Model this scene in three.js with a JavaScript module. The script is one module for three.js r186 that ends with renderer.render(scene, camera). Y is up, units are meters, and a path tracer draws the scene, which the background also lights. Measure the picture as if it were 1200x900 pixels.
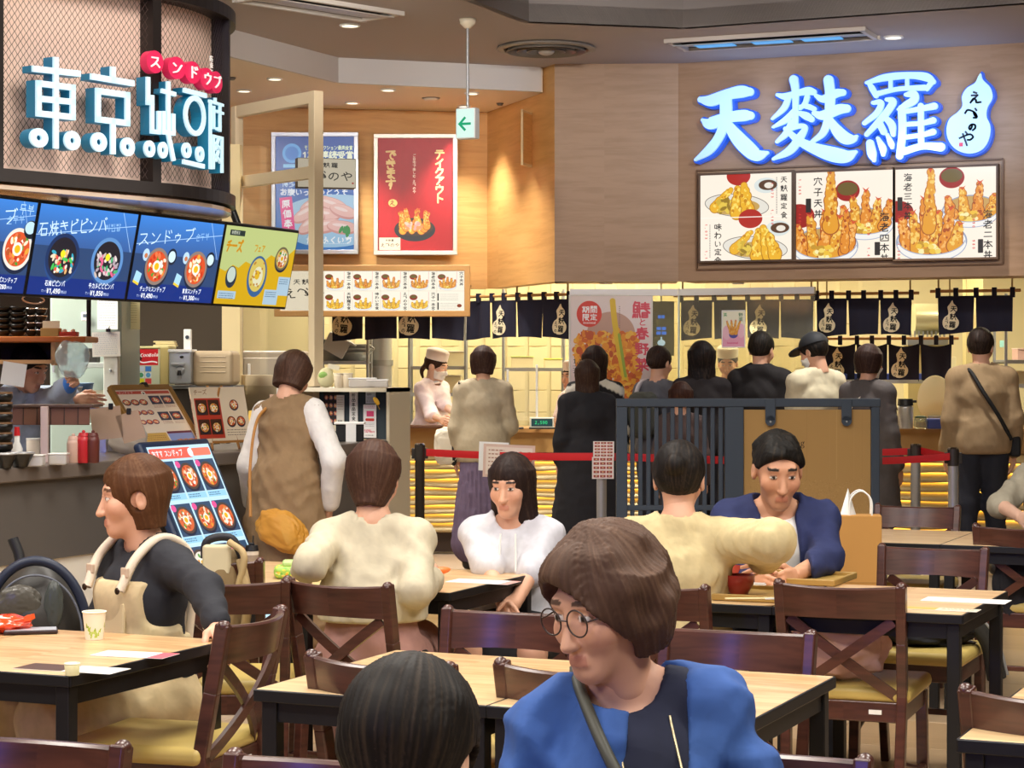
import * as THREE from 'three';
import { mergeGeometries, mergeVertices, toCreasedNormals } from 'three/addons/utils/BufferGeometryUtils.js';
import { RoundedBoxGeometry } from 'three/addons/geometries/RoundedBoxGeometry.js';
import { RectAreaLightUniformsLib } from 'three/addons/lights/RectAreaLightUniformsLib.js';

// ---------- camera, light, exposure ----------
const TH = 23.5 * Math.PI / 180, FL = 2470, HZ = 428, CH = 1.48, SN = Math.sin(TH), CS = Math.cos(TH);
const scene = new THREE.Scene();
scene.background = new THREE.Color(0.02, 0.018, 0.016);
const camera = new THREE.PerspectiveCamera(2 * Math.atan(450 / FL) * 180 / Math.PI, 4 / 3, 0.1, 100);
camera.position.set(0, CH, 0); camera.rotation.y = TH;
camera.setViewOffset(1200, 900, 0, 450 - HZ, 1200, 900);
const renderer = new THREE.WebGLRenderer({ antialias: true });
renderer.toneMapping = THREE.LinearToneMapping; renderer.toneMappingExposure = 1.0;
renderer.shadowMap.enabled = true;
RectAreaLightUniformsLib.init();
const HALL = 22, KITCHEN = 12, SPOT = 16, WASH = 16;      // radiance of hall panels, kitchen panels, strength of downlights and of the added front spots
const HALL_COLOR = new THREE.Color(1, 0.94, 0.86), KITCHEN_COLOR = new THREE.Color(1, 0.9, 0.66), COOL = new THREE.Color(0.9, 0.96, 1);

// ---------- places: the building's own axes are x (along the shop fronts) and -z (depth) ----------
const V3 = (x, y, z) => new THREE.Vector3(x, y, z), R = (deg) => deg * Math.PI / 180;
const W = (X, d, y = 0) => V3(X * CS - d * SN, y, -(X * SN + d * CS));            // X metres right of the lens axis, d metres ahead
const P = (px, py, d) => W((px - 600) / FL * d, d, CH - (py - HZ) / FL * d);
const onV = (px, py, v) => { const k = (px - 600) / FL; return P(px, py, v / (k * SN + CS)); };
const onU = (px, py, u) => { const k = (px - 600) / FL; return P(px, py, u / (k * CS - SN)); };
const onH = (px, py, h) => P(px, py, (CH - h) * FL / (py - HZ));
const mp = (d) => d / FL;

let seed = 7;
const rnd = (a = 1, b) => { seed = (seed * 1664525 + 1013904223) >>> 0; const r = seed / 4294967296; return b === undefined ? r * a : a + r * (b - a); };
const hash = (x, y, z) => { const s = Math.sin(x * 127.1 + y * 311.7 + z * 74.7) * 43758.5453; return s - Math.floor(s); };
function vnoise(x, y, z) {
  const i = Math.floor(x), j = Math.floor(y), k = Math.floor(z), f = x - i, g = y - j, h = z - k, s = (t) => t * t * (3 - 2 * t), a = s(f), b = s(g), c = s(h), L = (p, q, t) => p + (q - p) * t;
  return L(L(L(hash(i, j, k), hash(i + 1, j, k), a), L(hash(i, j + 1, k), hash(i + 1, j + 1, k), a), b), L(L(hash(i, j, k + 1), hash(i + 1, j, k + 1), a), L(hash(i, j + 1, k + 1), hash(i + 1, j + 1, k + 1), a), b), c);
}

// ---------- objects ----------
const used = {};
const numbered = (n) => { used[n] = (used[n] ?? -1) + 1; return used[n] ? n + '_' + String(used[n]).padStart(3, '0') : n; };
function meta(o, label, category, group, kind) {
  if (label) o.userData.label = label;
  if (category) o.userData.category = category;
  if (group) o.userData.group = group;
  if (kind) o.userData.kind = kind;
  return o;
}
function thing(name, label, category, pos, turn = 0, group) {
  const o = new THREE.Group(); o.name = numbered(name); scene.add(o);
  if (pos) o.position.copy(pos);
  o.rotation.y = turn;
  return meta(o, label, category, group);
}
function part(parent, name, geo, mat, label) {
  const m = new THREE.Mesh(Array.isArray(geo) ? merge(geo) : geo, mat);
  m.name = parent === scene ? numbered(name) : name; m.castShadow = m.receiveShadow = true;
  parent.add(m);
  if (label) m.userData.label = label;
  return m;
}
function solo(name, label, category, geo, mat, pos, turn = 0, group) {
  const m = part(scene, name, geo, mat); if (pos) m.position.copy(pos); m.rotation.y = turn;
  return meta(m, label, category, group);
}
const struct = (name, geo, mat, parent = scene) => { const m = part(parent, name, geo, mat); if (parent === scene) m.userData.kind = 'structure'; return m; };
function copyOf(o, label, pos, turn, group) {
  const c = o.clone(); c.name = numbered(o.name.replace(/_\d{3}$/, '')); scene.add(c);
  if (pos) c.position.copy(pos);
  if (turn !== undefined) c.rotation.y = turn;
  c.userData = { ...o.userData }; meta(c, label, null, group);
  return c;
}

// ---------- geometry ----------
function merge(list) {
  const flat = list.flat(9).filter(Boolean).map((g) => {
    const n = g.index ? g.toNonIndexed() : g.clone();
    for (const k of Object.keys(n.attributes)) if (!['position', 'normal', 'uv', 'color'].includes(k)) n.deleteAttribute(k);
    if (!n.attributes.uv) n.setAttribute('uv', new THREE.BufferAttribute(new Float32Array(n.attributes.position.count * 2), 2));
    n.groups = []; n.clearGroups();
    return n;
  });
  const anyColor = flat.some((g) => g.attributes.color);
  if (anyColor) for (const g of flat) if (!g.attributes.color) g.setAttribute('color', new THREE.BufferAttribute(new Float32Array(g.attributes.position.count * 3).fill(1), 3));
  return mergeGeometries(flat);
}
const box = (w, h, d, x = 0, y = 0, z = 0, r = 0) => (r ? new RoundedBoxGeometry(w, h, d, 2, Math.min(r, w / 2.01, h / 2.01, d / 2.01)) : new THREE.BoxGeometry(w, h, d)).translate(x, y, z);
const cyl = (r0, r1, h, x = 0, y = 0, z = 0, n = 20) => new THREE.CylinderGeometry(r1, r0, h, n).translate(x, y, z);
const ball = (rx, ry, rz, x = 0, y = 0, z = 0, n = 16) => new THREE.SphereGeometry(1, n, Math.max(8, n * 0.7 | 0)).scale(rx, ry, rz).translate(x, y, z);
const lathe = (pts, n = 28) => new THREE.LatheGeometry(pts.map((p) => new THREE.Vector2(p[0], p[1])), n);
const tube = (pts, r, n = 24, m = 8, closed = false) => new THREE.TubeGeometry(new THREE.CatmullRomCurve3(pts.map((p) => (p.isVector3 ? p : V3(...p))), closed, 'centripetal'), n, r, m, closed);
function bar(a, b, r, n = 10, r2) {                 // round rod from a to b
  a = a.isVector3 ? a : V3(...a); b = b.isVector3 ? b : V3(...b);
  const v = b.clone().sub(a), g = new THREE.CylinderGeometry(r2 ?? r, r, v.length(), n);
  return g.applyQuaternion(new THREE.Quaternion().setFromUnitVectors(V3(0, 1, 0), v.normalize())).translate((a.x + b.x) / 2, (a.y + b.y) / 2, (a.z + b.z) / 2);
}
function slat(a, b, w, t, side = V3(0, 0, 1), r = 0.004) {   // flat board from a to b, t thick along side
  a = a.isVector3 ? a : V3(...a); b = b.isVector3 ? b : V3(...b);
  const y = b.clone().sub(a), len = y.length(); y.normalize();
  const z = side.clone().addScaledVector(y, -side.dot(y)).normalize(), x = new THREE.Vector3().crossVectors(y, z);
  return box(w, len, t, 0, 0, 0, r).applyMatrix4(new THREE.Matrix4().makeBasis(x, y, z).setPosition(a.clone().add(b).multiplyScalar(0.5)));
}
function shapeGeo(pts, depth, bevel = 0, holes = []) {
  const s = new THREE.Shape(pts.map((p) => new THREE.Vector2(p[0], p[1])));
  for (const h of holes) s.holes.push(new THREE.Path(h.map((p) => new THREE.Vector2(p[0], p[1]))));
  return new THREE.ExtrudeGeometry(s, { depth, bevelEnabled: bevel > 0, bevelSize: bevel, bevelThickness: bevel, bevelSegments: 2, curveSegments: 10 });
}
// upright prism over a plan given as [X, d] pairs
function prism(plan, y0, y1) {
  const s = plan.map(([X, d]) => { const w = W(X, d); return [w.x, -w.z]; });
  return shapeGeo(s, y1 - y0).rotateX(-Math.PI / 2).translate(0, y0, 0);
}
// wall strips along a plan line, t thick towards the far side
function strips(line, y0, y1, t) {
  const out = [];
  for (let i = 0; i < line.length - 1; i++) {
    const [a, b] = [line[i], line[i + 1]], L = Math.hypot(b[0] - a[0], b[1] - a[1]), n = [-(b[1] - a[1]) / L * t, (b[0] - a[0]) / L * t];
    out.push(prism([a, b, [b[0] + n[0], b[1] + n[1]], [a[0] + n[0], a[1] + n[1]]], y0, y1));
  }
  return out;
}
function uvBox(g, s = 1) {                          // metres as uv by the dominant side
  const n = g.index ? g.toNonIndexed() : g, p = n.attributes.position, q = n.attributes.normal, uv = new Float32Array(p.count * 2);
  for (let i = 0; i < p.count; i++) {
    const ax = Math.abs(q.getX(i)), ay = Math.abs(q.getY(i)), az = Math.abs(q.getZ(i)), x = p.getX(i), y = p.getY(i), z = p.getZ(i);
    const [u, v] = ay >= ax && ay >= az ? [x, z] : ax >= az ? [z, y] : [x, y];
    uv[i * 2] = u / s; uv[i * 2 + 1] = v / s;
  }
  n.setAttribute('uv', new THREE.BufferAttribute(uv, 2));
  return n;
}
const ico = (n) => { const g = new THREE.IcosahedronGeometry(1, n); g.deleteAttribute('uv'); g.deleteAttribute('normal'); return mergeVertices(g); };
const loop2 = (pts, n = 60) => new THREE.CatmullRomCurve3(pts.map((p) => V3(p[0], p[1], 0)), true).getPoints(n).slice(0, -1).map((p) => [p.x, p.y]);
const oval = (x, y, rx, ry, n = 28) => Array.from({ length: n }, (_, i) => [x + rx * Math.cos(i / n * 2 * Math.PI), y + ry * Math.sin(i / n * 2 * Math.PI)]);
// brush stroke: points [x, y, full width] -> outline
function ribbon(pts, grow = 0) {
  const c = new THREE.CatmullRomCurve3(pts.map((p) => V3(p[0], p[1], p[2] / 2)), false, 'centripetal').getPoints(pts.length * 6), a = [], b = [];
  c.forEach((p, i) => {
    const q = c[Math.min(i + 1, c.length - 1)], o = c[Math.max(i - 1, 0)], L = Math.hypot(q.x - o.x, q.y - o.y) || 1, nx = -(q.y - o.y) / L, ny = (q.x - o.x) / L, w = p.z + grow;
    a.push([p.x + nx * w, p.y + ny * w]); b.unshift([p.x - nx * w, p.y - ny * w]);
  });
  return { outline: [...a, ...b], ends: [[c[0].x, c[0].y, c[0].z + grow], [c[c.length - 1].x, c[c.length - 1].y, c[c.length - 1].z + grow]] };
}

// ---------- materials ----------
const C = (hex) => new THREE.Color(hex);
const mats = {};
function M(color, rough = 0.6, o = {}) {
  const key = o.map || o.bumpMap ? '' : color + '|' + rough + '|' + JSON.stringify(o);
  if (!key) return new THREE.MeshPhysicalMaterial({ color: C(color), roughness: rough, ...o });
  if (!mats[key]) {
    const m = new THREE.MeshPhysicalMaterial({ color: C(color), roughness: rough, ...o });
    mats[key] = m;
  }
  return mats[key];
}
const glow = (color, k = 1, base = '#111111') => M(base, 0.5, { emissive: C(color).getHex(), emissiveIntensity: k });
const VC = (rough = 0.7, o = {}) => M('#ffffff', rough, { vertexColors: true, ...o });
function canvas(w, h, draw) { const c = document.createElement('canvas'); c.width = w; c.height = h; draw(c.getContext('2d'), w, h); return c; }
function tex(w, h, draw, srgb = true) {
  const t = new THREE.CanvasTexture(canvas(w, h, draw)); t.magFilter = THREE.LinearFilter;
  if (srgb) t.colorSpace = THREE.SRGBColorSpace;
  return t;
}
const rep = (t, x, y) => { const c = t.clone(); c.wrapS = c.wrapT = THREE.RepeatWrapping; c.repeat.set(x, y); return c; };
const printed = (t, rough = 0.5, o = {}) => new THREE.MeshPhysicalMaterial({ map: t, roughness: rough, ...o });
const lit = (t, k = 1, rough = 0.3) => new THREE.MeshPhysicalMaterial({ color: 0x050505, emissive: 0xffffff, emissiveMap: t, emissiveIntensity: k, roughness: rough });
function grain(base, dark, w, h, along, amount = 1, planks = 0) {    // wood grain running along x
  return tex(w, h, (x) => {
    const a = C(base), b = C(dark), im = x.createImageData(w, h), A = a.clone().convertLinearToSRGB(), B = b.clone().convertLinearToSRGB(), fx = along / w, fy = 1 / h;
    for (let j = 0; j < h; j++) for (let i = 0; i < w; i++) {
      const pl = planks ? Math.floor(j * fy * planks) : 0, sh = pl * 7.3, px = i * fx, py = j * fy * 40;
      const n = vnoise(px * 3 + sh, py * 1.1 + sh, 1) * 0.5 + vnoise(px * 9, py * 3.1 + vnoise(px * 2, py * 0.3, 4) * 6, 2) * 0.35 + vnoise(px * 30, py * 6, 3) * 0.15;
      const t = Math.min(1, Math.max(0, (n - 0.35) * 1.5 * amount + (planks ? (hash(pl, 3, 1) - 0.5) * 0.5 : 0))), o = (j * w + i) * 4;
      im.data[o] = 255 * (A.r + (B.r - A.r) * t); im.data[o + 1] = 255 * (A.g + (B.g - A.g) * t); im.data[o + 2] = 255 * (A.b + (B.b - A.b) * t); im.data[o + 3] = 255;
    }
    x.putImageData(im, 0, 0);
  });
}
const fabricBump = tex(128, 128, (x, w, h) => { const im = x.createImageData(w, h); for (let i = 0; i < w * h; i++) { const X = i % w, Y = i / w | 0, v = 128 + 60 * Math.sin(X * Math.PI / 2) * Math.cos(Y * Math.PI / 2) + rnd(-50, 50); im.data[i * 4] = im.data[i * 4 + 1] = im.data[i * 4 + 2] = v; im.data[i * 4 + 3] = 255; } x.putImageData(im, 0, 0); }, false);
fabricBump.wrapS = fabricBump.wrapT = THREE.RepeatWrapping;

const oak = grain('#e2c192', '#b98a57', 1024, 512, 1.2, 1, 5), maple = grain('#d9a765', '#c08a4a', 1024, 512, 1.4, 0.8, 0), dimMaple = grain('#ab8a6c', '#937353', 1024, 512, 1.4, 0.7, 0), walnut = grain('#553026', '#321a15', 512, 256, 1, 1, 0);
for (const t of [oak, maple, dimMaple, walnut]) t.wrapS = t.wrapT = THREE.RepeatWrapping;
const MAT = {
  top: printed(oak, 0.32, { clearcoat: 0.25, clearcoatRoughness: 0.25 }),
  black: M('#17171a', 0.45, { metalness: 0.2 }), blackSoft: M('#141416', 0.7), chair: printed(walnut, 0.33, { clearcoat: 0.5, clearcoatRoughness: 0.25 }),
  seat: M('#c9b064', 0.45), steel: M('#c6c8ca', 0.28, { metalness: 0.6 }), dullSteel: M('#a8aaab', 0.4, { metalness: 0.55 }), chrome: M('#d8dadd', 0.12, { metalness: 1 }),
  cream: M('#e6dcc4', 0.6), white: M('#f1f0ec', 0.5), paper: M('#f4f3ef', 0.8), maple: printed(maple, 0.45), dimMaple: printed(dimMaple, 0.5),
  glass: M('#ffffff', 0.03, { transmission: 1, thickness: 0, ior: 1.5 }), clear: M('#f4f8f8', 0.12, { transmission: 0.9, thickness: 0 }),
  navy: M('#17162c', 0.85), red: M('#c8161f', 0.5), slate: M('#39434d', 0.5),
};

// ---------- lettering: strokes on a 25 x 25 grid, letters a-y for 0-24, ~ = curved ----------
const GLY = {};
`ア devepk ~milogu
ス dfrfqjkqcv movv
ン dfij ~dvmsvh
ド iciw ikso odqh tcvg
ウ mcmg egel egugtmprjw
フ deuetlorhw
ブ deuetlorhw tcve wbyd
ビ ufgk gdgsivvv rbtd ubwd
バ ~jfhndu ~ofsmvu rcte ubwd
ハ ~jfhndu ~ofsmvu
チ sdfg clwl ~mfmlkqgw
ー clwl
ズ dfrfqjkqcv movv tbve wayc
エ efue memt ctwt
テ fdtd ciwi ~mimmkrgw
デ fdtd ciwi ~mimmkrgw ubwd
イ ~tdnjdo ninw
ク ~jdhidn igugsmnshw
ト iciw ikto
ユ fgsgqt ctwt
ミ gesh gksn fquv
カ dhuhttrwov ~ldlkjqdw
ル ~ieiohsdw odouwn
モ fdtd djvj ldlsnvuv
セ ciwgqn hdhsjvuv
レ fdfuvn
シ dfjg djhm ~dvnsvi
ヨ eetetw elsl evtv
ツ dfgl kemj ~uesmhw
き dguf dkvj icrp ~fqhvrv
で cfve ~vepilnnurw skun vjxm
ま efue ejuj ~mcmtitgqkpuv
す cgwf ~ncnojpkloknqmslw
え jcoe fiqi qidv ~dvjonrovwv
び ~cigdqgvmvqqqg ~qgsmwp tbve
の ~mgkogtdpginfuiuqnw
や ~clsgwksooo lcog hfnw
わ hchw ~cikhcs ~crminiujwpqv
い ~efeohuls ~rhuntr
く qdgmqw
ふ kdog ~mhjlomlvhu fndt rmvs
ご ~fftfqi ~fphvuv ucwe
こ ~fftfqi ~fphvuv
と hdjl ~thhnfrhvuv
ど hdjl ~thhnfrhvuv tbve wayc
し ~hdhrmvvq
む chqg ~jcjqfsdoiljrlvsvtq sgvk
お cgph ~jcjugvdrkntmtqrvnv rfvi
つ ~cjoguhvnruiv
ぱ ~ddcmdw jivi ~qdqtmwjtnrwv ~ubwcudsc
う jcpe ~fkognisojw
ぞ gereglvk ~vknlkrouqw tave
ち cgvf ~kcgmphtmtrkw
の ~mgkogtdpginfuiuqnw
し ~hdhrmvvq
は ~ddcmdw jivi ~qdqtmwjtnrwv
天 efue clwl ~memjjqcw ~mlpqww
東 dfvf gisispgpgi glsl mcmx mpdv mpvv
京 mcmf cfwf gjsjsogogj momwkv hqdv qqvv
純 gcchfi jfbn bnin fnfw crbv irju mgxf nhnnwn wgwn rcrvswwwwt
石 ceve ~jeglbr hmumuvhvhm
焼 ~hchmcw dhfl kgim hnlt lgxg rcrk okom ulum kmxm ~pmpskw tmtuvwxt
牛 gdek fgtg bnxn mcmx
期 bfmf edes jdjs fjjj fnjn brmr fscw jsmw peprnw pewewwuv pjwj pnwn
間 dcdx dckcki dfkf diki ocoi wcwwuw ocwc ofwf oiwi imqmqvivim iqqq
限 dddx ddid idgj ~gjjnip mdvdvlml mhvh mdmv mvqt vmqq ~omrswx
定 mcmf dfdi dfvfvi gkrk mkmu mpsp hodv ~gsktwv
食 ~mccl ~mcwl mgme hkrkrrhr hnrn hkhw hwmt ~nrquwx
味 cgigiqcqcg kgwg jlxl qcqx qljs qlxs
穴 mcmf cfcj cfvfvj ~jjhpbw ~pjqpxw
子 edtdmi mimvkw bnxn
丼 ehuh cpwp ~hdhpdw qdqw lknn
海 ddgf cigk dvhp lcih kfwf lkuktvjvlk hpxp plpt
老 ffrf mcmk bkxk vebt hohwuwut sphs
一 clwl
二 ehuh csws
三 dfvf fmsm ctwt
四 cgwgwucucg ~jgipfq pgpnto
本 cgwg mcmx mgbs mgxs hrrr
鰆 ebcg eckcjg cgkgkpcpcg hghp clkl csbw esew hshw krlw nexe nhxh mkyk scsk rkyq oqvqvwowoq otvt
春 efue eiui clwl mdml lcjlbs nlxs hpqpqwhwhp htqt
野 bdldlmbmbd bili gdgu cqlq bvmt oewesi qgtj nlxlvp slswqw
菜 bexe hchg qcqg thei gjim mjml tjrm bpxp mmmx mpcw mpxw
博 bjij fcfx kexe lhvhvolo lhlo llvl rcro jqxq tptxqw nsou
多 lcei jetepidn iglh nowosudy mqor
腹 cecpbw ceieiwgw cjij cnin ncki mfxf miwiwomomi mlwl oojs npvpkx nsxx
原 ddwd dddnbw odmg hguguohohg hkuk nonw jqgu rqvu
価 hcbl fifx jewe kiwiwvkvki oeov sesv
奉 eeue gisi clwl mcml lebs nexs hqqq fttt mnmy
仕 hcbl fifx jjxj qcqv kvwv
年 gcdh fgug hmtm hmhr brxr ngny
連 cdff bjgjgt ~bwguoxxw jexe lhvhvolo lhlo lkvk jqxq qcqt
続 gcchfi jfbn bnin fnfw crbv irju mexe rcri niwi llxl llln xlxn pnpskw tntvxvxs
受 udcf gihk mgnj tgrj bkwk bkbn wkwn foso soqsdx gonvxx
賞 mcmf gdif sdqf bgwg bgbi wgwi hjrjrmhmhj gososvgvgo gqsq gtst jvfy pvty
最 gcscsigigc gfsf bkxk ekeu kkkx enkn eqkq bvku nnvnmx nqxx
高 mcme bexe hgqgqjhjhg cxclwlwx hpqpqtht hpht
金 mcbl mcxl hkrk doto mkmw hpit rpqt cwww
自 mcke fetetwfwfe fktk fqtq
宅 mcmf cfci cfwfwi rhhk bpxo mkmvnwvwvt
楽 jgpgpmjmjg jjpj mcke cfgh vfsh dnhk rkvn bqxq mnmy mqdx mqvx
税 idce bhkh gegx ghbp gjko mcnf vcuf mhwhwmmmmh omntkx smsvvxxt
込 cdff bkgkgt ~bwgtxw nfrfxr qgoljr
麩 bfkf gcgj gfcj gfjj bkkk glcq fmjmcw dokx nfwf mlxl scsl sljx slyx
羅 cdwdwicicd jdji pdpi hjdm dmhn jlcr crjr grgx dubw itjv nkls nmnx nmxm nqwq ntwt nxxx skrm smsx
豆 cdwd ghshsngngh iqjt qqpt cwww
腐 mcmf cfwf cfcpbw igfk hjhn kjvj sgsnqm fpfy fpvpvyty nnmrit nrst
비 cdcm kdkm chkh cmkm scsx
빔 ccci kcki cfkf ciki scsl gosowxgxgo
밥 ccci kcki cfkf ciki scsl sgwg gngx snsx gsss gxsx
순 mcgi mewi bkxk mkmp grgxux
두 tded edel eltl boxo momx
부 fcfk scsk fgsg fksk boxo momx
店 mcmf cfwf cfcpbw njnp npvp hpspsxhxhp
限 dddx ddid idgj ~gjjnip mdvdvlml mhvh mdmv mvqt vmqq ~omrswx
売 efue mcmi gisi clcn clwl wlwn jnjrfw onovvvvs
単 gcie mcme sdqf fgrgrpfpfg fkrk mgmx btxt
品 gcscsjgjgc clklkvcvcl nlwlwvnvnl
新 bfkf fcgf ehdj ihjj bkkk bpkp fkfx nenqlx neVe nkxk skSx`.split('\n').forEach((l) => { const [c, ...s] = l.split(' '); GLY[c] = s.map((t) => { const curve = t[0] === '~', q = curve ? t.slice(1) : t, pts = []; for (let i = 0; i + 1 < q.length; i += 2) pts.push([q.charCodeAt(i) - 97, q.charCodeAt(i + 1) - 97].map((v) => (v < 0 ? v + 32 : v))); return { curve, pts }; }); });
const SMALL = { ゥ: 'ウ', ェ: 'エ', ュ: 'ユ', ョ: 'ヨ', ッ: 'ツ', っ: 'つ' };
function glyphLines(ch) {                            // polylines in a unit square, y down
  const g = GLY[SMALL[ch] ?? ch]; if (!g) return null;
  const k = SMALL[ch] ? 0.7 : 1, ox = SMALL[ch] ? 0.1 : 0, oy = SMALL[ch] ? 0.28 : 0;
  return g.map(({ curve, pts }) => {
    let p = pts.map(([x, y]) => [(x + 0.5) / 25 * k + ox, (y + 0.5) / 25 * k + oy]);
    if (curve && p.length > 2) p = new THREE.CatmullRomCurve3(p.map((q) => V3(q[0], q[1], 0))).getPoints(p.length * 4).map((q) => [q.x, q.y]);
    return p;
  });
}
function text(x, s, X, Y, size, o = {}) {            // X, Y = top left of the first letter
  x.save(); x.translate(X, Y); if (o.rot) x.rotate(o.rot); if (o.skew) x.transform(1, 0, o.skew, 1, 0, 0);
  x.strokeStyle = x.fillStyle = o.color ?? '#111'; x.lineWidth = size * (o.weight ?? 0.09); x.lineCap = o.cap ?? 'round'; x.lineJoin = 'round';
  let p = 0; const step = o.step ?? 1.02, sx = o.narrow ?? 1;
  for (const ch of s) {
    const g = glyphLines(ch), vert = o.vertical;
    if (ch === ' ') { p += size * 0.5; continue; }
    if (g) {
      for (const line of g) { x.beginPath(); line.forEach(([a, b], i) => { const q = [(vert ? 0 : p) + a * size * sx, (vert ? p : 0) + b * size]; if (vert && ch === 'ー') q.splice(0, 2, b * size, p + a * size); i ? x.lineTo(...q) : x.moveTo(...q); }); x.stroke(); }
      p += size * step * (vert ? 1 : sx);
    } else {
      x.font = (o.bold === false ? '' : 'bold ') + size * 1.0 + 'px ' + (o.font ?? 'sans-serif'); x.textAlign = 'left'; x.textBaseline = 'alphabetic';
      if (vert) { x.fillText(ch, size * 0.2, p + size * 0.85); p += size * step; } else { x.fillText(ch, p, size * 0.87); p += x.measureText(ch).width * (o.step ? 1 : 1); }
    }
  }
  x.restore(); return p;
}
// the same letters as solid strokes: returns outlines scaled to size, y up, origin top left
function glyphSolid(s, size, width, depth, vertical) {
  const out = []; let p = 0;
  for (const ch of s) {
    for (const line of glyphLines(ch) ?? []) for (let i = 0; i < line.length - 1; i++) {
      const a = [line[i][0] * size + (vertical ? 0 : p), -line[i][1] * size - (vertical ? p : 0)], b = [line[i + 1][0] * size + (vertical ? 0 : p), -line[i + 1][1] * size - (vertical ? p : 0)];
      const L = Math.hypot(b[0] - a[0], b[1] - a[1]) + width * 0.8; if (L < 1e-6) continue;
      out.push(new THREE.BoxGeometry(L, width, depth).rotateZ(Math.atan2(b[1] - a[1], b[0] - a[0])).translate((a[0] + b[0]) / 2, (a[1] + b[1]) / 2, depth / 2));
    }
    p += size * 1.05;
  }
  return merge(out);
}
function rrect(x, X, Y, w, h, r, fill) { x.beginPath(); x.roundRect(X, Y, w, h, r); x.fillStyle = fill; x.fill(); }
function disc(x, X, Y, rx, ry, fill, rot = 0) { x.beginPath(); x.ellipse(X, Y, rx, ry, rot, 0, 7); x.fillStyle = fill; x.fill(); }
// printed food
function shrimp(x, X, Y, w, h, rot, tone = 0) {      // a piece of tempura standing up from (X, Y)
  x.save(); x.translate(X, Y); x.rotate(rot);
  const base = ['#e8a02c', '#f0b52a', '#e58f2b'][tone], hi = ['#f8cf6a', '#ffe06a', '#f7b963'][tone], lo = ['#b9601a', '#cf8a12', '#ad4c14'][tone];
  const at = []; for (let i = 0; i < 16; i++) { const t = i / 15, r = w * (0.5 - 0.25 * t) * rnd(0.85, 1.1); at.push([rnd(-w, w) * 0.08, -h * t, r]); } for (const [a, b, r] of at) disc(x, a, b, r * 1.14, r * 1.14, ['#a8541a', '#b87a14', '#8f3f14'][tone]); for (const [a, b, r] of at) disc(x, a, b, r, r, base);
  for (let i = 0; i < 40; i++) { const t = rnd(1), r = w * rnd(0.05, 0.13); disc(x, rnd(-0.4, 0.4) * w * (1 - t * 0.45), -h * t, r, r * 1.2, rnd(1) < 0.5 ? hi : rnd(1) < 0.6 ? base : lo); }
  if (tone !== 1) { x.fillStyle = '#d8532c'; x.beginPath(); x.moveTo(0, -h * 0.98); x.lineTo(-w * 0.3, -h * 1.15); x.lineTo(0, -h * 1.08); x.lineTo(w * 0.3, -h * 1.15); x.fill(); }
  x.restore();
}
function tendon(x, X, Y, r, n, tone = 0, soup = true) {   // tempura bowl seen from the front, X,Y = bowl centre
  if (soup) { disc(x, X + (soup === 2 ? 0.9 : -0.75) * r, Y - r * 1.25, r * 0.5, r * 0.42, '#9d1b14'); disc(x, X + (soup === 2 ? 0.9 : -0.75) * r, Y - r * 1.33, r * 0.42, r * 0.27, '#6d5a24'); }
  disc(x, X, Y + r * 0.1, r * 1.12, r * 0.62, '#f7f4ee'); x.strokeStyle = '#9aa5bd'; x.lineWidth = r * 0.05; x.stroke(); disc(x, X, Y, r * 1.02, r * 0.5, '#caa15a');
  for (let i = 0; i < n + 2; i++) shrimp(x, X + (i / (n + 1) - 0.5) * r * 1.45, Y + r * 0.3, r * 0.46, r * rnd(1.1, 1.7) * (1 - Math.abs(i / (n + 1) - 0.5) * 0.7), (i / (n + 1) - 0.5) * 0.5, i % 2 ? tone : (tone ? 1 : 2));
  for (let i = 0; i < 22; i++) disc(x, X - r * 0.1 + rnd(-0.32, 0.32) * r, Y + r * 0.32 + rnd(-0.2, 0.16) * r, r * 0.1, r * 0.08, ['#f6d96b', '#f0c23c', '#fff0b0', '#c8962c'][i % 4]);
  x.beginPath(); x.ellipse(X, Y + r * 0.14, r * 1.12, r * 0.6, 0, 0.12, Math.PI - 0.12); x.ellipse(X, Y + r * 0.02, r * 1.08, r * 0.5, 0, Math.PI - 0.12, 0.12, true); x.fillStyle = '#f7f4ee'; x.fill(); x.strokeStyle = '#a9b3c9'; x.lineWidth = r * 0.03; x.stroke();
}
function stew(x, X, Y, r, rim = '#3a4a66', inner = '#d9542c', yolk = true, sq = 0.92) {
  disc(x, X, Y + r * 0.12, r * 1.05, r * sq * 1.05, '#1c2740'); disc(x, X, Y, r, r * sq, rim); disc(x, X, Y, r * 0.84, r * sq * 0.82, inner);
  const cols = ['#e8794b', '#f3d7b4', '#c8371f', '#f6efe2', '#4f9a3b', '#e9a13c', '#b8552c', '#fbe6c8'];
  for (let i = 0; i < 46; i++) { const a = rnd(6.3), q = Math.sqrt(rnd(1)) * r * 0.7; disc(x, X + Math.cos(a) * q, Y + Math.sin(a) * q * sq, r * rnd(0.07, 0.18), r * rnd(0.06, 0.14), cols[rnd(8) | 0], rnd(3)); }
  if (yolk) { disc(x, X, Y, r * 0.34, r * 0.3, '#f7f1e4'); disc(x, X, Y, r * 0.2, r * 0.18, '#f2b81d'); }
}
function tiny(x, X, Y, w, n, gap, color = '#333', h = 2) { x.fillStyle = color; for (let i = 0; i < n; i++) { let p = 0; while (p < w) { const l = rnd(2, 7) * h / 2; x.fillRect(X + p, Y + i * gap, Math.min(l, w - p), h); p += l + h; } } }
const areaLight = (pos, w, h, color, k, towards) => { const l = new THREE.RectAreaLight(color, k, w, h); l.position.copy(pos); l.lookAt(towards); l.castShadow = true; scene.add(l); return l; };

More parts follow.
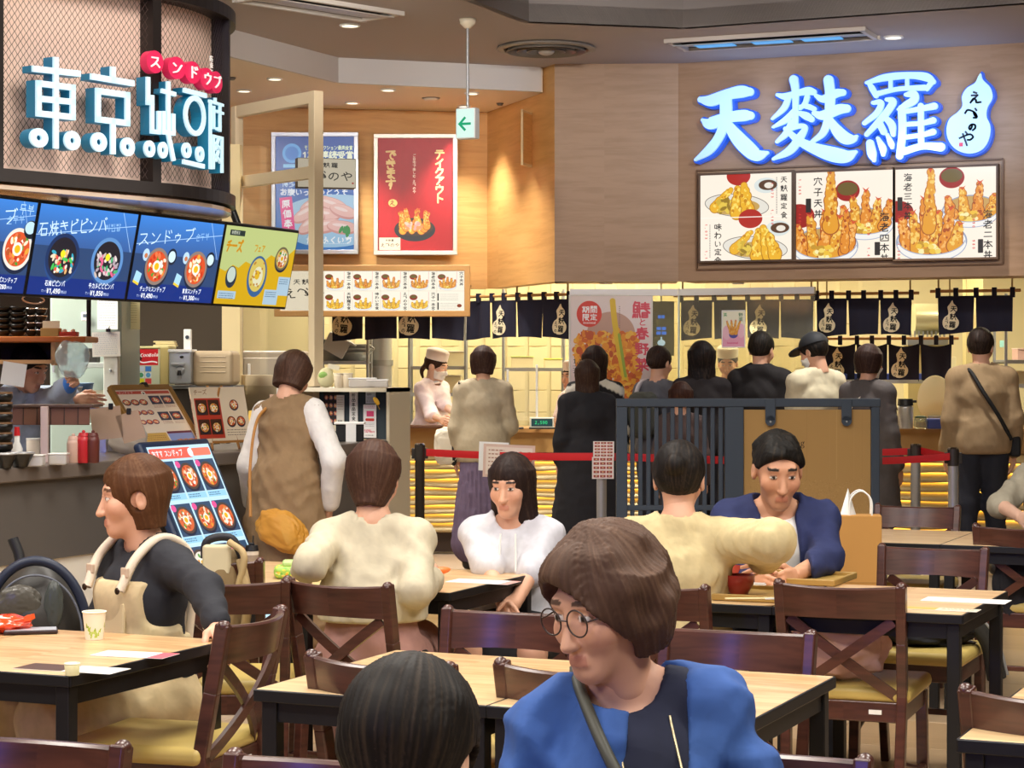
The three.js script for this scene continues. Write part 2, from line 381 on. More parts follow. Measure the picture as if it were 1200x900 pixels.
// ---------- hall lights (each a glowing panel in the ceiling with a light of its size below it) ----------
const HIGH = 4.4, LOW = 3.714, SOFFIT = 3.53;
function panelLight(u, v, y, w, l, color, k, label, group, nm = 'ceiling_panel_light') {
  const t = thing(nm, label, 'ceiling light', V3(u, y, -v), 0, group);
  part(t, 'frame', [box(w + 0.08, 0.05, 0.04, 0, -0.02, l / 2 + 0.02), box(w + 0.08, 0.05, 0.04, 0, -0.02, -l / 2 - 0.02), box(0.04, 0.05, l, w / 2 + 0.02, -0.02, 0), box(0.04, 0.05, l, -w / 2 - 0.02, -0.02, 0)], MAT.white);
  part(t, 'diffuser', box(w, 0.02, l, 0, -0.01, 0), glow('#fff1dc', 1.2));
  areaLight(V3(u, y - 0.03, -v), w, l, color, k, V3(u, 0, -v + 0.0001));
}
const P0 = [[-8, 6.5], [-4.5, 8], [-0.9, 11.4], [-0.235, 12.9], [0.11, 13.7], [1.13, 13.95], [3.16, 13.0], [5.4, 12.0], [9, 10]];
for (const [u, v] of [[-5.2, 0.8], [-2.0, 0.8], [1.4, 0.8], [-5.2, 4.2], [-2.0, 4.0], [1.4, 4.2], [-3.6, 7.2], [0.2, 7.2]]) panelLight(u, v, HIGH, 1.3, 1.3, HALL_COLOR, HALL, 'square white light panel in the high ceiling over the dining tables, out of the picture', 'light panels over the tables');

// ---------- the hall ----------
const plaster = M('#a59a94', 0.85), plasterLight = M('#d2cecb', 0.85), offWhite = M('#ecdfca', 0.85);
{
  const floor = struct('floor', box(26, 0.12, 34, 0, -0.075, -8), M('#8d7a66', 0.6));
  const tiles = [0, 1, 2].map((i) => printed(grain(['#c9ab84', '#cfb390', '#c2a27a'][i], ['#b08f67', '#b99a74', '#a98a62'][i], 256, 256, 0.6, 0.7), 0.28, { clearcoat: 0.3, clearcoatRoughness: 0.2 }));
  const g = uvBox(box(0.596, 0.015, 0.596, 0, -0.0075, 0, 0.002), 0.6);
  for (let i = -9; i < 9; i++) for (let j = 2; j < 19; j++) {
    const u = i * 0.6 - 0.1, v = j * 0.6 + 2.4, X = u * CS + v * SN, d = v * CS - u * SN;
    if (d > 2.2 && Math.abs(X) < d * 0.262 + 0.3 && u > -5.7) { const m = struct('tile', g, tiles[(i * 7 + j * 5 + 99) % 3], floor); m.position.set(u, 0, -v); }
  }
  struct('ceiling', box(26, 0.15, 34, 0, HIGH + 0.075, -8), M('#4f463f', 0.9));
  const low = struct('ceiling', prism([...P0, [9, 26], [-8, 26]], LOW, LOW + 0.12), plaster);
  struct('ceiling_step', strips(P0.slice(2), LOW, HIGH, 0.06), M('#8d8683', 0.9), low); struct('ceiling_step', strips(P0.slice(0, 3), LOW, HIGH, 0.06), plaster, low);
  struct('wall_back', box(26, 4.5, 0.2, 0, 2.25, -25), M('#a98e6c', 0.8)); struct('wall_front', box(26, 4.5, 0.2, 0, 2.25, 9), M('#b09a7c', 0.8));
  struct('wall_left', box(0.2, 4.5, 34, -13, 2.25, -8), M('#a58a68', 0.8)); struct('wall_right', box(0.2, 4.5, 34, 13, 2.25, -8), M('#a58a68', 0.8));
}
{ const t = thing('blue_glow_panel', 'tall blue glowing sign high on the wall behind the camera', 'sign', V3(-2.6, 3.2, 8.8), Math.PI); part(t, 'lit_panel', box(0.9, 2.0, 0.04, 0, 0, 0.0), glow('#3a4cff', 2)); part(t, 'frame', [box(1.0, 0.05, 0.08, 0, 1.02, 0), box(1.0, 0.05, 0.08, 0, -1.02, 0), box(0.05, 2.0, 0.08, 0.48, 0, 0), box(0.05, 2.0, 0.08, -0.48, 0, 0)], MAT.black); areaLight(V3(-2.6, 3.2, 8.74), 0.9, 2.0, new THREE.Color(0.16, 0.2, 1), 42, V3(-2.6, 1.2, 0)); }
[[-2.9, 10.2, -2.0, 14.2, 3.5, 'over the drum sign'], [-1.0, 10.9, -0.9, 16.6, 3.3, 'over the posters'], [0.5, 11.0, 0.7, 15.6, 3.2, 'over the plain front'], [2.0, 10.8, 2.2, 15.2, 3.1, 'over the glowing lettering'], [3.4, 10.2, 3.5, 14.6, 3.0, 'at its right end']].forEach(([X, d, X2, d2, y2, w]) => {  // unseen spots, added to brighten the upper shop front and drop band
  const p = W(X, d, 3.55), q = W(X2, d2, y2), t = thing('added_fill_spot', 'added white fill spotlight on a rod out of view, ' + w + ', aimed at the shop front', 'spotlight', p), dir = q.clone().sub(p).normalize();
  part(t, 'housing', bar(dir.clone().multiplyScalar(-0.2), dir.clone().multiplyScalar(-0.02), 0.05, 20), MAT.white); part(t, 'lamp', bar(dir.clone().multiplyScalar(-0.02), dir.clone().multiplyScalar(-0.01), 0.045, 20), glow('#fff3dc', 3)); part(t, 'rod', cyl(0.01, 0.01, HIGH - 3.55, 0, (HIGH - 3.55) / 2, 0, 8).translate(-dir.x * 0.1, 0, -dir.z * 0.1), MAT.white);
  const l = new THREE.SpotLight(HALL_COLOR, WASH, 0, 0.42, 1); l.position.copy(p); l.target.position.copy(q); l.castShadow = true; l.shadow.radius = 4; scene.add(l, l.target);
});
// dropped soffit over the left corner, its grey drop band, recessed downlights
const BAND = [[-5.2, 10], [-3.2, 11.9], [-2.47, 12.9], [-1.89, 13.95], [-1.26, 15.3], [0.22, 15.8]];
struct('trim_1', strips(BAND, SOFFIT, LOW, 0.03), plasterLight);
struct('ceiling_soffit', prism([...BAND.map(([X, d]) => [X + 0.01, d + 0.03]), [0.3, 17.4], [-6, 17.2], [-7, 11]], SOFFIT + 0.002, LOW - 0.004), offWhite);
function downlight(pos, r, label, k, group, spread = 0.75) {
  const t = thing('downlight', label, 'downlight', pos, 0, group);
  part(t, 'trim_ring', new THREE.TorusGeometry(r, r * 0.16, 8, 24).rotateX(Math.PI / 2).translate(0, -0.004, 0), MAT.white);
  part(t, 'lamp', cyl(r * 0.9, r * 0.9, 0.01, 0, -0.002, 0, 24), glow('#fff0cc', 3.5));
  const l = new THREE.SpotLight(HALL_COLOR, k, 0, spread, 0.6); l.position.copy(pos).add(V3(0, -0.03, 0)); l.target.position.copy(pos).add(V3(0, -3, 0)); l.castShadow = true; l.shadow.radius = r / 0.02; scene.add(l, l.target);
}
const onCeil = (px, py, h) => onH(px, py, h).setY(h);
for (const [x, y, w] of [[286, 106, 'nearest the drum sign'], [322, 92, 'above the top rail of the glass screen'], [413, 120, 'above the blue poster'], [455, 105, 'above the red poster'], [544, 124, 'just behind the exit sign rod'], [553, 109, 'just right of the exit sign rod']]) downlight(onCeil(x, y, SOFFIT), 0.05, 'small recessed downlight in the cream dropped ceiling, ' + w, SPOT * 0.8, 'downlights in the dropped ceiling');
downlight(onCeil(410, 29, LOW), 0.06, 'bright round downlight beside the long air vent in the dark ceiling', SPOT * 1.4);
downlight(onCeil(1047, 43, LOW), 0.06, 'bright round downlight at the end of the blue lit ceiling vent', SPOT * 1.6);

// header of the tempura stall: back wall, angled return, straight front and long front
const HB = 2.1, G0 = [-0.2, 17.1], G1 = [0.316, 15.63], G2 = [1.23, 15.6], G3 = [4.4, 15.6 - 0.4348 * 3.17];
struct('wall_back_header', strips([[-3.4, 16.45], G0], HB, SOFFIT, 0.12).map((g) => uvBox(g, 1.4)), MAT.maple);
struct('wall_return_header', strips([G0, G1], HB, LOW, 0.12).map((g) => uvBox(g, 1.4)), MAT.maple);
struct('wall_front_header', strips([G1, G2, G3], HB, LOW, 0.42).map((g) => uvBox(g, 1.4)), MAT.dimMaple);  // dimmer light on these front facets is put into a darker wood
{ // access hatch outline in the return wall
  const t = thing('access_panel', 'square access hatch with a pale rim in the wood wall right of the exit sign', 'hatch', W(-0.2 + 0.516 * 0.68, 17.1 - 1.47 * 0.68, 3.2), TH - Math.atan2(-1.47, 0.516) + 0);
  part(t, 'rim', [box(0.46, 0.02, 0.014, 0, 0.2, 0), box(0.46, 0.02, 0.014, 0, -0.2, 0), box(0.02, 0.4, 0.014, 0.22, 0, 0), box(0.02, 0.4, 0.014, -0.22, 0, 0)], M('#d9bd8e', 0.5)); part(t, 'door', box(0.42, 0.38, 0.008), MAT.maple);
}
// ceiling fittings
{ const t = thing('air_vent', 'round grey ceiling air diffuser with concentric rings above the exit sign', 'air vent', onCeil(640, 55, LOW)); t.position.y = LOW;
  part(t, 'flange', lathe([[0.3, 0], [0.34, -0.005], [0.35, -0.02], [0.3, -0.025], [0.3, 0]], 40), M('#8f8880', 0.5));
  for (const r of [0.26, 0.19, 0.12]) part(t, 'ring', lathe([[r, 0], [r + 0.02, -0.035], [r + 0.012, -0.04], [r - 0.01, 0], [r, 0]], 40), M('#7f786f', 0.4, { metalness: 0.4 }));
  part(t, 'core', ball(0.06, 0.03, 0.06, 0, -0.03, 0), M('#a7a29a', 0.4)); part(t, 'backing', cyl(0.3, 0.3, 0.004, 0, -0.001, 0, 36), M('#26221f', 0.9)); }
function slotVent(a, b, w, label, blue) {
  const c = a.clone().add(b).multiplyScalar(0.5), L = a.distanceTo(b), t = thing('ceiling_vent', label, 'air vent', c, Math.atan2(-(b.z - a.z), b.x - a.x));
  part(t, 'frame', [box(L + 0.06, 0.03, 0.03, 0, -0.012, w / 2), box(L + 0.06, 0.03, 0.03, 0, -0.012, -w / 2), box(0.03, 0.03, w, L / 2, -0.012, 0), box(0.03, 0.03, w, -L / 2, -0.012, 0)], M('#c9c2ba', 0.5));
  part(t, 'backing', box(L, 0.004, w, 0, -0.002, 0), M('#1e1b1a', 0.9));
  if (blue) for (const q of [-0.3, 0.0, 0.26]) part(t, 'blue_reflection_strip', box(L * 0.2, 0.006, w * 0.3, L * q, -0.03, 0), glow('#5fb8ff', 0.75));  // glowing strips stand in for the blue sign reflected in the louvers
  for (let k = -1; k < 2; k++) part(t, 'louver', box(L - 0.03, 0.006, w * 0.26, 0, -0.02, k * w * 0.29).rotateX(0.12), M(blue ? '#aab4be' : '#b9b2aa', 0.35, { metalness: 0.3 }));
  return t;
}
slotVent(onCeil(795, 51, LOW), onCeil(1018, 37, LOW), 0.42, 'long ceiling vent washed in blue light above the large sign', true);
slotVent(onCeil(300, -6, LOW), onCeil(446, 17, LOW), 0.36, 'long ceiling air vent at the top edge of the photo', false);
{ const p = onV(985, 112, 14.3); p.y = 3.1; areaLight(p, 2.2, 0.12, new THREE.Color(0.42, 0.52, 1), 3, p.clone().setY(5).add(V3(0, 0, 0.01))); }
// small bits of the soffit
for (const [x, y, n] of [[505, 115, 0.07], [272, 91, 0.03], [586, 121, 0.03]]) solo('ceiling_sensor', ['pale round cover plate in the cream dropped ceiling', 'tiny dark sprinkler in the dropped ceiling by the drum sign', 'tiny dark sprinkler in the dropped ceiling by the wood return wall'][[505, 272, 586].indexOf(x)], 'sensor', lathe([[0, -0.02], [n * 0.6, -0.018], [n, 0], [0, 0]], 20), n > 0.05 ? offWhite : M('#6b6158', 0.5), onCeil(x, y, SOFFIT));
{ // hanging exit sign
  const c = P(548, 145, 13.6), t = thing('exit_sign', 'small hanging exit sign with a green arrow on a ceiling rod', 'exit sign', c, TH - 0.42), top = LOW - c.y;
  part(t, 'canopy', lathe([[0, top], [0.055, top], [0.05, top - 0.03], [0.02, top - 0.06], [0, top - 0.06]], 20), MAT.cream);
  part(t, 'rod', cyl(0.009, 0.009, top - 0.13, 0, (top + 0.06) / 2, 0, 10), MAT.dullSteel);
  part(t, 'housing', box(0.14, 0.2, 0.07, 0, 0, 0, 0.008), MAT.white);
  const face = tex(128, 192, (x) => { x.fillStyle = '#dffdf2'; x.fillRect(0, 0, 128, 192); x.fillStyle = x.strokeStyle = '#12a873'; x.lineWidth = 16; x.beginPath(); x.moveTo(26, 100); x.lineTo(104, 100); x.stroke(); x.beginPath(); x.moveTo(64, 56); x.lineTo(22, 100); x.lineTo(64, 144); x.stroke(); });
  part(t, 'lit_face', new THREE.PlaneGeometry(0.125, 0.185).translate(0, 0, 0.0355), lit(face, 1));
}

// ---------- posters on the back wall ----------
function poster(name, label, category, x0, y0, x1, y1, d, draw, frame, o = {}) {   // framed flat print facing the lens axis
  const w = (x1 - x0) * mp(d), h = (y1 - y0) * mp(d), t = thing(name, label, category, P((x0 + x1) / 2, (y0 + y1) / 2, d), TH + (o.turn ?? 0)), f = o.rim ?? 0.035, dz = o.depth ?? 0.04;
  part(t, 'frame', [box(w, f, dz, 0, h / 2 - f / 2, 0, 0.004), box(w, f, dz, 0, -h / 2 + f / 2, 0, 0.004), box(f, h - f * 1.9, dz, w / 2 - f / 2, 0, 0, 0.004), box(f, h - f * 1.9, dz, -w / 2 + f / 2, 0, 0, 0.004)], frame);
  const tx = tex(o.tw ?? 512, Math.round((o.tw ?? 512) * h / w), draw);
  part(t, 'backing', box(w - f, h - f, dz * 0.5, 0, 0, -dz * 0.2), MAT.blackSoft);
  part(t, o.lit ? 'lit_print' : 'print', new THREE.PlaneGeometry(w - f * 1.8, h - f * 1.8).translate(0, 0, dz * 0.1), o.lit ? lit(tx, o.lit, 0.25) : printed(tx, 0.45, { clearcoat: 0.15, clearcoatRoughness: 0.3 }));
  if (o.lit) areaLight(P((x0 + x1) / 2, (y0 + y1) / 2, d - dz - 0.02), w * 0.9, h * 0.9, new THREE.Color(o.lightColor ?? 0xffffff), o.lightK ?? 0.5, P((x0 + x1) / 2, (y0 + y1) / 2, d - 3));
  return t;
}
const logoBoard = (x, w, h, s) => { x.fillStyle = '#efe2c6'; x.fillRect(0, 0, w, h); text(x, '天麩羅', w * 0.3, h * 0.12, h * 0.19, { weight: 0.1, step: 1.25 }); text(x, 'えびのや', w * 0.06, h * 0.42, h * 0.36, { weight: 0.085, narrow: (w * 0.9) / (h * 0.36 * 4.1) }); disc(x, w * 0.95, h * 0.84, h * 0.03, h * 0.03, '#c02020'); };
poster('poster', 'red takeout poster with gold lettering and a tempura bowl', 'poster', 438, 157, 536, 299, 16.85, (x, w, h) => {
  x.fillStyle = '#b3161f'; x.fillRect(0, 0, w, h); for (let i = 0; i < 60; i++) { x.globalAlpha = 0.06; disc(x, rnd(w), rnd(h), rnd(20, 120), rnd(5, 30), rnd(1) < 0.5 ? '#d8343c' : '#8d0f18', rnd(3)); } x.globalAlpha = 1;
  text(x, 'テイクアウト', w * 0.75, h * 0.1, w * 0.135, { vertical: true, color: '#f8e09a', weight: 0.17, step: 0.79 * 0.135 / 0.1 * 0.78 });
  text(x, 'できます', w * 0.1, h * 0.1, w * 0.145, { vertical: true, color: '#f8e09a', weight: 0.17, step: 0.86 });
  text(x, 'ご自宅で楽しむ えびのや', w * 0.46, h * 0.14, w * 0.045, { vertical: true, color: '#fff4e2', weight: 0.13, step: 0.98 });
  disc(x, w * 0.2, h * 0.575, w * 0.06, w * 0.05, '#f0cf78'); text(x, 'え', w * 0.155, h * 0.545, w * 0.08, { color: '#8d0f18' });
  disc(x, w * 0.49, h * 0.81, w * 0.27, w * 0.15, '#23262e'); disc(x, w * 0.49, h * 0.79, w * 0.24, w * 0.11, '#3a2d24');
  for (let i = 0; i < 9; i++) shrimp(x, w * (0.33 + i * 0.04), h * (0.82 - (i % 3) * 0.02), w * 0.09, w * rnd(0.16, 0.26), rnd(-0.4, 0.4), i % 3 ? 2 : 0);
  for (let i = 0; i < 24; i++) disc(x, w * rnd(0.38, 0.6), h * rnd(0.75, 0.8), w * 0.03, w * 0.02, ['#e9b9b0', '#d89a9a', '#c98a5a'][i % 3], rnd(3));
  x.save(); x.translate(w * 0.02, h * 0.88); x.beginPath(); x.rect(0, 0, w * 0.28, h * 0.11); x.clip(); logoBoard(x, w * 0.28, h * 0.11); x.restore();
}, M('#cfc6ba', 0.35, { metalness: 0.5 }));
poster('poster', 'blue backlit poster of pink cod roe behind the glass post', 'poster', 318, 155, 420, 298, 16.75, (x, w, h) => {
  const g = x.createLinearGradient(0, 0, 0, h); g.addColorStop(0, '#27519d'); g.addColorStop(0.5, '#2e68b8'); g.addColorStop(1, '#3f7fc4'); x.fillStyle = g; x.fillRect(0, 0, w, h);
  disc(x, w * 0.21, h * 0.15, w * 0.12, w * 0.12, '#5fb0ee'); disc(x, w * 0.21, h * 0.15, w * 0.085, w * 0.085, '#2f7fd0'); rrect(x, w * 0.1, h * 0.245, w * 0.2, h * 0.03, 4, '#8fd0f4');
  text(x, '「モンドセレクション最高金賞」', w * 0.34, h * 0.08, w * 0.058, { color: '#e9f4c8', narrow: 0.8, weight: 0.12 }); text(x, '12年連続受賞', w * 0.34, h * 0.125, w * 0.11, { color: '#f3f6d8', weight: 0.13, narrow: 0.95 });
  text(x, '博多ふくいち', w * 0.08, h * 0.385, w * 0.085, { color: '#cfe8fb', weight: 0.11 }); text(x, 'お腹いっぱいどうぞ。', w * 0.06, h * 0.455, w * 0.094, { color: '#f2f8ff', weight: 0.14 });
  x.beginPath(); x.moveTo(w * 0.1, h * 0.63); x.bezierCurveTo(w * 0.4, h * 0.5, w * 0.8, h * 0.5, w, h * 0.52); x.lineTo(w, h * 0.95); x.bezierCurveTo(w * 0.7, h, w * 0.3, h * 0.98, w * 0.1, h * 0.85); x.fillStyle = '#a9cfe9'; x.fill();
  for (const [a, b, r, q] of [[0.5, 0.6, 0.2, -0.4], [0.72, 0.6, 0.2, 0.3], [0.4, 0.68, 0.2, -0.5], [0.62, 0.69, 0.2, 0.1], [0.86, 0.66, 0.18, 0.3], [0.46, 0.77, 0.2, -0.6], [0.64, 0.79, 0.2, -0.2], [0.85, 0.8, 0.2, 0.1]]) { disc(x, w * a, h * b, w * r, w * 0.085, '#d99a90', q); disc(x, w * a, h * b - w * 0.012, w * r * 0.95, w * 0.068, '#f1c0b4', q); disc(x, w * a - w * 0.03, h * b - w * 0.03, w * r * 0.5, w * 0.02, '#fbe0d8', q); }
  for (let i = 0; i < 8; i++) disc(x, w * rnd(0.8, 0.95), h * rnd(0.8, 0.86), w * 0.05, w * 0.02, '#4a9a52', rnd(3));
  x.save(); x.translate(w * 0.05, h * 0.54); x.rotate(-0.1); x.fillStyle = '#ee3f8c'; x.fillRect(0, 0, w * 0.16, h * 0.36); text(x, '原価奉仕', w * 0.025, h * 0.02, w * 0.11, { vertical: true, color: '#fff', weight: 0.12, step: 1.1 }); x.restore();
  text(x, '博多ふくいち', w * 0.4, h * 0.875, w * 0.095, { color: '#fff', weight: 0.14, skew: -0.15 }); x.fillStyle = '#3c9e3a'; x.fillRect(w * 0.56, h * 0.935, w * 0.03, h * 0.02); tiny(x, w * 0.6, h * 0.94, w * 0.34, 1, 5, '#e8f2fb', 4);
}, M('#c4c9cf', 0.35, { metalness: 0.5 }), { lit: 0.75, lightColor: 0x8ab8ff, lightK: 0.3, tw: 640 });
{ // small box sign sticking out in front of the blue poster
  const d = 14.8, c = P(393, 203, d), t = thing('box_sign', 'small cream box sign with black brush lettering half behind the glass post', 'shop sign', c, TH + 0.25);
  const f = tex(256, 150, (x, w, h) => logoBoard(x, w, h));
  part(t, 'housing', box(0.42, 0.21, 0.1, -0.06, 0, -0.055, 0.006), M('#3c342c', 0.6)); part(t, 'lit_face', new THREE.PlaneGeometry(0.41, 0.2).translate(-0.06, 0, -0.003), lit(f, 0.55));
  part(t, 'bracket', box(0.02, 0.02, 1.6, 0.1, 0.08, -0.9), MAT.black);
}
const mb = poster('menu_board', 'long backlit menu board of ten tempura sets over the cashier', 'menu board', 322, 311, 551, 371, 16.5, (x, w, h) => {
  x.fillStyle = '#fff6e2'; x.fillRect(0, 0, w, h);
  const lx = w * 0.24; x.save(); x.beginPath(); x.rect(0, 0, lx, h); x.clip(); x.fillStyle = '#efe2c6'; x.fillRect(0, 0, lx, h); text(x, '天麩羅', lx * 0.3, h * 0.2, h * 0.15, { step: 1.2 }); text(x, 'えびのや', lx * 0.08, h * 0.42, h * 0.28, { narrow: 0.95, weight: 0.08 }); x.restore();
  const cw = (w - lx) / 5, names = [['海老一本丼', '海老二本丼', '海老三本丼', '海老四本丼', '穴子天丼'], ['天麩羅定食', '味わい定食', 'えびのや定食', '穴子一本定食', '']];
  for (let r = 0; r < 2; r++) for (let c = 0; c < 5; c++) {
    const X = lx + c * cw, Y = r * h * 0.5; x.strokeStyle = '#d9cdb4'; x.lineWidth = 2; x.strokeRect(X, Y, cw, h * 0.5);
    if (r && c === 4) { for (const q of [0.06, 0.28]) { rrect(x, X + 4, Y + h * q, 9, h * 0.18, 2, '#222'); tiny(x, X + 22, Y + h * (q + 0.02), cw * 0.65, 4, h * 0.045, '#8a7d6a', 2); } disc(x, X + cw * 0.8, Y + h * 0.36, 16, 14, '#8d3a1c'); continue; }
    tendon(x, X + cw * 0.38, Y + h * 0.36, cw * 0.28, r ? 2 : 2 + (c > 2), r ? 1 : 0); text(x, names[r][c], X + cw * 0.8, Y + h * 0.03, h * 0.085, { vertical: true, weight: 0.1 }); tiny(x, X + cw * 0.7, Y + 10, 4, 16, 6, '#e08a8a', 3);
  }
}, M('#b98a4e', 0.5), { lit: 1.0, lightColor: 0xffe9bd, lightK: 0.8, rim: 0.045, tw: 1280, depth: 0.1 });
for (const x of [-0.5, 0.5]) part(mb, 'wall_bracket', box(0.05, 0.05, 0.42, x, 0.14, -0.24), MAT.black);

// ---------- the big tempura sign on the long front ----------
const VF = 14.796;
const front = (px, py, off = 0) => { const p = onV(px, py, VF - off); return [p.x, p.y]; };
{
  const t = thing('shop_sign', 'large glowing white and blue brush-stroke shop lettering on the brown header', 'shop sign', V3(0, 0, -(VF - 0.02)));
  const face = M('#9fc4d8', 0.5, { emissive: 0xbfe6ff, emissiveIntensity: 0.5 }), halo = M('#123a8a', 0.4, { emissive: 0x1556d8, emissiveIntensity: 0.8 });
  const A = (x, y) => [810 + x / 6, 80 + y / 6], B = (x, y) => [1000 + x / 6, 75 + y / 6];
  const ten = [[[105, 235, 46], [170, 243, 82], [300, 197, 80], [400, 178, 88], [448, 180, 62]], [[120, 378, 30], [165, 402, 86], [280, 362, 76], [420, 345, 82], [452, 346, 62]], [[280, 230, 86], [282, 330, 86], [265, 420, 72], [225, 510, 66], [160, 590, 66], [70, 655, 25]], [[290, 390, 50], [340, 470, 92], [420, 560, 112], [500, 622, 92], [570, 606, 30]]];
  const fu = [[[755, 95, 66], [765, 150, 58], [768, 250, 46], [765, 410, 46]], [[642, 202, 30], [690, 213, 50], [780, 190, 46], [865, 175, 62], [893, 182, 50]], [[722, 215, 42], [690, 290, 46], [605, 370, 22]], [[850, 215, 40], [835, 260, 38], [800, 300, 24]], [[800, 280, 24], [860, 285, 44], [898, 300, 40]], [[760, 310, 36], [710, 370, 50], [612, 428, 22]], [[785, 325, 30], [845, 350, 60], [880, 372, 48]], [[745, 395, 50], [705, 470, 50], [640, 530, 28]], [[740, 440, 30], [800, 420, 40], [838, 425, 36], [800, 500, 60], [730, 590, 62], [615, 650, 26]], [[700, 440, 36], [790, 520, 60], [900, 575, 84], [1040, 620, 110], [1130, 630, 90], [1190, 600, 30]], [[1000, 100, 74], [1010, 180, 72], [1010, 270, 72], [1000, 360, 62], [960, 470, 52], [885, 530, 30]], [[915, 210, 34], [960, 232, 56], [1060, 190, 62], [1100, 186, 52]], [[900, 330, 38], [950, 347, 66], [1080, 302, 74], [1128, 298, 62]], [[1010, 370, 42], [1060, 450, 82], [1120, 505, 92], [1175, 508, 60], [1200, 490, 22]]];
  const ra = [[[122, 148, 34], [250, 112, 62], [440, 96, 60], [550, 112, 72], [590, 140, 50]], [[140, 150, 40], [165, 190, 56], [190, 240, 46]], [[185, 228, 50], [340, 192, 44], [530, 182, 54]], [[585, 135, 50], [545, 190, 46]], [[292, 120, 40], [292, 200, 40]], [[408, 110, 40], [408, 190, 40]], [[170, 288, 40], [225, 285, 52], [205, 350, 56], [110, 430, 44]], [[265, 265, 40], [310, 275, 60], [270, 350, 62], [200, 430, 56], [125, 510, 44]], [[255, 390, 50], [300, 440, 66], [312, 510, 46]], [[215, 430, 60], [245, 490, 60]], [[150, 570, 66], [165, 650, 74], [178, 690, 40]], [[205, 535, 38], [240, 610, 62], [242, 650, 42]], [[270, 510, 38], [300, 580, 54], [305, 600, 40]], [[400, 232, 40], [455, 230, 72], [460, 265, 70], [400, 305, 60], [345, 335, 30]], [[372, 330, 66], [376, 500, 66], [358, 660, 62]], [[505, 310, 54], [508, 580, 54]], [[395, 350, 46], [520, 328, 52], [600, 312, 62]], [[395, 440, 46], [520, 430, 48], [592, 412, 58]], [[395, 530, 46], [520, 512, 48], [592, 492, 58]], [[385, 630, 62], [520, 592, 60], [645, 598, 76]]];
  for (const [strokes, map] of [[ten, A], [fu, A], [ra, B]]) {
    const make = (grow, depth, z0) => merge(strokes.flatMap((s, si) => { const z = z0 + si * 0.0007;
      const r = ribbon(s, grow), q = (p) => front(...map(p[0], p[1])), o = [shapeGeo(r.outline.map(q), depth).translate(0, 0, z)];
      for (const e of r.ends) { const c = q(e), k = Math.abs(q([e[0] + e[2], e[1]])[0] - c[0]); o.push(new THREE.CylinderGeometry(k, k, depth, 20).rotateX(Math.PI / 2).translate(c[0], c[1], z + depth / 2 - 0.0004)); }
      return o;
    }));
    part(t, 'letter_rim', make(map === B ? 7 : 10, 0.08, 0), halo); part(t, 'letter', make(map === B ? -7 : -3, 0.03, 0.088), face);
  }
  const go = [[918, 80], [930, 120], [985, 180], [1000, 250], [965, 320], [958, 380], [985, 450], [975, 540], [930, 610], [850, 640], [760, 620], [700, 560], [680, 480], [700, 400], [760, 350], [790, 310], [788, 240], [820, 185], [880, 145], [902, 100]];
  const line = loop2(go, 90), gx = line.reduce((a, p) => a + p[0], 0) / line.length, gy = line.reduce((a, p) => a + p[1], 0) / line.length;
  part(t, 'gourd_rim', shapeGeo(line.map(([x, y]) => front(...B(gx + (x - gx) * 1.11, gy + (y - gy) * 1.06))), 0.08), halo);
  part(t, 'gourd', shapeGeo(line.map(([x, y]) => front(...B(x, y))), 0.02).translate(0, 0, 0.079), face);
  const ink = M('#14213d', 0.5);
  for (const [ch, x, y, s] of [['え', 835, 205, 95], ['び', 800, 325, 105], ['の', 830, 425, 62], ['や', 760, 480, 118]]) { const a = front(...B(x, y)), b = front(...B(x + s, y)); part(t, 'ink_letter', glyphSolid(ch, b[0] - a[0], 0.012, 0.008).translate(a[0], a[1], 0.099), ink); }
  const a = front(...B(782, 578)); part(t, 'seal', box(0.026, 0.026, 0.006, a[0], a[1], 0.102), M('#d0405a', 0.5));
  for (const [x, y] of [[870, 150], [962, 150], [1060, 145], [1140, 150]]) { const p = onV(x, y, VF - 0.4); areaLight(p, 0.5, 0.5, new THREE.Color(0.4, 0.62, 1), 2.6, onV(x, y + 14, VF + 3)); }
}
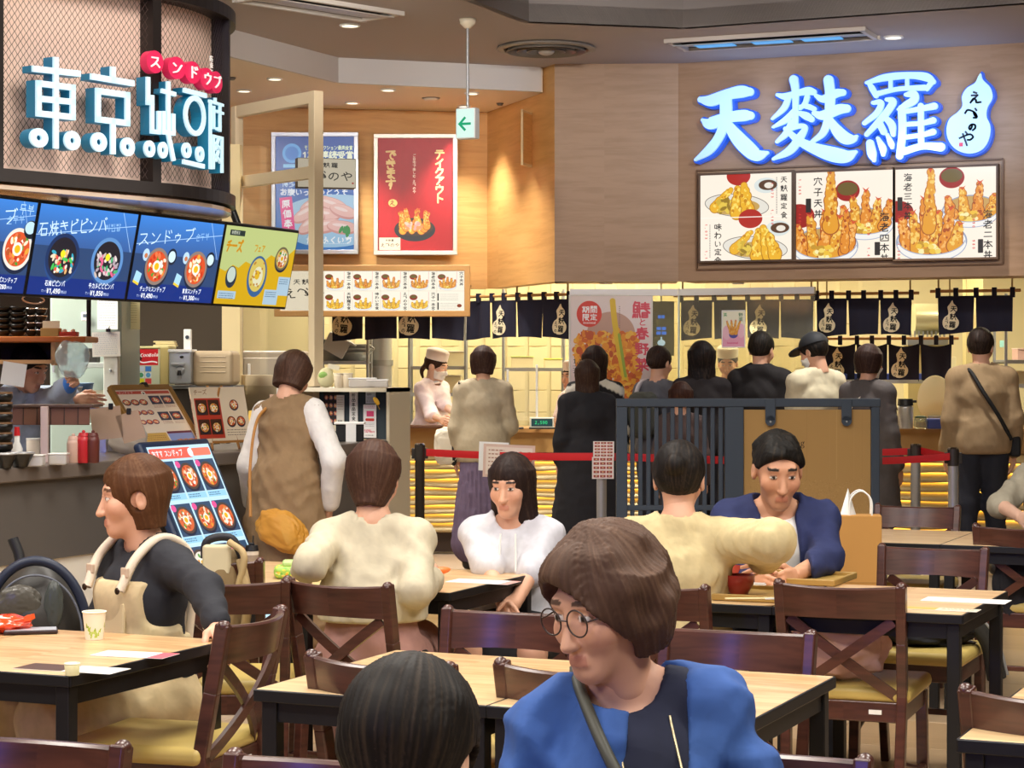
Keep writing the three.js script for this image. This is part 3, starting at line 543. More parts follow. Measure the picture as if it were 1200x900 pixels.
// three backlit picture panels under it
{
  const quad = (x0, y0, x1, y1) => { const a = front(x0, y0), b = front(x1, y1); return [(a[0] + b[0]) / 2, (a[1] + b[1]) / 2, b[0] - a[0], a[1] - b[1]]; };
  const price = (x, X, Y, s) => { for (const [i, ch] of [...s].entries()) { x.font = 'bold 17px sans-serif'; x.fillStyle = '#d8352e'; x.save(); x.translate(X + 9, Y + i * 18 + 9); x.rotate(Math.PI / 2); x.textAlign = 'center'; x.textBaseline = 'middle'; x.fillText(ch, 0, 0); x.restore(); } };
  const draws = [(x, w, h) => {
    for (let r = 0; r < 2; r++) { const Y = r * h / 2; disc(x, w * (r ? 0.85 : 0.72), Y + h * 0.14, w * 0.13, h * 0.09, '#dfe6e2'); disc(x, w * (r ? 0.87 : 0.74), Y + h * 0.135, w * 0.1, h * 0.06, '#5a3a24'); disc(x, w * (r ? 0.88 : 0.75), Y + h * 0.14, w * 0.05, h * 0.035, '#efe6d8'); disc(x, w * (r ? 0.55 : 0.42), Y + h * 0.02, w * 0.13, h * 0.11, '#b3271c');
      x.strokeStyle = '#55524c'; x.lineWidth = 3; x.beginPath(); x.ellipse(w * (r ? 0.6 : 0.4), Y + h * 0.36, w * 0.35, h * 0.13, 0.1, 0, 7); x.fillStyle = '#e9e4d8'; x.fill(); x.stroke();
      const cx = w * (r ? 0.6 : 0.38); disc(x, cx, Y + h * 0.38, w * 0.27, h * 0.09, '#caa257');
      shrimp(x, cx - w * 0.22, Y + h * 0.38, w * 0.1, h * 0.28, 0.75, 1); for (let i = 0; i < 18; i++) disc(x, cx - w * 0.12 + rnd(-0.06, 0.06) * w, Y + h * 0.36 + rnd(-0.06, 0.06) * h, w * 0.04, h * 0.02, ['#d7b23a', '#e8c84d', '#9a7a22'][i % 3], rnd(3)); shrimp(x, cx + w * 0.02, Y + h * 0.45, w * 0.13, h * 0.28, 0.06, 1); shrimp(x, cx + w * 0.14, Y + h * 0.45, w * 0.14, h * 0.32, -0.14, 1); if (r) shrimp(x, cx + w * 0.22, Y + h * 0.45, w * 0.13, h * 0.24, -0.3, 1); }
    x.fillStyle = '#fff9ec'; x.fillRect(0, h * 0.495, w, 5);
    text(x, '天麩羅定食', w * 0.875, h * 0.035, w * 0.075, { vertical: true, step: 1.24 }); text(x, '味わい定食', w * 0.15, h * 0.56, w * 0.085, { vertical: true, step: 1.04 }); tiny(x, w * 0.83, h * 0.05, 5, 22, 9, '#555', 4); tiny(x, w * 0.1, h * 0.58, 5, 20, 9, '#555', 4); price(x, w * 0.77, h * 0.1, '1,073円税込1,180円'); price(x, w * 0.045, h * 0.56, '1,073円税込1,180円'); },
  (x, w, h) => { disc(x, w * 0.03, h * 0.5, w * 0.16, h * 0.14, '#9d1b14'); tendon(x, w * 0.72, h * 0.58, w * 0.25, 3, 0, 1); tendon(x, w * 0.3, h * 0.82, w * 0.3, 3, 0, 0); shrimp(x, w * 0.36, h * 0.62, w * 0.15, h * 0.62, 0, 0); shrimp(x, w * 0.5, h * 0.9, w * 0.1, h * 0.42, 0.05, 2);
    text(x, '穴子天丼', w * 0.18, h * 0.05, w * 0.095, { vertical: true, step: 1.15 }); text(x, '海老四本丼', w * 0.86, h * 0.48, w * 0.1, { vertical: true, step: 1.03 }); rrect(x, w * 0.1, h * 0.3, w * 0.055, h * 0.16, 3, '#2a2522'); rrect(x, w * 0.81, h * 0.82, w * 0.055, h * 0.15, 3, '#2a2522'); price(x, w * 0.02, h * 0.06, '1,345円税込1,480円'); price(x, w * 0.73, h * 0.55, '1,318円税込1,450円'); },
  (x, w, h) => { disc(x, w * 0.02, h * 0.47, w * 0.16, h * 0.12, '#9d1b14'); tendon(x, w * 0.75, h * 0.46, w * 0.25, 2, 0, 1); tendon(x, w * 0.36, h * 0.78, w * 0.31, 4, 0, 0); shrimp(x, w * 0.34, h * 0.66, w * 0.13, h * 0.62, 0.02, 0);
    text(x, '海老三本丼', w * 0.08, h * 0.04, w * 0.09, { vertical: true, step: 1.05 }); text(x, '海老二本丼', w * 0.87, h * 0.47, w * 0.095, { vertical: true, step: 1.05 }); rrect(x, w * 0.02, h * 0.31, w * 0.05, h * 0.15, 3, '#2a2522'); rrect(x, w * 0.82, h * 0.8, w * 0.05, h * 0.15, 3, '#2a2522'); price(x, w * 0.015, h * 0.5, '1,091円税込1,200円'); price(x, w * 0.76, h * 0.56, '890円税込980円'); }];
  const names = ['left backlit picture panel of two tempura plates under the glowing lettering', 'middle backlit picture panel of tall eel tempura bowls under the glowing lettering', 'right backlit picture panel of prawn tempura bowls under the gourd emblem'];
  [[823, 206.5, 930, 304], [935, 203.5, 1048.5, 302], [1051, 199.5, 1169, 301.5]].forEach((r, i) => {
    const [cx, cy, w, h] = quad(...r), t = thing('picture_panel', names[i], 'menu board', V3(cx, cy, -(VF - 0.03)), 0);
    part(t, 'box_frame', [box(w + 0.03, 0.015, 0.06, 0, h / 2 + 0.008, 0), box(w + 0.03, 0.015, 0.06, 0, -h / 2 - 0.008, 0), box(0.015, h, 0.06, w / 2 + 0.008, 0, 0), box(0.015, h, 0.06, -w / 2 - 0.008, 0, 0)], M('#5c4431', 0.6));
    part(t, 'backing', box(w, h, 0.02, 0, 0, -0.01), MAT.black);
    part(t, 'lit_print', new THREE.PlaneGeometry(w, h).translate(0, 0, 0.012), lit(tex(512, Math.round(512 * h / w), (x, a, b) => { x.fillStyle = '#fff3e2'; x.fillRect(0, 0, a, b); draws[i](x, a, b); }), 1.0));
    areaLight(V3(cx, cy, -(VF - 0.12)), w, h, new THREE.Color(1, 0.88, 0.7), 0.5, V3(cx, cy, -10));
  });
  const o = quad(817, 200, 1176, 309), z = -(VF - 0.012);
  struct('trim_2', [box(o[2], 0.012, 0.02, o[0], o[1] + o[3] / 2, z), box(o[2], 0.012, 0.02, o[0], o[1] - o[3] / 2, z), box(0.012, o[3], 0.02, o[0] - o[2] / 2, o[1], z), box(0.012, o[3], 0.02, o[0] + o[2] / 2, o[1], z)], M('#7d5d40', 0.5));
}

// ---------- tofu stew stall on the left: curved sign drum ----------
const SR = 1.06, ST = 52 * Math.PI / 180, S1 = [-1.615, 9.5], SCEN = [S1[0] - SR * Math.sin(ST), S1[1] + SR * Math.cos(ST)];
function signAt(s, off = 0) {                       // s metres past the end of the flat part (negative = on the flat part)
  if (s <= 0) return [S1[0] + Math.cos(ST) * s + off * Math.sin(ST), S1[1] + Math.sin(ST) * s - off * Math.cos(ST), ST];
  const a = ST + s / SR; return [SCEN[0] + (SR + off) * Math.sin(a), SCEN[1] - (SR + off) * Math.cos(a), a];
}
function signS(px, off) { let lo = -2.5, hi = 1.0, best = 0, err = 1e9; for (let s = lo; s <= hi; s += 0.004) { const [X, d, a] = signAt(s, off), e = Math.abs(600 + X / d * FL - px); if (e < err - 1e-9) { err = e; best = s; } } return best; }
const SOFF = 0.1, bendCache = {};
const signPt = (px, py) => { const k = Math.round(px * 2) / 2, s = bendCache[k] ??= signS(k, SOFF), d = signAt(s, SOFF)[1]; return [s, CH - (py - HZ) / FL * d]; };
function bend(g) {                                  // geometry laid out as (s, y, outward) onto the curved front
  const p = g.attributes.position; for (let i = 0; i < p.count; i++) { const [X, d] = signAt(p.getX(i), p.getZ(i)), w = W(X, d, p.getY(i)); p.setXYZ(i, w.x, w.y, w.z); }
  g.computeVertexNormals(); return g;
}
const seg = (w, h, d, x, y, z, n = 1) => new THREE.BoxGeometry(w, h, d, n, 1, 1).translate(x, y, z).toNonIndexed();
{
  const t = thing('shop_sign', 'curved mesh fronted shop sign with glowing white geometric lettering and pink discs', 'shop sign'), yb = 2.245, yt = 3.16, S0 = -1.9, SE = 1.9;
  const dark = M('#241d1b', 0.45, { metalness: 0.4 }), L = SE - S0, mid = (S0 + SE) / 2;
  part(t, 'back_panel', bend(seg(L, yt - yb, 0.02, mid, (yt + yb) / 2, -0.05, 60)), M('#e3c4b4', 0.8));
  part(t, 'bottom_rail', bend(seg(L, 0.055, 0.1, mid, yb + 0.028, 0, 60)), dark); part(t, 'top_rail', bend(seg(L, 0.06, 0.1, mid, yt, 0, 60)), dark);
  for (const s of [-0.9, -0.02, 0.62, 1.2]) part(t, 'post', bend(seg(s > 0.5 ? 0.03 : 0.05, yt - yb, 0.09, s, (yt + yb) / 2, 0, 2)), dark);
  const wires = []; let k = 0;
  for (let s = S0; s < 1.2; s += 0.0155, k++) { const q = []; for (let y = yb + 0.07; y < yt; y += 0.019) { const j = Math.round((y - yb) / 0.019), f = (j + k) % 2 ? 0.0065 : -0.0065; q.push([s + f, y]); }
    for (let i = 0; i < q.length - 1; i++) { const [a, b] = [q[i], q[i + 1]], w = 0.0017; const g = new THREE.BufferGeometry(); g.setAttribute('position', new THREE.Float32BufferAttribute([a[0] - w, a[1], 0.012, a[0] + w, a[1], 0.012, b[0] + w, b[1], 0.012, a[0] - w, a[1], 0.012, b[0] + w, b[1], 0.012, b[0] - w, b[1], 0.012], 3)); g.computeVertexNormals(); wires.push(g); } }
  meta(part(t, 'wire_mesh', bend(merge(wires)), M('#4a3a36', 0.5, { metalness: 0.5, side: THREE.DoubleSide })), null, null, null, 'stuff');
  part(t, 'bottom_plate', prism([...Array.from({ length: 24 }, (_, i) => signAt(-1.9 + i * 0.165, 0.03).slice(0, 2)), [-3.0, 10.9]], yb - 0.03, yb - 0.012), M('#b9a48f', 0.25, { metalness: 0.3 }));
  // lettering, traced on the front of the drum
  const face = M('#a8c4cc', 0.5, { emissive: 0xcff2ff, emissiveIntensity: 0.5 }), side = M('#1a6c8c', 0.4, { emissive: 0x0f5a78, emissiveIntensity: 0.28 });
  const Z5 = (x, y) => signPt(20 + x / 5.625, 50 + y / 5.625), Z6 = (x, y) => signPt(160 + x / 5.627, 50 + y / 5.627);
  const stroke = (a, b, w) => { const dx = b[0] - a[0], dy = b[1] - a[1], l = Math.hypot(dx, dy), ex = dx / l * w / 2, ey = dy / l * w / 2, nx = -dy / l * w / 2, ny = dx / l * w / 2; return [[a[0] - ex - nx, a[1] - ey - ny], [b[0] + ex - nx, b[1] + ey - ny], [b[0] + ex + nx, b[1] + ey + ny], [a[0] - ex + nx, a[1] - ey + ny]]; };
  const letters = [
    { m: Z5, w: 0.0265, l: [[[120, 172], [405, 203]], [[262, 115], [262, 678]], [[150, 268], [375, 296]], [[150, 368], [375, 390]], [[150, 466], [375, 490]], [[150, 268], [150, 466]], [[375, 296], [375, 490]]], r: [[150, 627, 58, 64, 17], [365, 645, 54, 64, 16]] },
    { m: Z5, w: 0.027, l: [[[505, 224], [758, 266]], [[638, 178], [638, 240]], [[540, 318], [735, 345]], [[540, 505], [735, 530]], [[540, 318], [540, 505]], [[735, 345], [735, 530]], [[638, 525], [638, 715]]], r: [[543, 655, 50, 64, 16], [730, 687, 48, 62, 15]] },
    { m: Z6, w: 0.0205, l: [[[78, 240], [78, 395]], [[78, 395], [108, 395]], [[110, 360], [110, 585]], [[110, 585], [152, 590]], [[152, 465], [152, 590]], [[213, 270], [213, 600]], [[213, 600], [246, 765]], [[180, 318], [250, 338]], [[183, 465], [183, 590]], [[183, 588], [244, 598]], [[244, 482], [244, 598]]], r: [[90, 700, 36, 56, 13], [178, 708, 33, 55, 12]] },
    { m: Z6, w: 0.022, l: [[[328, 314], [456, 348]], [[320, 786], [442, 814]]], r: [[390, 482, 70, 134, 52], [337, 710, 28, 52, 11], [423, 735, 27, 52, 11]] },
    { m: Z6, w: 0.0135, l: [[[527, 372], [527, 398]], [[490, 385], [574, 412]], [[492, 385], [492, 825]], [[515, 425], [515, 560]], [[534, 452], [574, 466]], [[558, 425], [558, 575]], [[536, 568], [558, 578]], [[512, 615], [512, 825]], [[512, 615], [572, 630]], [[572, 630], [572, 850]], [[545, 640], [528, 700]], [[530, 665], [556, 700]], [[545, 720], [528, 775]], [[532, 745], [556, 785]]], r: [] },
  ];
  for (const c of letters) {
    const make = (grow, z0, z1) => bend(merge([
      ...c.l.map(([a, b]) => shapeGeo(stroke(c.m(...a), c.m(...b), c.w + grow), z1 - z0).translate(0, 0, z0)),
      ...c.r.map(([x, y, rx, ry, ri]) => { const o = c.m(x, y), e = c.m(x + rx, y), f = c.m(x, y + ry), A = Math.abs(e[0] - o[0]) + grow / 2, Bq = Math.abs(f[1] - o[1]) + grow / 2, k = ri / rx; return shapeGeo(oval(o[0], o[1], A, Bq, 30), z1 - z0, 0, [oval(o[0], o[1], (A - grow) * k, (Bq - grow) * k, 20)]).translate(0, 0, z0); })]));
    part(t, 'letter_side', make(0.001, 0.03, SOFF - 0.012), side); part(t, 'letter_face', make(-0.001, SOFF - 0.012, SOFF), face);
  }
  [['ス', 110, 128, 40, 66], ['ン', 250, 168, 36, 66], ['ド', 358, 198, 32, 62], ['ウ', 447, 240, 24, 54], ['ブ', 510, 262, 24, 66]].forEach(([ch, x, y, rx, ry]) => {
    const o = Z6(x, y), e = Z6(x + rx, y), r = 0.05;
    part(t, 'disc', bend(shapeGeo(oval(o[0], o[1], r, r, 32), 0.045).translate(0, 0, 0.07)), M('#c9204e', 0.45, { emissive: 0xc9204e, emissiveIntensity: 0.18 }));
    part(t, 'disc_letter', bend(glyphSolid(ch, 0.062, 0.006, 0.006).translate(o[0] - 0.031, o[1] + 0.031, 0.116)), M('#f6dfe2', 0.5, { emissive: 0xf6dfe2, emissiveIntensity: 0.25 }));
  });
  const q = signPt(257, 72), q2 = bend(glyphSolid('店売新品', 0.03, 0.003, 0.004, true).translate(q[0] - 0.02, q[1] + 0.03, 0.06)); part(t, 'side_lettering', q2, MAT.white);
  const lp = W(...signAt(-0.4, 0.5).slice(0, 2), 2.3), lt = W(...signAt(-0.4, 0).slice(0, 2), 2.6); areaLight(lp, 1.6, 0.06, HALL_COLOR, 9, lt);
}
// wooden beam and hidden warm strip under the drum, dark stall wall behind
const UC = -5.72;                                    // the stall's front line
const stallBox = (u0, u1, v0, v1, y0, y1, r = 0) => box(u1 - u0, y1 - y0, v1 - v0, (u0 + u1) / 2, (y0 + y1) / 2, -(v0 + v1) / 2, r);
struct('beam_1', uvBox(stallBox(UC - 0.75, UC - 0.6, 4.5, 9.35, 2.05, 2.75), 1.4), MAT.maple);
{ const t = thing('strip_light', 'warm strip light hidden under the curved mesh sign', 'strip light', V3(UC - 0.3, 2.235, -7.2)); part(t, 'tube_lamp', box(0.03, 0.015, 4), glow('#ffd9a0', 1.5)); part(t, 'holder', box(0.05, 0.012, 4.05, 0, 0.014, 0), MAT.white); areaLight(V3(UC - 0.33, 2.2, -7.2), 4, 0.05, new THREE.Color(1, 0.75, 0.45), 16, V3(UC - 0.7, 2.25, -7.2)); }
struct('wall_stall_back', stallBox(-9.3, -9.2, 4, 13.2, 0, 3.7), M('#3a302b', 0.85)); struct('wall_stall_top', stallBox(-9.2, UC - 0.95, 4, 10.1, 2.98, 3.05), M('#5a4d43', 0.9));
areaLight(V3(-7.5, 2.93, -8.6), 1.0, 2.8, new THREE.Color(1, 0.96, 0.86), 22, V3(-7.5, 0, -8.601));
for (const v of [8.6]) { const t = thing('kitchen_panel_light', 'long white ceiling light inside the tofu stew kitchen', 'ceiling light', V3(-7.5, 2.962, -v), 0); part(t, 'diffuser', box(1.0, 0.03, 2.8), glow('#fff3dc', 1.2)); }

// ---------- the row of menu screens ----------
{
  const U = UC + 0.18, edges = [-72, 37.5, 155.5, 256.5, 343], lean = 0.2, names = ['dark blue menu screen cut by the left edge of the photo', 'blue menu screen of two stone bowl rice dishes', 'blue menu screen of two tofu stews', 'yellow menu screen of the cheese fair'];
  const head = (x, w, h, a, b, sk) => { const g = x.createLinearGradient(0, 0, 0, h); g.addColorStop(0, '#3f83d8'); g.addColorStop(0.45, '#3b5f9c'); g.addColorStop(1, '#1c3f8e'); x.fillStyle = g; x.fillRect(0, 0, w, h); x.fillStyle = '#2f4770'; x.fillRect(0, h * 0.45, w, h * 0.38); x.strokeStyle = '#b9dcff'; x.lineWidth = 3; x.beginPath(); x.moveTo(0, h * 0.34); x.lineTo(w, h * 0.14); x.moveTo(w * 0.84, 0); x.lineTo(w * 0.98, h * 0.45); x.stroke(); x.fillStyle = '#16307c'; x.fillRect(0, h * 0.8, w, h * 0.2); x.save(); x.rotate(-0.1); text(x, a, w * 0.0, h * 0.19, h * 0.19, { color: '#d4eeff', weight: 0.075, narrow: sk * 1.5 }); text(x, b, w * 0.66, h * 0.27, h * 0.1, { color: '#a9d4fb', weight: 0.07 }); x.restore(); };
  const item = (x, X, Y, name, p, s) => { text(x, name, X, Y, s, { color: '#f3f8ff', weight: 0.12, narrow: 0.84 }); text(x, 'セット', X - s * 0.6, Y + s * 1.45, s * 0.5, { color: '#e8f0ff' }); text(x, '¥' + p, X + s * 0.7, Y + s * 1.1, s * 1.15, { color: '#ffffff' }); text(x, '(税込)', X + s * 4.3, Y + s * 1.5, s * 0.55, { color: '#dfe9ff' }); };
  const draws = [
    (x, w, h) => { head(x, w, h, 'スンドゥブ', '순두부', 0.8); text(x, '두부', w * 0.8, h * 0.02, h * 0.13, { color: '#c4e6ff', weight: 0.07 }); stew(x, w * 0.85, h * 0.52, h * 0.25, '#e9e2d6'); stew(x, w * 0.3, h * 0.52, h * 0.25); disc(x, w * 0.97, h * 0.3, h * 0.12, h * 0.1, '#1b2430'); disc(x, w * 0.96, h * 0.28, h * 0.09, h * 0.07, '#bfe0f2'); item(x, w * 0.62, h * 0.83, 'チーズスンドゥブ', '1,280', h * 0.062); },
    (x, w, h) => { head(x, w, h, '石焼きビビンバ', '비빔밥', 0.62); for (const [X, c] of [[0.29, '#20345e'], [0.75, '#5f8fc8']]) { disc(x, w * X, h * 0.62, h * 0.31, h * 0.25, '#2a4c86'); disc(x, w * X, h * 0.57, h * 0.31, h * 0.27, c); disc(x, w * X, h * 0.57, h * 0.255, h * 0.225, '#26232b'); for (let i = 0; i < 46; i++) disc(x, w * X + rnd(-0.2, 0.2) * h, h * rnd(0.5, 0.75), h * rnd(0.02, 0.05), h * 0.02, (X < 0.5 ? ['#e8b070', '#e04a4a', '#47c45a', '#f1d9bd', '#3aa7c0', '#efe4d4'] : ['#d8c4c4', '#b0a0a8', '#e6dcd6', '#e0648a', '#44b070', '#c9b7ae'])[i % 6], rnd(3)); disc(x, w * X, h * 0.53, h * 0.045, h * 0.042, '#ffe02a'); }
      item(x, w * 0.16, h * 0.83, '石焼ビビンバ', '1,490', h * 0.072); item(x, w * 0.6, h * 0.83, '牛カルビビビンバ', '1,850', h * 0.072); },
    (x, w, h) => { head(x, w, h, 'スンドゥブ', '순두부', 0.82); for (const X of [0.27, 0.74]) { disc(x, w * (X - 0.14), h * 0.46, h * 0.07, h * 0.075, '#b9d8f0'); disc(x, w * (X - 0.14), h * 0.47, h * 0.035, h * 0.03, '#c87a50'); disc(x, w * (X + 0.16), h * 0.46, h * 0.1, h * 0.1, '#1f2838'); disc(x, w * (X + 0.16), h * 0.46, h * 0.075, h * 0.07, '#cfe8f6'); stew(x, w * X, h * 0.59, h * 0.245, '#8d7a70'); x.save(); x.translate(w * (X - 0.22), h * 0.65); x.rotate(0.3); rrect(x, 0, 0, w * 0.07, h * 0.14, 3, '#a9d6ee'); x.fillStyle = '#f0c838'; x.fillRect(0, h * 0.12, w * 0.07, h * 0.03); x.restore(); }
      item(x, w * 0.12, h * 0.83, 'チュクミスンドゥブ', '1,490', h * 0.07); item(x, w * 0.62, h * 0.83, '東京スンドゥブ', '1,300', h * 0.07); },
    (x, w, h) => { x.fillStyle = '#cfdc8e'; x.fillRect(0, 0, w, h); x.fillStyle = '#e8b81c'; x.beginPath(); x.moveTo(0, h * 0.55); for (let i = 0; i <= 12; i++) x.lineTo(w * i / 12, h * (0.55 - i * 0.028 + (i % 2) * 0.06)); x.lineTo(w, h); x.lineTo(0, h); x.fill(); rrect(x, w * 0.06, h * 0.05, w * 0.2, h * 0.07, 2, '#2c3a3a'); text(x, '期間限定', w * 0.08, h * 0.058, h * 0.05, { color: '#eef4da' });
      text(x, 'チーズ', w * 0.04, h * 0.17, h * 0.17, { color: '#e39a12', weight: 0.16, narrow: 0.75 }); text(x, 'フェア', w * 0.42, h * 0.2, h * 0.11, { color: '#e0a51a', weight: 0.13, narrow: 0.8 });
      disc(x, w * 0.17, h * 0.65, h * 0.13, h * 0.14, '#26384e'); disc(x, w * 0.17, h * 0.62, h * 0.1, h * 0.1, '#d6e6d8'); stew(x, w * 0.83, h * 0.36, h * 0.17, '#7a6e50', '#e3c06a'); disc(x, w * 0.52, h * 0.62, h * 0.24, h * 0.27, '#3d6aa0'); disc(x, w * 0.52, h * 0.6, h * 0.2, h * 0.22, '#e8d068'); disc(x, w * 0.53, h * 0.62, h * 0.12, h * 0.13, '#f4f0c8'); disc(x, w * 0.52, h * 0.6, h * 0.06, h * 0.06, '#f2c22c'); for (let i = 0; i < 14; i++) disc(x, w * 0.52 + rnd(-0.15, 0.15) * h, h * 0.6 + rnd(-0.18, 0.18) * h, h * 0.02, h * 0.015, '#c98b3a');
      for (const [X, Y, a, b] of [[0.03, 0.83, 0.24, 0.1], [0.66, 0.78, 0.2, 0.2], [0.83, 0.6, 0.17, 0.25]]) { rrect(x, w * X, h * Y, w * a, h * b, 3, '#bcd8ea'); tiny(x, w * (X + 0.02), h * (Y + 0.03), w * (a - 0.05), 3, 12, '#4b6a8a', 4); } }];
  for (let i = 0; i < 4; i++) {
    const a = onU(edges[i], 290, U), b = onU(edges[i + 1], 290, U), w = Math.abs(b.z - a.z), h = 0.415, c = onU((edges[i] + edges[i + 1]) / 2, [288, 292, 301, 308][i], U), t = thing('menu_screen', names[i], 'screen', V3(U, 1.985, (a.z + b.z) / 2), Math.PI / 2);
    const tilt = new THREE.Group(); void tilt; const q = (g) => g.rotateX(lean);
    part(t, 'bezel', q(box(w, h + 0.012, 0.05, 0, 0, -0.026, 0.006)), M('#0b0d12', 0.3));
    part(t, 'display', q(new THREE.PlaneGeometry(w - 0.024, h - 0.016).translate(0, 0, 0.0006)), lit(tex(768, Math.round(768 * h / w), draws[i]), i === 3 ? 0.9 : 1.25));
    part(t, 'bracket', [bar([0, 0.1, -0.06], [0, 0.42, -0.2], 0.02, 8), box(0.12, 0.12, 0.03, 0, 0.1, -0.06)], MAT.black);
    areaLight(V3(U + 0.08, 2.0, (a.z + b.z) / 2), w * 0.9, h * 0.9, new THREE.Color(i === 3 ? 0xfff0a0 : 0x6fa8ff), 0.45, V3(U + 3, 1.4, (a.z + b.z) / 2));
  }
}

// ---------- counter of the tofu stew stall ----------
{
  const t = thing('service_counter', 'long dark grey service counter of the tofu stew stall with a pale base', 'counter');
  part(t, 'worktop', stallBox(UC - 0.62, UC + 0.03, 4, 11.35, 0.965, 1.03, 0.008), M('#6f655d', 0.35));
  part(t, 'front_panel', stallBox(UC - 0.06, UC - 0.01, 4, 11.3, 0.6, 0.965), M('#5f5a55', 0.55)); part(t, 'front_panel', stallBox(UC - 0.055, UC - 0.012, 9.6, 11.3, 0.1, 0.61), M('#574c44', 0.55));
  part(t, 'base', stallBox(UC - 0.5, UC - 0.025, 4, 9.6, 0, 0.6), M('#ece6d8', 0.6)); part(t, 'back_panel', stallBox(UC - 0.6, UC - 0.55, 4, 11.3, 0.02, 0.965), MAT.dullSteel);
}
{ // end cabinet with leaflets, cream frame
  const t = thing('leaflet_cabinet', 'cream framed dark cabinet with leaflets at the end of the grey counter', 'cabinet'), v = 11.45, y1 = 1.345, u0 = UC - 0.5, u1 = UC + 0.04;
  part(t, 'end_panel', stallBox(u1 - 0.02, u1, v - 0.22, v + 0.06, 0, y1), M('#cfc3a8', 0.6)); part(t, 'top', stallBox(u0 - 0.2, u1, v - 0.22, v + 0.06, y1 - 0.025, y1), MAT.cream);
  part(t, 'back_panel', stallBox(u0 - 0.2, u1 - 0.02, v - 0.02, v, 1.03, y1 - 0.02), M('#26343c', 0.6)); part(t, 'side_panel', stallBox(u0 - 0.2, u0 - 0.18, v - 0.22, v + 0.06, 0.9, y1), M('#cfc3a8', 0.6));
}
// things on that counter: put(px, py, d) gives the place of the thing's base on the counter
const leafTex = (w, h, bg, draw) => tex(w, h, (x, a, b) => { x.fillStyle = bg; x.fillRect(0, 0, a, b); draw(x, a, b); });
function sheet(name, label, cat, x0, y0, x1, y1, d, tx, o = {}) {      // a sheet or card facing the lens axis
  if (o.v) d = o.v / (((x0 + x1) / 2 - 600) / FL * SN + CS);
  const w = (x1 - x0) * mp(d), h = (y1 - y0) * mp(d);
  const t = solo(name, label, cat, box(w, h, o.t ?? 0.004), o.t ? [MAT.white, MAT.white, MAT.white, MAT.white, tx, tx].map((m) => (m.isMaterial ? m : printed(m, 0.6))) : (tx.isMaterial ? tx : printed(tx, 0.6)), P((x0 + x1) / 2, (y0 + y1) / 2, d), TH + (o.turn ?? 0), o.group);
  t.rotation.order = 'YXZ'; t.rotation.x = o.lean ?? 0; t.rotation.z = o.roll ?? 0; return t;
}
const scribble = (ink = '#555') => (x, w, h) => { x.fillStyle = '#f2f1ea'; x.fillRect(0, 0, w, h); tiny(x, w * 0.08, h * 0.08, w * 0.82, 14, h * 0.062, ink, 3); };
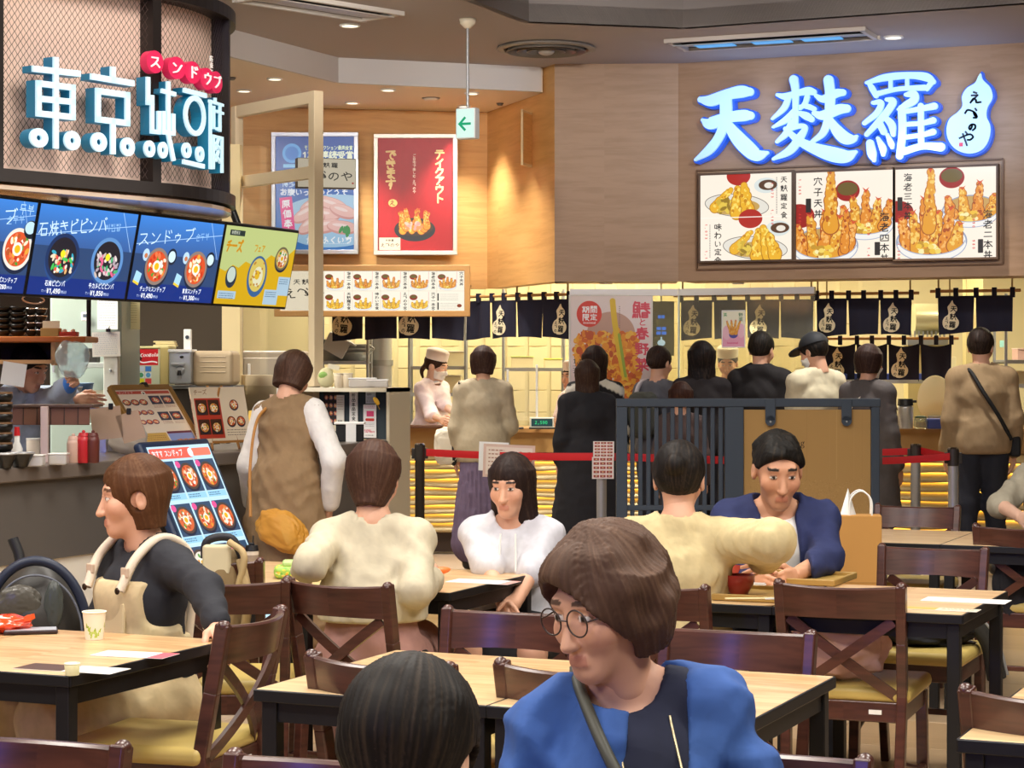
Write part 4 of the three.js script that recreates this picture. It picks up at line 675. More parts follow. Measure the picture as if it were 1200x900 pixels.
{
  const d = 12.875;
  sheet('leaflet', 'dark leaflet with rows of red stews behind the woman in the vest', 'leaflet', 378, 459, 398, 505, d, leafTex(160, 300, '#2a1c18', (x, w, h) => { for (let i = 0; i < 3; i++) for (let j = 0; j < 4; j++) stew(x, w * (0.2 + i * 0.3), h * (0.15 + j * 0.2), 22); x.fillStyle = '#e9dcc4'; x.fillRect(0, h * 0.85, w, h * 0.15); }), { turn: -0.41, v: 11.424 });
  sheet('leaflet', 'narrow white curled leaflet with a large number in the cabinet', 'leaflet', 394, 463, 404, 498, d, leafTex(80, 260, '#f3efe6', (x, w, h) => { tiny(x, 10, 20, 60, 6, 20, '#a98a6a', 4); x.fillStyle = '#222'; x.font = 'bold 30px sans-serif'; x.fillText('500', 12, h - 20); }), { turn: -0.41, v: 11.424 });
  sheet('notice', 'tall narrow white notice with vertical black writing in the cabinet', 'notice', 409, 459, 420, 497, d, leafTex(90, 300, '#f4f2ee', (x) => text(x, '新品単品定食', 24, 12, 42, { vertical: true })), { turn: -0.41, v: 11.424 });
  sheet('notice', 'small bluish notice at the upper right of the cabinet', 'notice', 428, 459, 441, 473, d, leafTex(120, 130, '#c9d2dc', (x) => { x.fillStyle = '#333b4a'; x.font = 'bold 26px sans-serif'; x.fillText('QUO', 14, 40); tiny(x, 14, 60, 90, 4, 16, '#556', 5); }), { turn: -0.41, v: 11.424 });
  sheet('leaflet', 'white and pink discount leaflet printed with 10 percent', 'leaflet', 425, 474, 442, 513, d, leafTex(160, 360, '#f7f2f2', (x, w, h) => { tiny(x, 14, 16, 130, 2, 18, '#c0306a', 6); x.fillStyle = '#e8467c'; x.fillRect(40, 70, 90, 60); rrect(x, 26, 150, 110, 30, 14, '#d8342c'); tiny(x, 24, 200, 110, 3, 16, '#888', 4); x.fillStyle = '#d81e4a'; x.font = 'bold 48px sans-serif'; x.fillText('10%', 8, 306); x.font = 'bold 26px sans-serif'; x.fillText('OFF', 94, 306); tiny(x, 20, 330, 110, 1, 10, '#444', 6); }), { turn: -0.41, v: 11.424 });
  { const c = P(441, 470, 12.585), t = thing('ornament', 'small yellow leaf shaped ornament on the cabinet edge', 'ornament', c, TH); part(t, 'leaf', ball(0.014, 0.028, 0.006, 0, 0, 0, 12).rotateZ(0.6), M('#e8b422', 0.5)); part(t, 'stem', bar([0, -0.01, 0], [0.02, -0.05, 0], 0.002, 6), M('#b98a1c', 0.6)); }
  const bx = P(410, 507, 12.45); const t = thing('tissue_box', 'small black and white dispenser on the counter under the narrow notices', 'dispenser', V3(bx.x, 1.031, bx.z), TH); part(t, 'body', box(0.16, 0.1, 0.08, 0, 0.05, 0, 0.006), MAT.blackSoft); part(t, 'lid', box(0.18, 0.014, 0.1, 0, 0.107, 0, 0.004), MAT.white); part(t, 'label_card', box(0.06, 0.12, 0.004, 0.01, 0.05, 0.052), MAT.paper);
  // cups and boxes on the cabinet top
  for (const [px, w, h, nm, lb] of [[382, 0.045, 0.1, 'snack_bag', 'small green and yellow snack bag on the cream cabinet top'], [397, 0.05, 0.085, 'cup_stack', 'short stack of cream paper cups on the cabinet, left of two'], [407, 0.05, 0.085, 'cup_stack', 'short stack of cream paper cups on the cabinet, right of two'], [425, 0.1, 0.055, 'container', 'wide translucent lidded tub on the cabinet top'], [443, 0.08, 0.045, 'container', 'smaller translucent tub at the right end of the cabinet top']]) {
    const p = P(px, 452, 12.45), q = thing(nm, lb, nm === 'snack_bag' ? 'bag' : nm === 'cup_stack' ? 'cups' : 'container', V3(p.x, 1.346, p.z), TH);
    if (nm === 'snack_bag') { part(q, 'pouch', ball(0.05, 0.06, 0.025, 0, 0.06, 0), M('#d9d2a2', 0.4)); part(q, 'print', ball(0.03, 0.022, 0.01, -0.012, 0.075, 0.016), M('#8fb85a', 0.5)); part(q, 'top_seal', box(0.07, 0.03, 0.006, 0.02, 0.13, 0).rotateZ(-0.2), M('#e3dcc0', 0.4)); }
    else if (nm === 'cup_stack') { part(q, 'stack', lathe([[0.001, 0], [0.024, 0], [0.032, h - 0.02], [0.03, h - 0.015], [0.034, h], [0.001, h]]), M('#efe0c0', 0.6)); part(q, 'lip', new THREE.TorusGeometry(0.033, 0.003, 6, 20).rotateX(Math.PI / 2).translate(0, h, 0), MAT.cream); }
    else { part(q, 'tub', box(w * 1.6, h, 0.1, 0, h / 2, 0, 0.012), M('#e9e4da', 0.3, { transmission: 0.3, thickness: 0 })); part(q, 'lid', box(w * 1.65, 0.01, 0.106, 0, h, 0, 0.004), MAT.white); }
  }
}
function stewGrid(bg, cols, rows, top) { return leafTex(512, 700, bg, (x, w, h) => { x.fillStyle = '#c8503c'; x.fillRect(10, 12, w - 20, 34); text(x, 'スンドゥブ', 30, 16, 26, { color: '#fff' }); disc(x, w * 0.5, 36, 20, 22, '#f4efe6'); disc(x, w * 0.5, 40, 8, 10, '#222'); top(x, w, h); }); }
{ // gold framed menu leaning on the counter
  const t = thing('framed_menu', 'gold framed menu of small stew photos leaning on the grey counter', 'menu', onU(207, 513, UC - 0.2).setY(1.031), Math.PI / 2);
  const w = 0.54, h = 0.4, q = (g) => g.translate(0, h / 2, 0).rotateX(-0.6), f = M('#9a7436', 0.4, { metalness: 0.3 });
  part(t, 'frame', q(merge([box(w, 0.03, 0.03, 0, h / 2, 0, 0.005), box(w, 0.03, 0.03, 0, -h / 2, 0, 0.005), box(0.03, h, 0.03, w / 2, 0, 0, 0.005), box(0.03, h, 0.03, -w / 2, 0, 0, 0.005)])), f);
  part(t, 'print', q(box(w - 0.03, h - 0.03, 0.008)), printed(stewGrid('#f1e3d0', 0, 0, (x, w, h) => { for (let i = 0; i < 3; i++) stew(x, w * (0.11 + i * 0.15), 140, 36, '#5a3a30'); for (let r = 0; r < 2; r++) for (let i = 0; i < 4; i++) stew(x, w * (0.09 + i * 0.115), 260 + r * 110, 28, '#7a4a6a'); for (let r = 0; r < 2; r++) for (let i = 0; i < 2; i++) { x.fillStyle = '#3b3a50'; x.fillRect(w * (0.55 + i * 0.22), 70 + r * 190, w * 0.2, 100); stew(x, w * (0.65 + i * 0.22), 120 + r * 190, 42); tiny(x, w * (0.56 + i * 0.22), 180 + r * 190, w * 0.18, 3, 12, '#a06a50', 4); } x.fillStyle = '#d8b05c'; x.fillRect(10, 500, w * 0.48, 150); tiny(x, 30, 530, w * 0.4, 5, 22, '#8a5a2a', 5); x.fillStyle = '#8fa0d8'; x.fillRect(w * 0.52, 500, w * 0.46, 150); x.fillStyle = '#6a1c3c'; x.fillRect(w * 0.52, 490, w * 0.46, 24); for (let i = 0; i < 4; i++) shrimp(x, w * (0.6 + i * 0.1), 610, 24, 60, 1.2, 2); }), 0.4));
  part(t, 'clip', q(box(0.05, 0.04, 0.03, 0.05, h / 2 + 0.01, 0, 0.006)), MAT.black); part(t, 'prop', bar([0, 0.28, -0.2], [0, 0, -0.28], 0.01, 8), f);
}
{ // small menu on an easel
  const t = thing('easel_menu', 'small cream menu card on a little wooden easel at the counter edge', 'menu', onU(265, 528, UC - 0.14).setY(1.031), Math.PI / 2 - 0.25), q = (g) => g.translate(0, 0.19, 0).rotateX(-0.22);
  part(t, 'card', q(box(0.4, 0.3, 0.008)), printed(leafTex(512, 400, '#e8d8bc', (x, w, h) => { text(x, 'チーズ', 30, 16, 40, { color: '#9a6a3a' }); x.fillStyle = '#c0402c'; x.fillRect(24, 80, 240, 290); for (let i = 0; i < 4; i++) { rrect(x, 34 + (i % 2) * 112, 92 + (i >> 1) * 140, 104, 110, 6, '#4a2a1c'); stew(x, 86 + (i % 2) * 112, 150 + (i >> 1) * 140, 44, '#2a1c18', '#d89a3c'); } for (const [a, b] of [[390, 130], [345, 250], [435, 250]]) stew(x, a, b, 40, '#5a2a1c', '#d8642c'); tiny(x, 290, 310, 190, 3, 18, '#7a6a5a', 5); }), 0.45));
  const wd = M('#b07a3c', 0.5); for (const q of [-1, 1]) part(t, 'easel_leg', bar([q * 0.1, 0, 0.0], [q * 0.05, 0.34, -0.09], 0.007, 8), wd); part(t, 'easel_rest', box(0.26, 0.012, 0.03, 0, 0.045, 0.05), wd); part(t, 'back_leg', bar([0, 0.33, -0.05], [0, 0, -0.14], 0.006, 8), wd);
}
{ // standing lit menu display in front of the counter
  const vA = onU(165, 517, UC + 0.28), t = thing('menu_stand', 'tilted bright floor standing menu display with rows of stew bowls', 'menu display', V3(UC + 0.16, 0, -(-vA.z + 0.5)), Math.PI / 2);
  const w = 0.62, h = 1.02, q = (g) => g.translate(0, h / 2, 0).rotateX(-0.44).translate(0, 0.2, 0.42), rim = M('#23324e', 0.4);
  part(t, 'bezel', q(box(w, h, 0.05, 0, 0, -0.028, 0.02)), rim);
  part(t, 'display', q(new THREE.PlaneGeometry(w - 0.07, h - 0.07)), lit(tex(640, 1060, (x, W2, h2) => { x.fillStyle = '#c9ecfb'; x.fillRect(0, 0, W2, h2); rrect(x, 10, 12, 420, 62, 10, '#ee6a5a'); rrect(x, 440, 20, 190, 46, 10, '#f0826a'); text(x, 'おすすめスンドゥブ', 30, 22, 40, { color: '#fff', weight: 0.13, narrow: 0.9 }); disc(x, 420, 44, 26, 26, '#eaf6fb'); for (let r = 0; r < 3; r++) for (let i = 0; i < 3; i++) { const X = 110 + i * 210, Y = 180 + r * 245; x.fillStyle = '#35506e'; x.fillRect(X - 96, Y - 92, 192, 184); stew(x, X, Y, 84, '#54453e', r === 2 && i === 0 ? '#efe6da' : '#e06a3c'); disc(x, X - 78, Y - 70, 24, 20, '#ee5a9a'); x.fillStyle = '#9fd8f4'; x.fillRect(X - 96, Y + 96, 192, 34); tiny(x, X - 88, Y + 104, 120, 2, 12, '#4a6a90', 5); } x.fillStyle = '#e8504a'; x.fillRect(0, 800, W2, 50); text(x, '石焼ビビンバ', 200, 806, 36, { color: '#fff', weight: 0.12 }); for (let i = 0; i < 3; i++) { x.fillStyle = '#4a6a6e'; x.fillRect(14 + i * 210, 862, 192, 150); stew(x, 110 + i * 210, 935, 68, '#2c2a2e', '#e0b070'); } }), 1.15));
  part(t, 'foot', slat([-0.26, 0.2, 0.42], [-0.26, 0.01, 0.5], 0.03, 0.03), rim); part(t, 'foot', slat([0.26, 0.2, 0.42], [0.26, 0.01, 0.5], 0.03, 0.03), rim);
  part(t, 'rear_leg', slat([-0.26, 0.95, 0.04], [-0.26, 0.01, -0.12], 0.03, 0.03), rim); part(t, 'rear_leg', slat([0.26, 0.95, 0.04], [0.26, 0.01, -0.12], 0.03, 0.03), rim);
  areaLight(t.position.clone().add(V3(0.4, 0.75, 0)), 0.5, 0.9, new THREE.Color(0xbfe6ff), 0.7, t.position.clone().add(V3(3, 1.9, 0)));
}

// ---------- inside the tofu stew kitchen ----------
const at = (px, py, d, y) => { const p = P(px, py, d); if (y !== undefined) p.y = y; return p; };
function pxBox(x0, y0, x1, y1, d, dep, r = 0.008) { const w = (x1 - x0) * mp(d), h = (y1 - y0) * mp(d); return box(w, h, dep, 0, 0, -dep / 2, r); }
const pc = (x0, y0, x1, y1, d) => P((x0 + x1) / 2, (y0 + y1) / 2, d);
{
  const t = thing('bowl_shelf', 'orange wood shelf board carrying black bowls over a small wooden rack', 'shelf', pc(0, 394, 100, 401, 10.6), TH);
  part(t, 'board', pxBox(-40, 394, 100, 401, 10.6, 0.34).translate(-20 * mp(10.6), 0, 0), M('#b8692a', 0.45));
  const k = mp(10.6), X = (px) => (px - 50) * k, Y = (py) => (397.5 - py) * k;
  part(t, 'rack_frame', [box(0.02, 0.13, 0.3, X(61), Y(413), -0.17), box(0.5, 0.02, 0.3, X(5), Y(424), -0.17), box(0.02, 0.13, 0.3, X(-30), Y(413), -0.17)], M('#c49a6a', 0.5)); part(t, 'rack_back', box(0.42, 0.12, 0.01, X(14), Y(412), -0.32), M('#3a2c25', 0.7));
  for (const q of [90, -20]) part(t, 'bracket', bar([X(q), Y(401), -0.3], [X(q), Y(340), -0.3], 0.012), MAT.black);
  for (const [px, n, rim] of [[4, 5, 0], [21, 5, 0], [37, 4, 1], [48, 4, 1]]) for (let i = 0; i < n; i++) {
    const b = thing('stone_bowl', (i ? i === n - 1 ? 'topmost ' : ['second', 'third', 'fourth'][i - 1] + ' from bottom ' : 'bottom ') + (rim ? 'steel rimmed black pot in the ' + (px < 40 ? 'left' : 'right') + ' shiny stack on the orange shelf' : 'black stone bowl in the ' + (px < 10 ? 'leftmost' : 'second') + ' dark stack on the orange shelf'), 'bowl', at(px, 0, 10.72, P(0, 394, 10.6).y + i * (rim ? 0.036 : 0.03)), 0, rim ? 'steel rimmed pots on the orange shelf' : 'black stone bowls on the orange shelf');
    const r = rim ? 0.03 : 0.042; part(b, 'bowl', lathe([[0.001, 0], [r * 0.6, 0], [r, 0.022], [r, 0.033], [r * 0.85, 0.03], [0.001, 0.012]], 20), M('#15130f', 0.35)); if (rim) part(b, 'rim', new THREE.TorusGeometry(r, 0.004, 6, 24).rotateX(Math.PI / 2).translate(0, 0.033, 0), MAT.chrome);
  }
  const s = at(60, 0, 10.5, P(0, 394, 10.5).y), c1 = thing('carton', 'open white carton with a cream flap on the orange shelf', 'box', s, TH); part(c1, 'body', box(0.09, 0.04, 0.08, 0, 0.02, 0, 0.003), M('#caa35e', 0.7)); part(c1, 'flap', box(0.085, 0.05, 0.003, -0.005, 0.055, -0.01).rotateX(-0.2), M('#f1e8d2', 0.7));
  const c2 = thing('carton', 'low red carton at the right end of the orange shelf', 'box', at(81, 0, 10.5, s.y), TH); part(c2, 'body', box(0.085, 0.022, 0.07, 0, 0.011, 0, 0.003), M('#d9452c', 0.6)); part(c2, 'contents', [ball(0.012, 0.01, 0.012, 0.02, 0.026, 0), ball(0.012, 0.01, 0.012, -0.02, 0.026, 0.01)], M('#e8d0b0', 0.6));
  solo('hanging_ring', 'thin pinkish metal ring hanging above the black bowls', 'ring', [new THREE.TorusGeometry(0.052, 0.004, 8, 36).rotateX(1.2), bar([0.04, 0.015, 0], [0.05, 0.06, 0], 0.004)], M('#d9b9a6', 0.3, { metalness: 0.6 }), P(39, 351, 10.4), TH);
}
{
  const f = thing('refrigerator', 'pale green steel refrigerator covered with papers behind the screens', 'refrigerator', at(100, 0, 12.0, 0), TH);
  const k = mp(12), hh = P(0, 338, 12).y; part(f, 'body', box(84 * k, hh, 0.6, 0, hh / 2, -0.31, 0.01), M('#a4b2aa', 0.4)); part(f, 'door', box(80 * k, hh * 0.36, 0.03, 0, hh * 0.81, 0.0, 0.01), M('#a9b8ae', 0.35)); part(f, 'door', box(80 * k, hh * 0.58, 0.03, 0, hh * 0.31, 0.0, 0.01), M('#a9b8ae', 0.35)); part(f, 'handle', bar([-0.17, hh * 0.75, 0.04], [-0.17, hh * 0.9, 0.04], 0.01), MAT.steel);
  const th = thing('thermometer', 'tiny white digital thermometer on the pale green refrigerator', 'thermometer', P(100, 371, 11.95), TH); part(th, 'body', box(0.045, 0.05, 0.014, 0, 0, 0, 0.006), MAT.white); part(th, 'display', box(0.024, 0.018, 0.003, 0, 0.005, 0.008), M('#5a6670', 0.3));
  const pp = (name, label, x0, y0, x1, y1, dd, ink, o) => sheet(name, label, 'paper', x0, y0, x1, y1, dd, leafTex(128, 180, '#fff', scribble(ink)), o);
  pp('paper', 'white sheet on the refrigerator right below the screens', 114, 340, 138, 386, 11.94, '#9aa4b4'); pp('paper', 'white clipped sheet hanging in front of the cream post', 108, 389, 141, 418, 11.365, '#b4bcc8', { roll: 0.03 });
  solo('binder_clip', 'black binder clip holding the white hanging sheet', 'clip', [box(0.025, 0.018, 0.012, 0, 0, 0, 0.003), bar([0, 0, 0], [0.008, 0.02, 0.01], 0.0025)], MAT.black, P(127, 387, 11.355), TH);
  sheet('paper', 'yellowish sheet on the dark wall under the third screen', 'paper', 146, 340, 164, 386, 12.3, leafTex(128, 200, '#e9dfae', (x) => tiny(x, 16, 30, 90, 12, 12, '#b8a878', 3))); sheet('paper', 'narrow yellow slip with vertical writing beside the refrigerator', 'paper', 139, 340, 145, 377, 12.3, leafTex(40, 200, '#e4d18a', (x) => text(x, '石焼牛', 8, 60, 24, { vertical: true })));
  [[140, 381, 147, 396], [141, 397, 146, 410], [140, 408, 147, 424]].forEach((r, i) => sheet('note', ['upper orange note in the column beside the hanging sheet', 'middle orange note in the column beside the hanging sheet', 'lowest orange note in the column beside the hanging sheet'][i], 'note', ...r, 12.2, leafTex(40, 60, '#e3b072', (x) => tiny(x, 6, 10, 28, 4, 10, '#a87a48', 2))));
  const post = thing('post', 'cream steel post standing under the white hanging sheet', 'post', at(131, 0, 11.4, 1.0), TH); part(post, 'column', box(0.08, P(0, 400, 11.4).y - 1.0, 0.06, 0, (P(0, 400, 11.4).y - 1.0) / 2, 0, 0.006), M('#e3e4d8', 0.5)); part(post, 'knob', ball(0.008, 0.008, 0.008, 0, P(0, 434, 11.4).y - 1.0, 0.035), MAT.dullSteel); part(post, 'foot', box(0.1, 1.0, 0.08, 0, -0.5, 0), MAT.dullSteel);
}
{ // drink dispenser, soft-serve machine, shelf unit carrying them
  const d = 13.0, k = mp(d), base = P(0, 452, d).y, st = thing('equipment_cabinet', 'dark equipment cabinet under the drink dispensers', 'cabinet', at(211, 0, d, 0), TH); part(st, 'body', box(0.64, base - 0.02, 0.5, 0, (base - 0.02) / 2, -0.25, 0.01), M('#41382f', 0.6)); part(st, 'top', box(0.66, 0.02, 0.52, 0, base - 0.01, -0.25), MAT.dullSteel);
  const a = thing('drink_dispenser', 'cream drink dispenser with a red soda sticker', 'drink dispenser', at(173, 0, d, base), TH), H = 45 * k; part(a, 'body', box(46 * k, H, 0.3, 0, H / 2, -0.16, 0.012), M('#d9cf9f', 0.45)); part(a, 'lid', box(48 * k, 0.014, 0.32, 0, H, -0.16, 0.005), M('#e8dfa0', 0.4)); part(a, 'side_panel', box(10 * k, H * 0.98, 0.02, 20 * k, H / 2, 0, 0.004), M('#cdb877', 0.4));
  part(a, 'front_print', new THREE.PlaneGeometry(36 * k, 43 * k).translate(-4 * k, H / 2, -0.008), printed(tex(360, 430, (x, w, h) => { x.fillStyle = '#ccd2b4'; x.fillRect(0, 0, w, h); x.fillStyle = '#d2202a'; x.fillRect(20, 10, 320, 190); disc(x, 80, 110, 70, 80, '#4a1c14'); disc(x, 90, 90, 40, 50, '#8a4a3a'); disc(x, 60, 60, 20, 18, '#e8e0dc'); x.save(); x.translate(126, 104); x.rotate(-0.06); x.font = 'italic bold 54px serif'; x.fillStyle = '#fff'; x.fillText('Coca', 0, 0); x.fillText('Cola', 96, 4); x.fillRect(92, -14, 14, 6); x.restore(); x.strokeStyle = '#fff'; x.lineWidth = 16; x.beginPath(); x.moveTo(120, 150); x.bezierCurveTo(180, 200, 240, 130, 330, 170); x.stroke(); const cs = ['#c9d6e4', '#3f7fd0', '#4a9a6a', '#57a0d0', '#e8e020', '#e04a4a']; cs.forEach((c, i) => { x.fillStyle = i > 3 || i < 2 ? c : '#dfe8ee'; x.fillRect(105 + (i % 2) * 84, 212 + (i >> 1) * 72, 72, 62); if (i === 2 || i === 3) disc(x, 141 + (i % 2) * 84, 243 + (i >> 1) * 72, 28, 28, c); }); }), 0.4));
  const b = thing('drink_machine', 'silver drink machine with a round tap beside the cream dispenser', 'drink machine', at(211, 0, d - 0.1, base), TH), hb = 42 * k; part(b, 'face', [box(26 * k, hb * 0.9, 0.2, 0, hb * 0.5, -0.1, 0.012)], M('#c3c8cc', 0.3, { metalness: 0.4 })); part(b, 'cap', box(28 * k, 0.02, 0.22, 0, hb * 0.97, -0.1, 0.006), MAT.white); part(b, 'tap', [cyl(0.03, 0.02, 0.03, 0, 0, 0, 20).rotateX(Math.PI / 2).translate(0, hb * 0.42, 0.015), cyl(0.012, 0.012, 0.05, 0, hb * 0.3, 0.02, 12), box(0.08, 0.015, 0.03, -0.01, hb * 0.6, 0.01, 0.004)], MAT.steel); part(b, 'spout', cyl(0.015, 0.01, 0.03, 0, hb * 0.36, 0.03, 12), MAT.black); part(b, 'button', ball(0.012, 0.008, 0.006, 0.01, hb * 0.8, 0.002), MAT.black);
  const c = thing('ice_machine', 'wide beige ice machine with grooves next to the silver drink machine', 'ice machine', at(249, 0, d - 0.05, base), TH); part(c, 'body', box(48 * k, 41 * k, 0.35, 0, 20.5 * k, -0.18, 0.03), M('#cbb491', 0.5)); for (let i = 0; i < 4; i++) part(c, 'groove', box(30 * k, 0.006, 0.006, 0, (16 + i * 6) * k, -0.003, 0.002), M('#e0cdae', 0.5));
  const w = thing('hand_dispenser', 'slim white upright dispenser on top of the drink machines', 'dispenser', at(220, 0, d + 0.1, base + 38 * k), TH); part(w, 'body', box(9 * k, 27 * k, 0.04, 0, 15 * k, 0, 0.006), MAT.white); part(w, 'button', cyl(0.012, 0.012, 0.01, 0, 0, 0, 14).rotateX(Math.PI / 2).translate(0, 19 * k, 0.022), M('#3a4450', 0.4));
  solo('tray_stack', 'flat stack of cream lids on top of the drink dispenser', 'lids', [box(0.14, 0.012, 0.1, 0, 0.006, 0, 0.004), box(0.12, 0.012, 0.1, 0.005, 0.019, 0, 0.004), box(0.13, 0.01, 0.1, -0.004, 0.03, 0, 0.004)], M('#e9d7a0', 0.5), at(194, 0, d + 0.12, base + 46 * k), TH);
  struct('pillar_1', box(21 * mp(13.6), 2.0, 0.12, 0, 1.9, 0), M('#e6d2a0', 0.6)).position.copy(at(272, 0, 13.6, 0)); scene.children[scene.children.length - 1].rotation.y = TH;
  struct('wall_stall_side', box(0.95, 2.9, 0.08, 0, 1.45, 0), M('#4a3f31', 0.8)).position.copy(at(186, 0, 14.3, 0)); scene.children[scene.children.length - 1].rotation.y = TH;
}
{ // white plastic cups and bags by the easel menu, napkin box
  for (const [px, w, lb] of [[247, 0.05, 'crumpled clear plastic bag of cups, leftmost above the easel menu'], [261, 0.045, 'crumpled white plastic bag of cups, middle one above the easel menu'], [275, 0.045, 'crumpled white plastic bag of cups beside the cream pillar']]) { const g = ico(12), p = g.attributes.position; for (let i = 0; i < p.count; i++) { const n = 0.75 + 0.5 * vnoise(p.getX(i) * 3 + px, p.getY(i) * 3, p.getZ(i) * 3); p.setXYZ(i, p.getX(i) * n * w, (p.getY(i) + 0.9) * n * 0.1, p.getZ(i) * n * 0.05); } g.computeVertexNormals(); const q = at(px, 0, 12.2, 1.03); const t = thing('plastic_bag', lb, 'bag', q, TH + 0.3); part(t, 'bag', g, M('#eeece4', 0.3, { transmission: 0.35, thickness: 0 })); part(t, 'cups', lathe([[0.001, 0], [0.028, 0], [0.036, 0.17], [0.001, 0.17]], 18), MAT.white); }
  const n = thing('napkin_box', 'yellow topped napkin box by the shoulder of the woman in the vest', 'napkin box', onU(303, 500, UC - 0.3).setY(1.03), TH); part(n, 'box', box(0.14, 0.13, 0.1, 0, 0.065, 0, 0.006), M('#e6ddc8', 0.5)); part(n, 'napkins', new THREE.CylinderGeometry(0.055, 0.06, 0.07, 20).scale(1, 1, 0.6).translate(0, 0.16, 0), M('#e8bf5a', 0.6)); 
  const tp = thing('tape_dispenser', 'black tape dispenser with a yellow roll on the counter', 'tape dispenser', onU(305, 522, UC - 0.2).setY(1.031), TH); part(tp, 'base', box(0.11, 0.05, 0.06, 0, 0.025, 0, 0.01), MAT.black); part(tp, 'roll', new THREE.TorusGeometry(0.026, 0.012, 8, 24).translate(0.02, 0.065, 0), M('#e6d27a', 0.4));
  [[316, 462, 327, 520, '#d9b49a', 'pinkish card standing behind the napkin box'], [324, 455, 337, 520, '#e6e0d6', 'pale card with a teal band behind the woman in the vest']].forEach(([a, b, c2, e, col, lb]) => sheet('card', lb, 'card', a, b, c2, e, 12.1, leafTex(90, 240, col, (x, w, h) => { x.fillStyle = '#7a2a5a'; x.fillRect(6, h * 0.65, w - 12, 40); disc(x, w / 2, 60, 24, 34, '#c0704a'); x.fillStyle = '#2f8aa0'; x.fillRect(0, h * 0.5, w, 20); })));
  const cb = M('#a98f7c', 0.7);
  [[107, 474, 143, 518, -0.12, 'brown clipped sheet hanging over the counter, the larger one'], [140, 480, 167, 520, -0.3, 'brown clipped sheet half behind the gold framed menu']].forEach(([a, b, c2, e, r, lb], i) => { const t = thing('clip_sheet', lb, 'sheet', P((a + c2) / 2, (b + e) / 2, 10.1), TH); part(t, 'sheet', box((c2 - a) * mp(10.1), (e - b) * mp(10.1) * 0.85, 0.004).rotateZ(-r), cb); part(t, 'clip', box(0.022, 0.03, 0.015, 0.02 - i * 0.03, (e - b) * mp(10.1) * 0.45, 0, 0.004), MAT.black); });
  const pb = solo('plastic_bag', 'crumpled clear bag of paper on the counter left of the framed menu', 'bag', ball(0.1, 0.085, 0.05, 0, 0.085, 0, 24), M('#cfc4b8', 0.35, { transmission: 0.25, thickness: 0 }), onU(150, 536, UC - 0.25).setY(1.031), TH); const pp = pb.geometry.attributes.position; for (let i = 0; i < pp.count; i++) { const n = 0.8 + 0.4 * vnoise(pp.getX(i) * 40, pp.getY(i) * 40, pp.getZ(i) * 40); pp.setXYZ(i, pp.getX(i) * n, pp.getY(i) * n, pp.getZ(i) * n); } pb.geometry.computeVertexNormals();
}
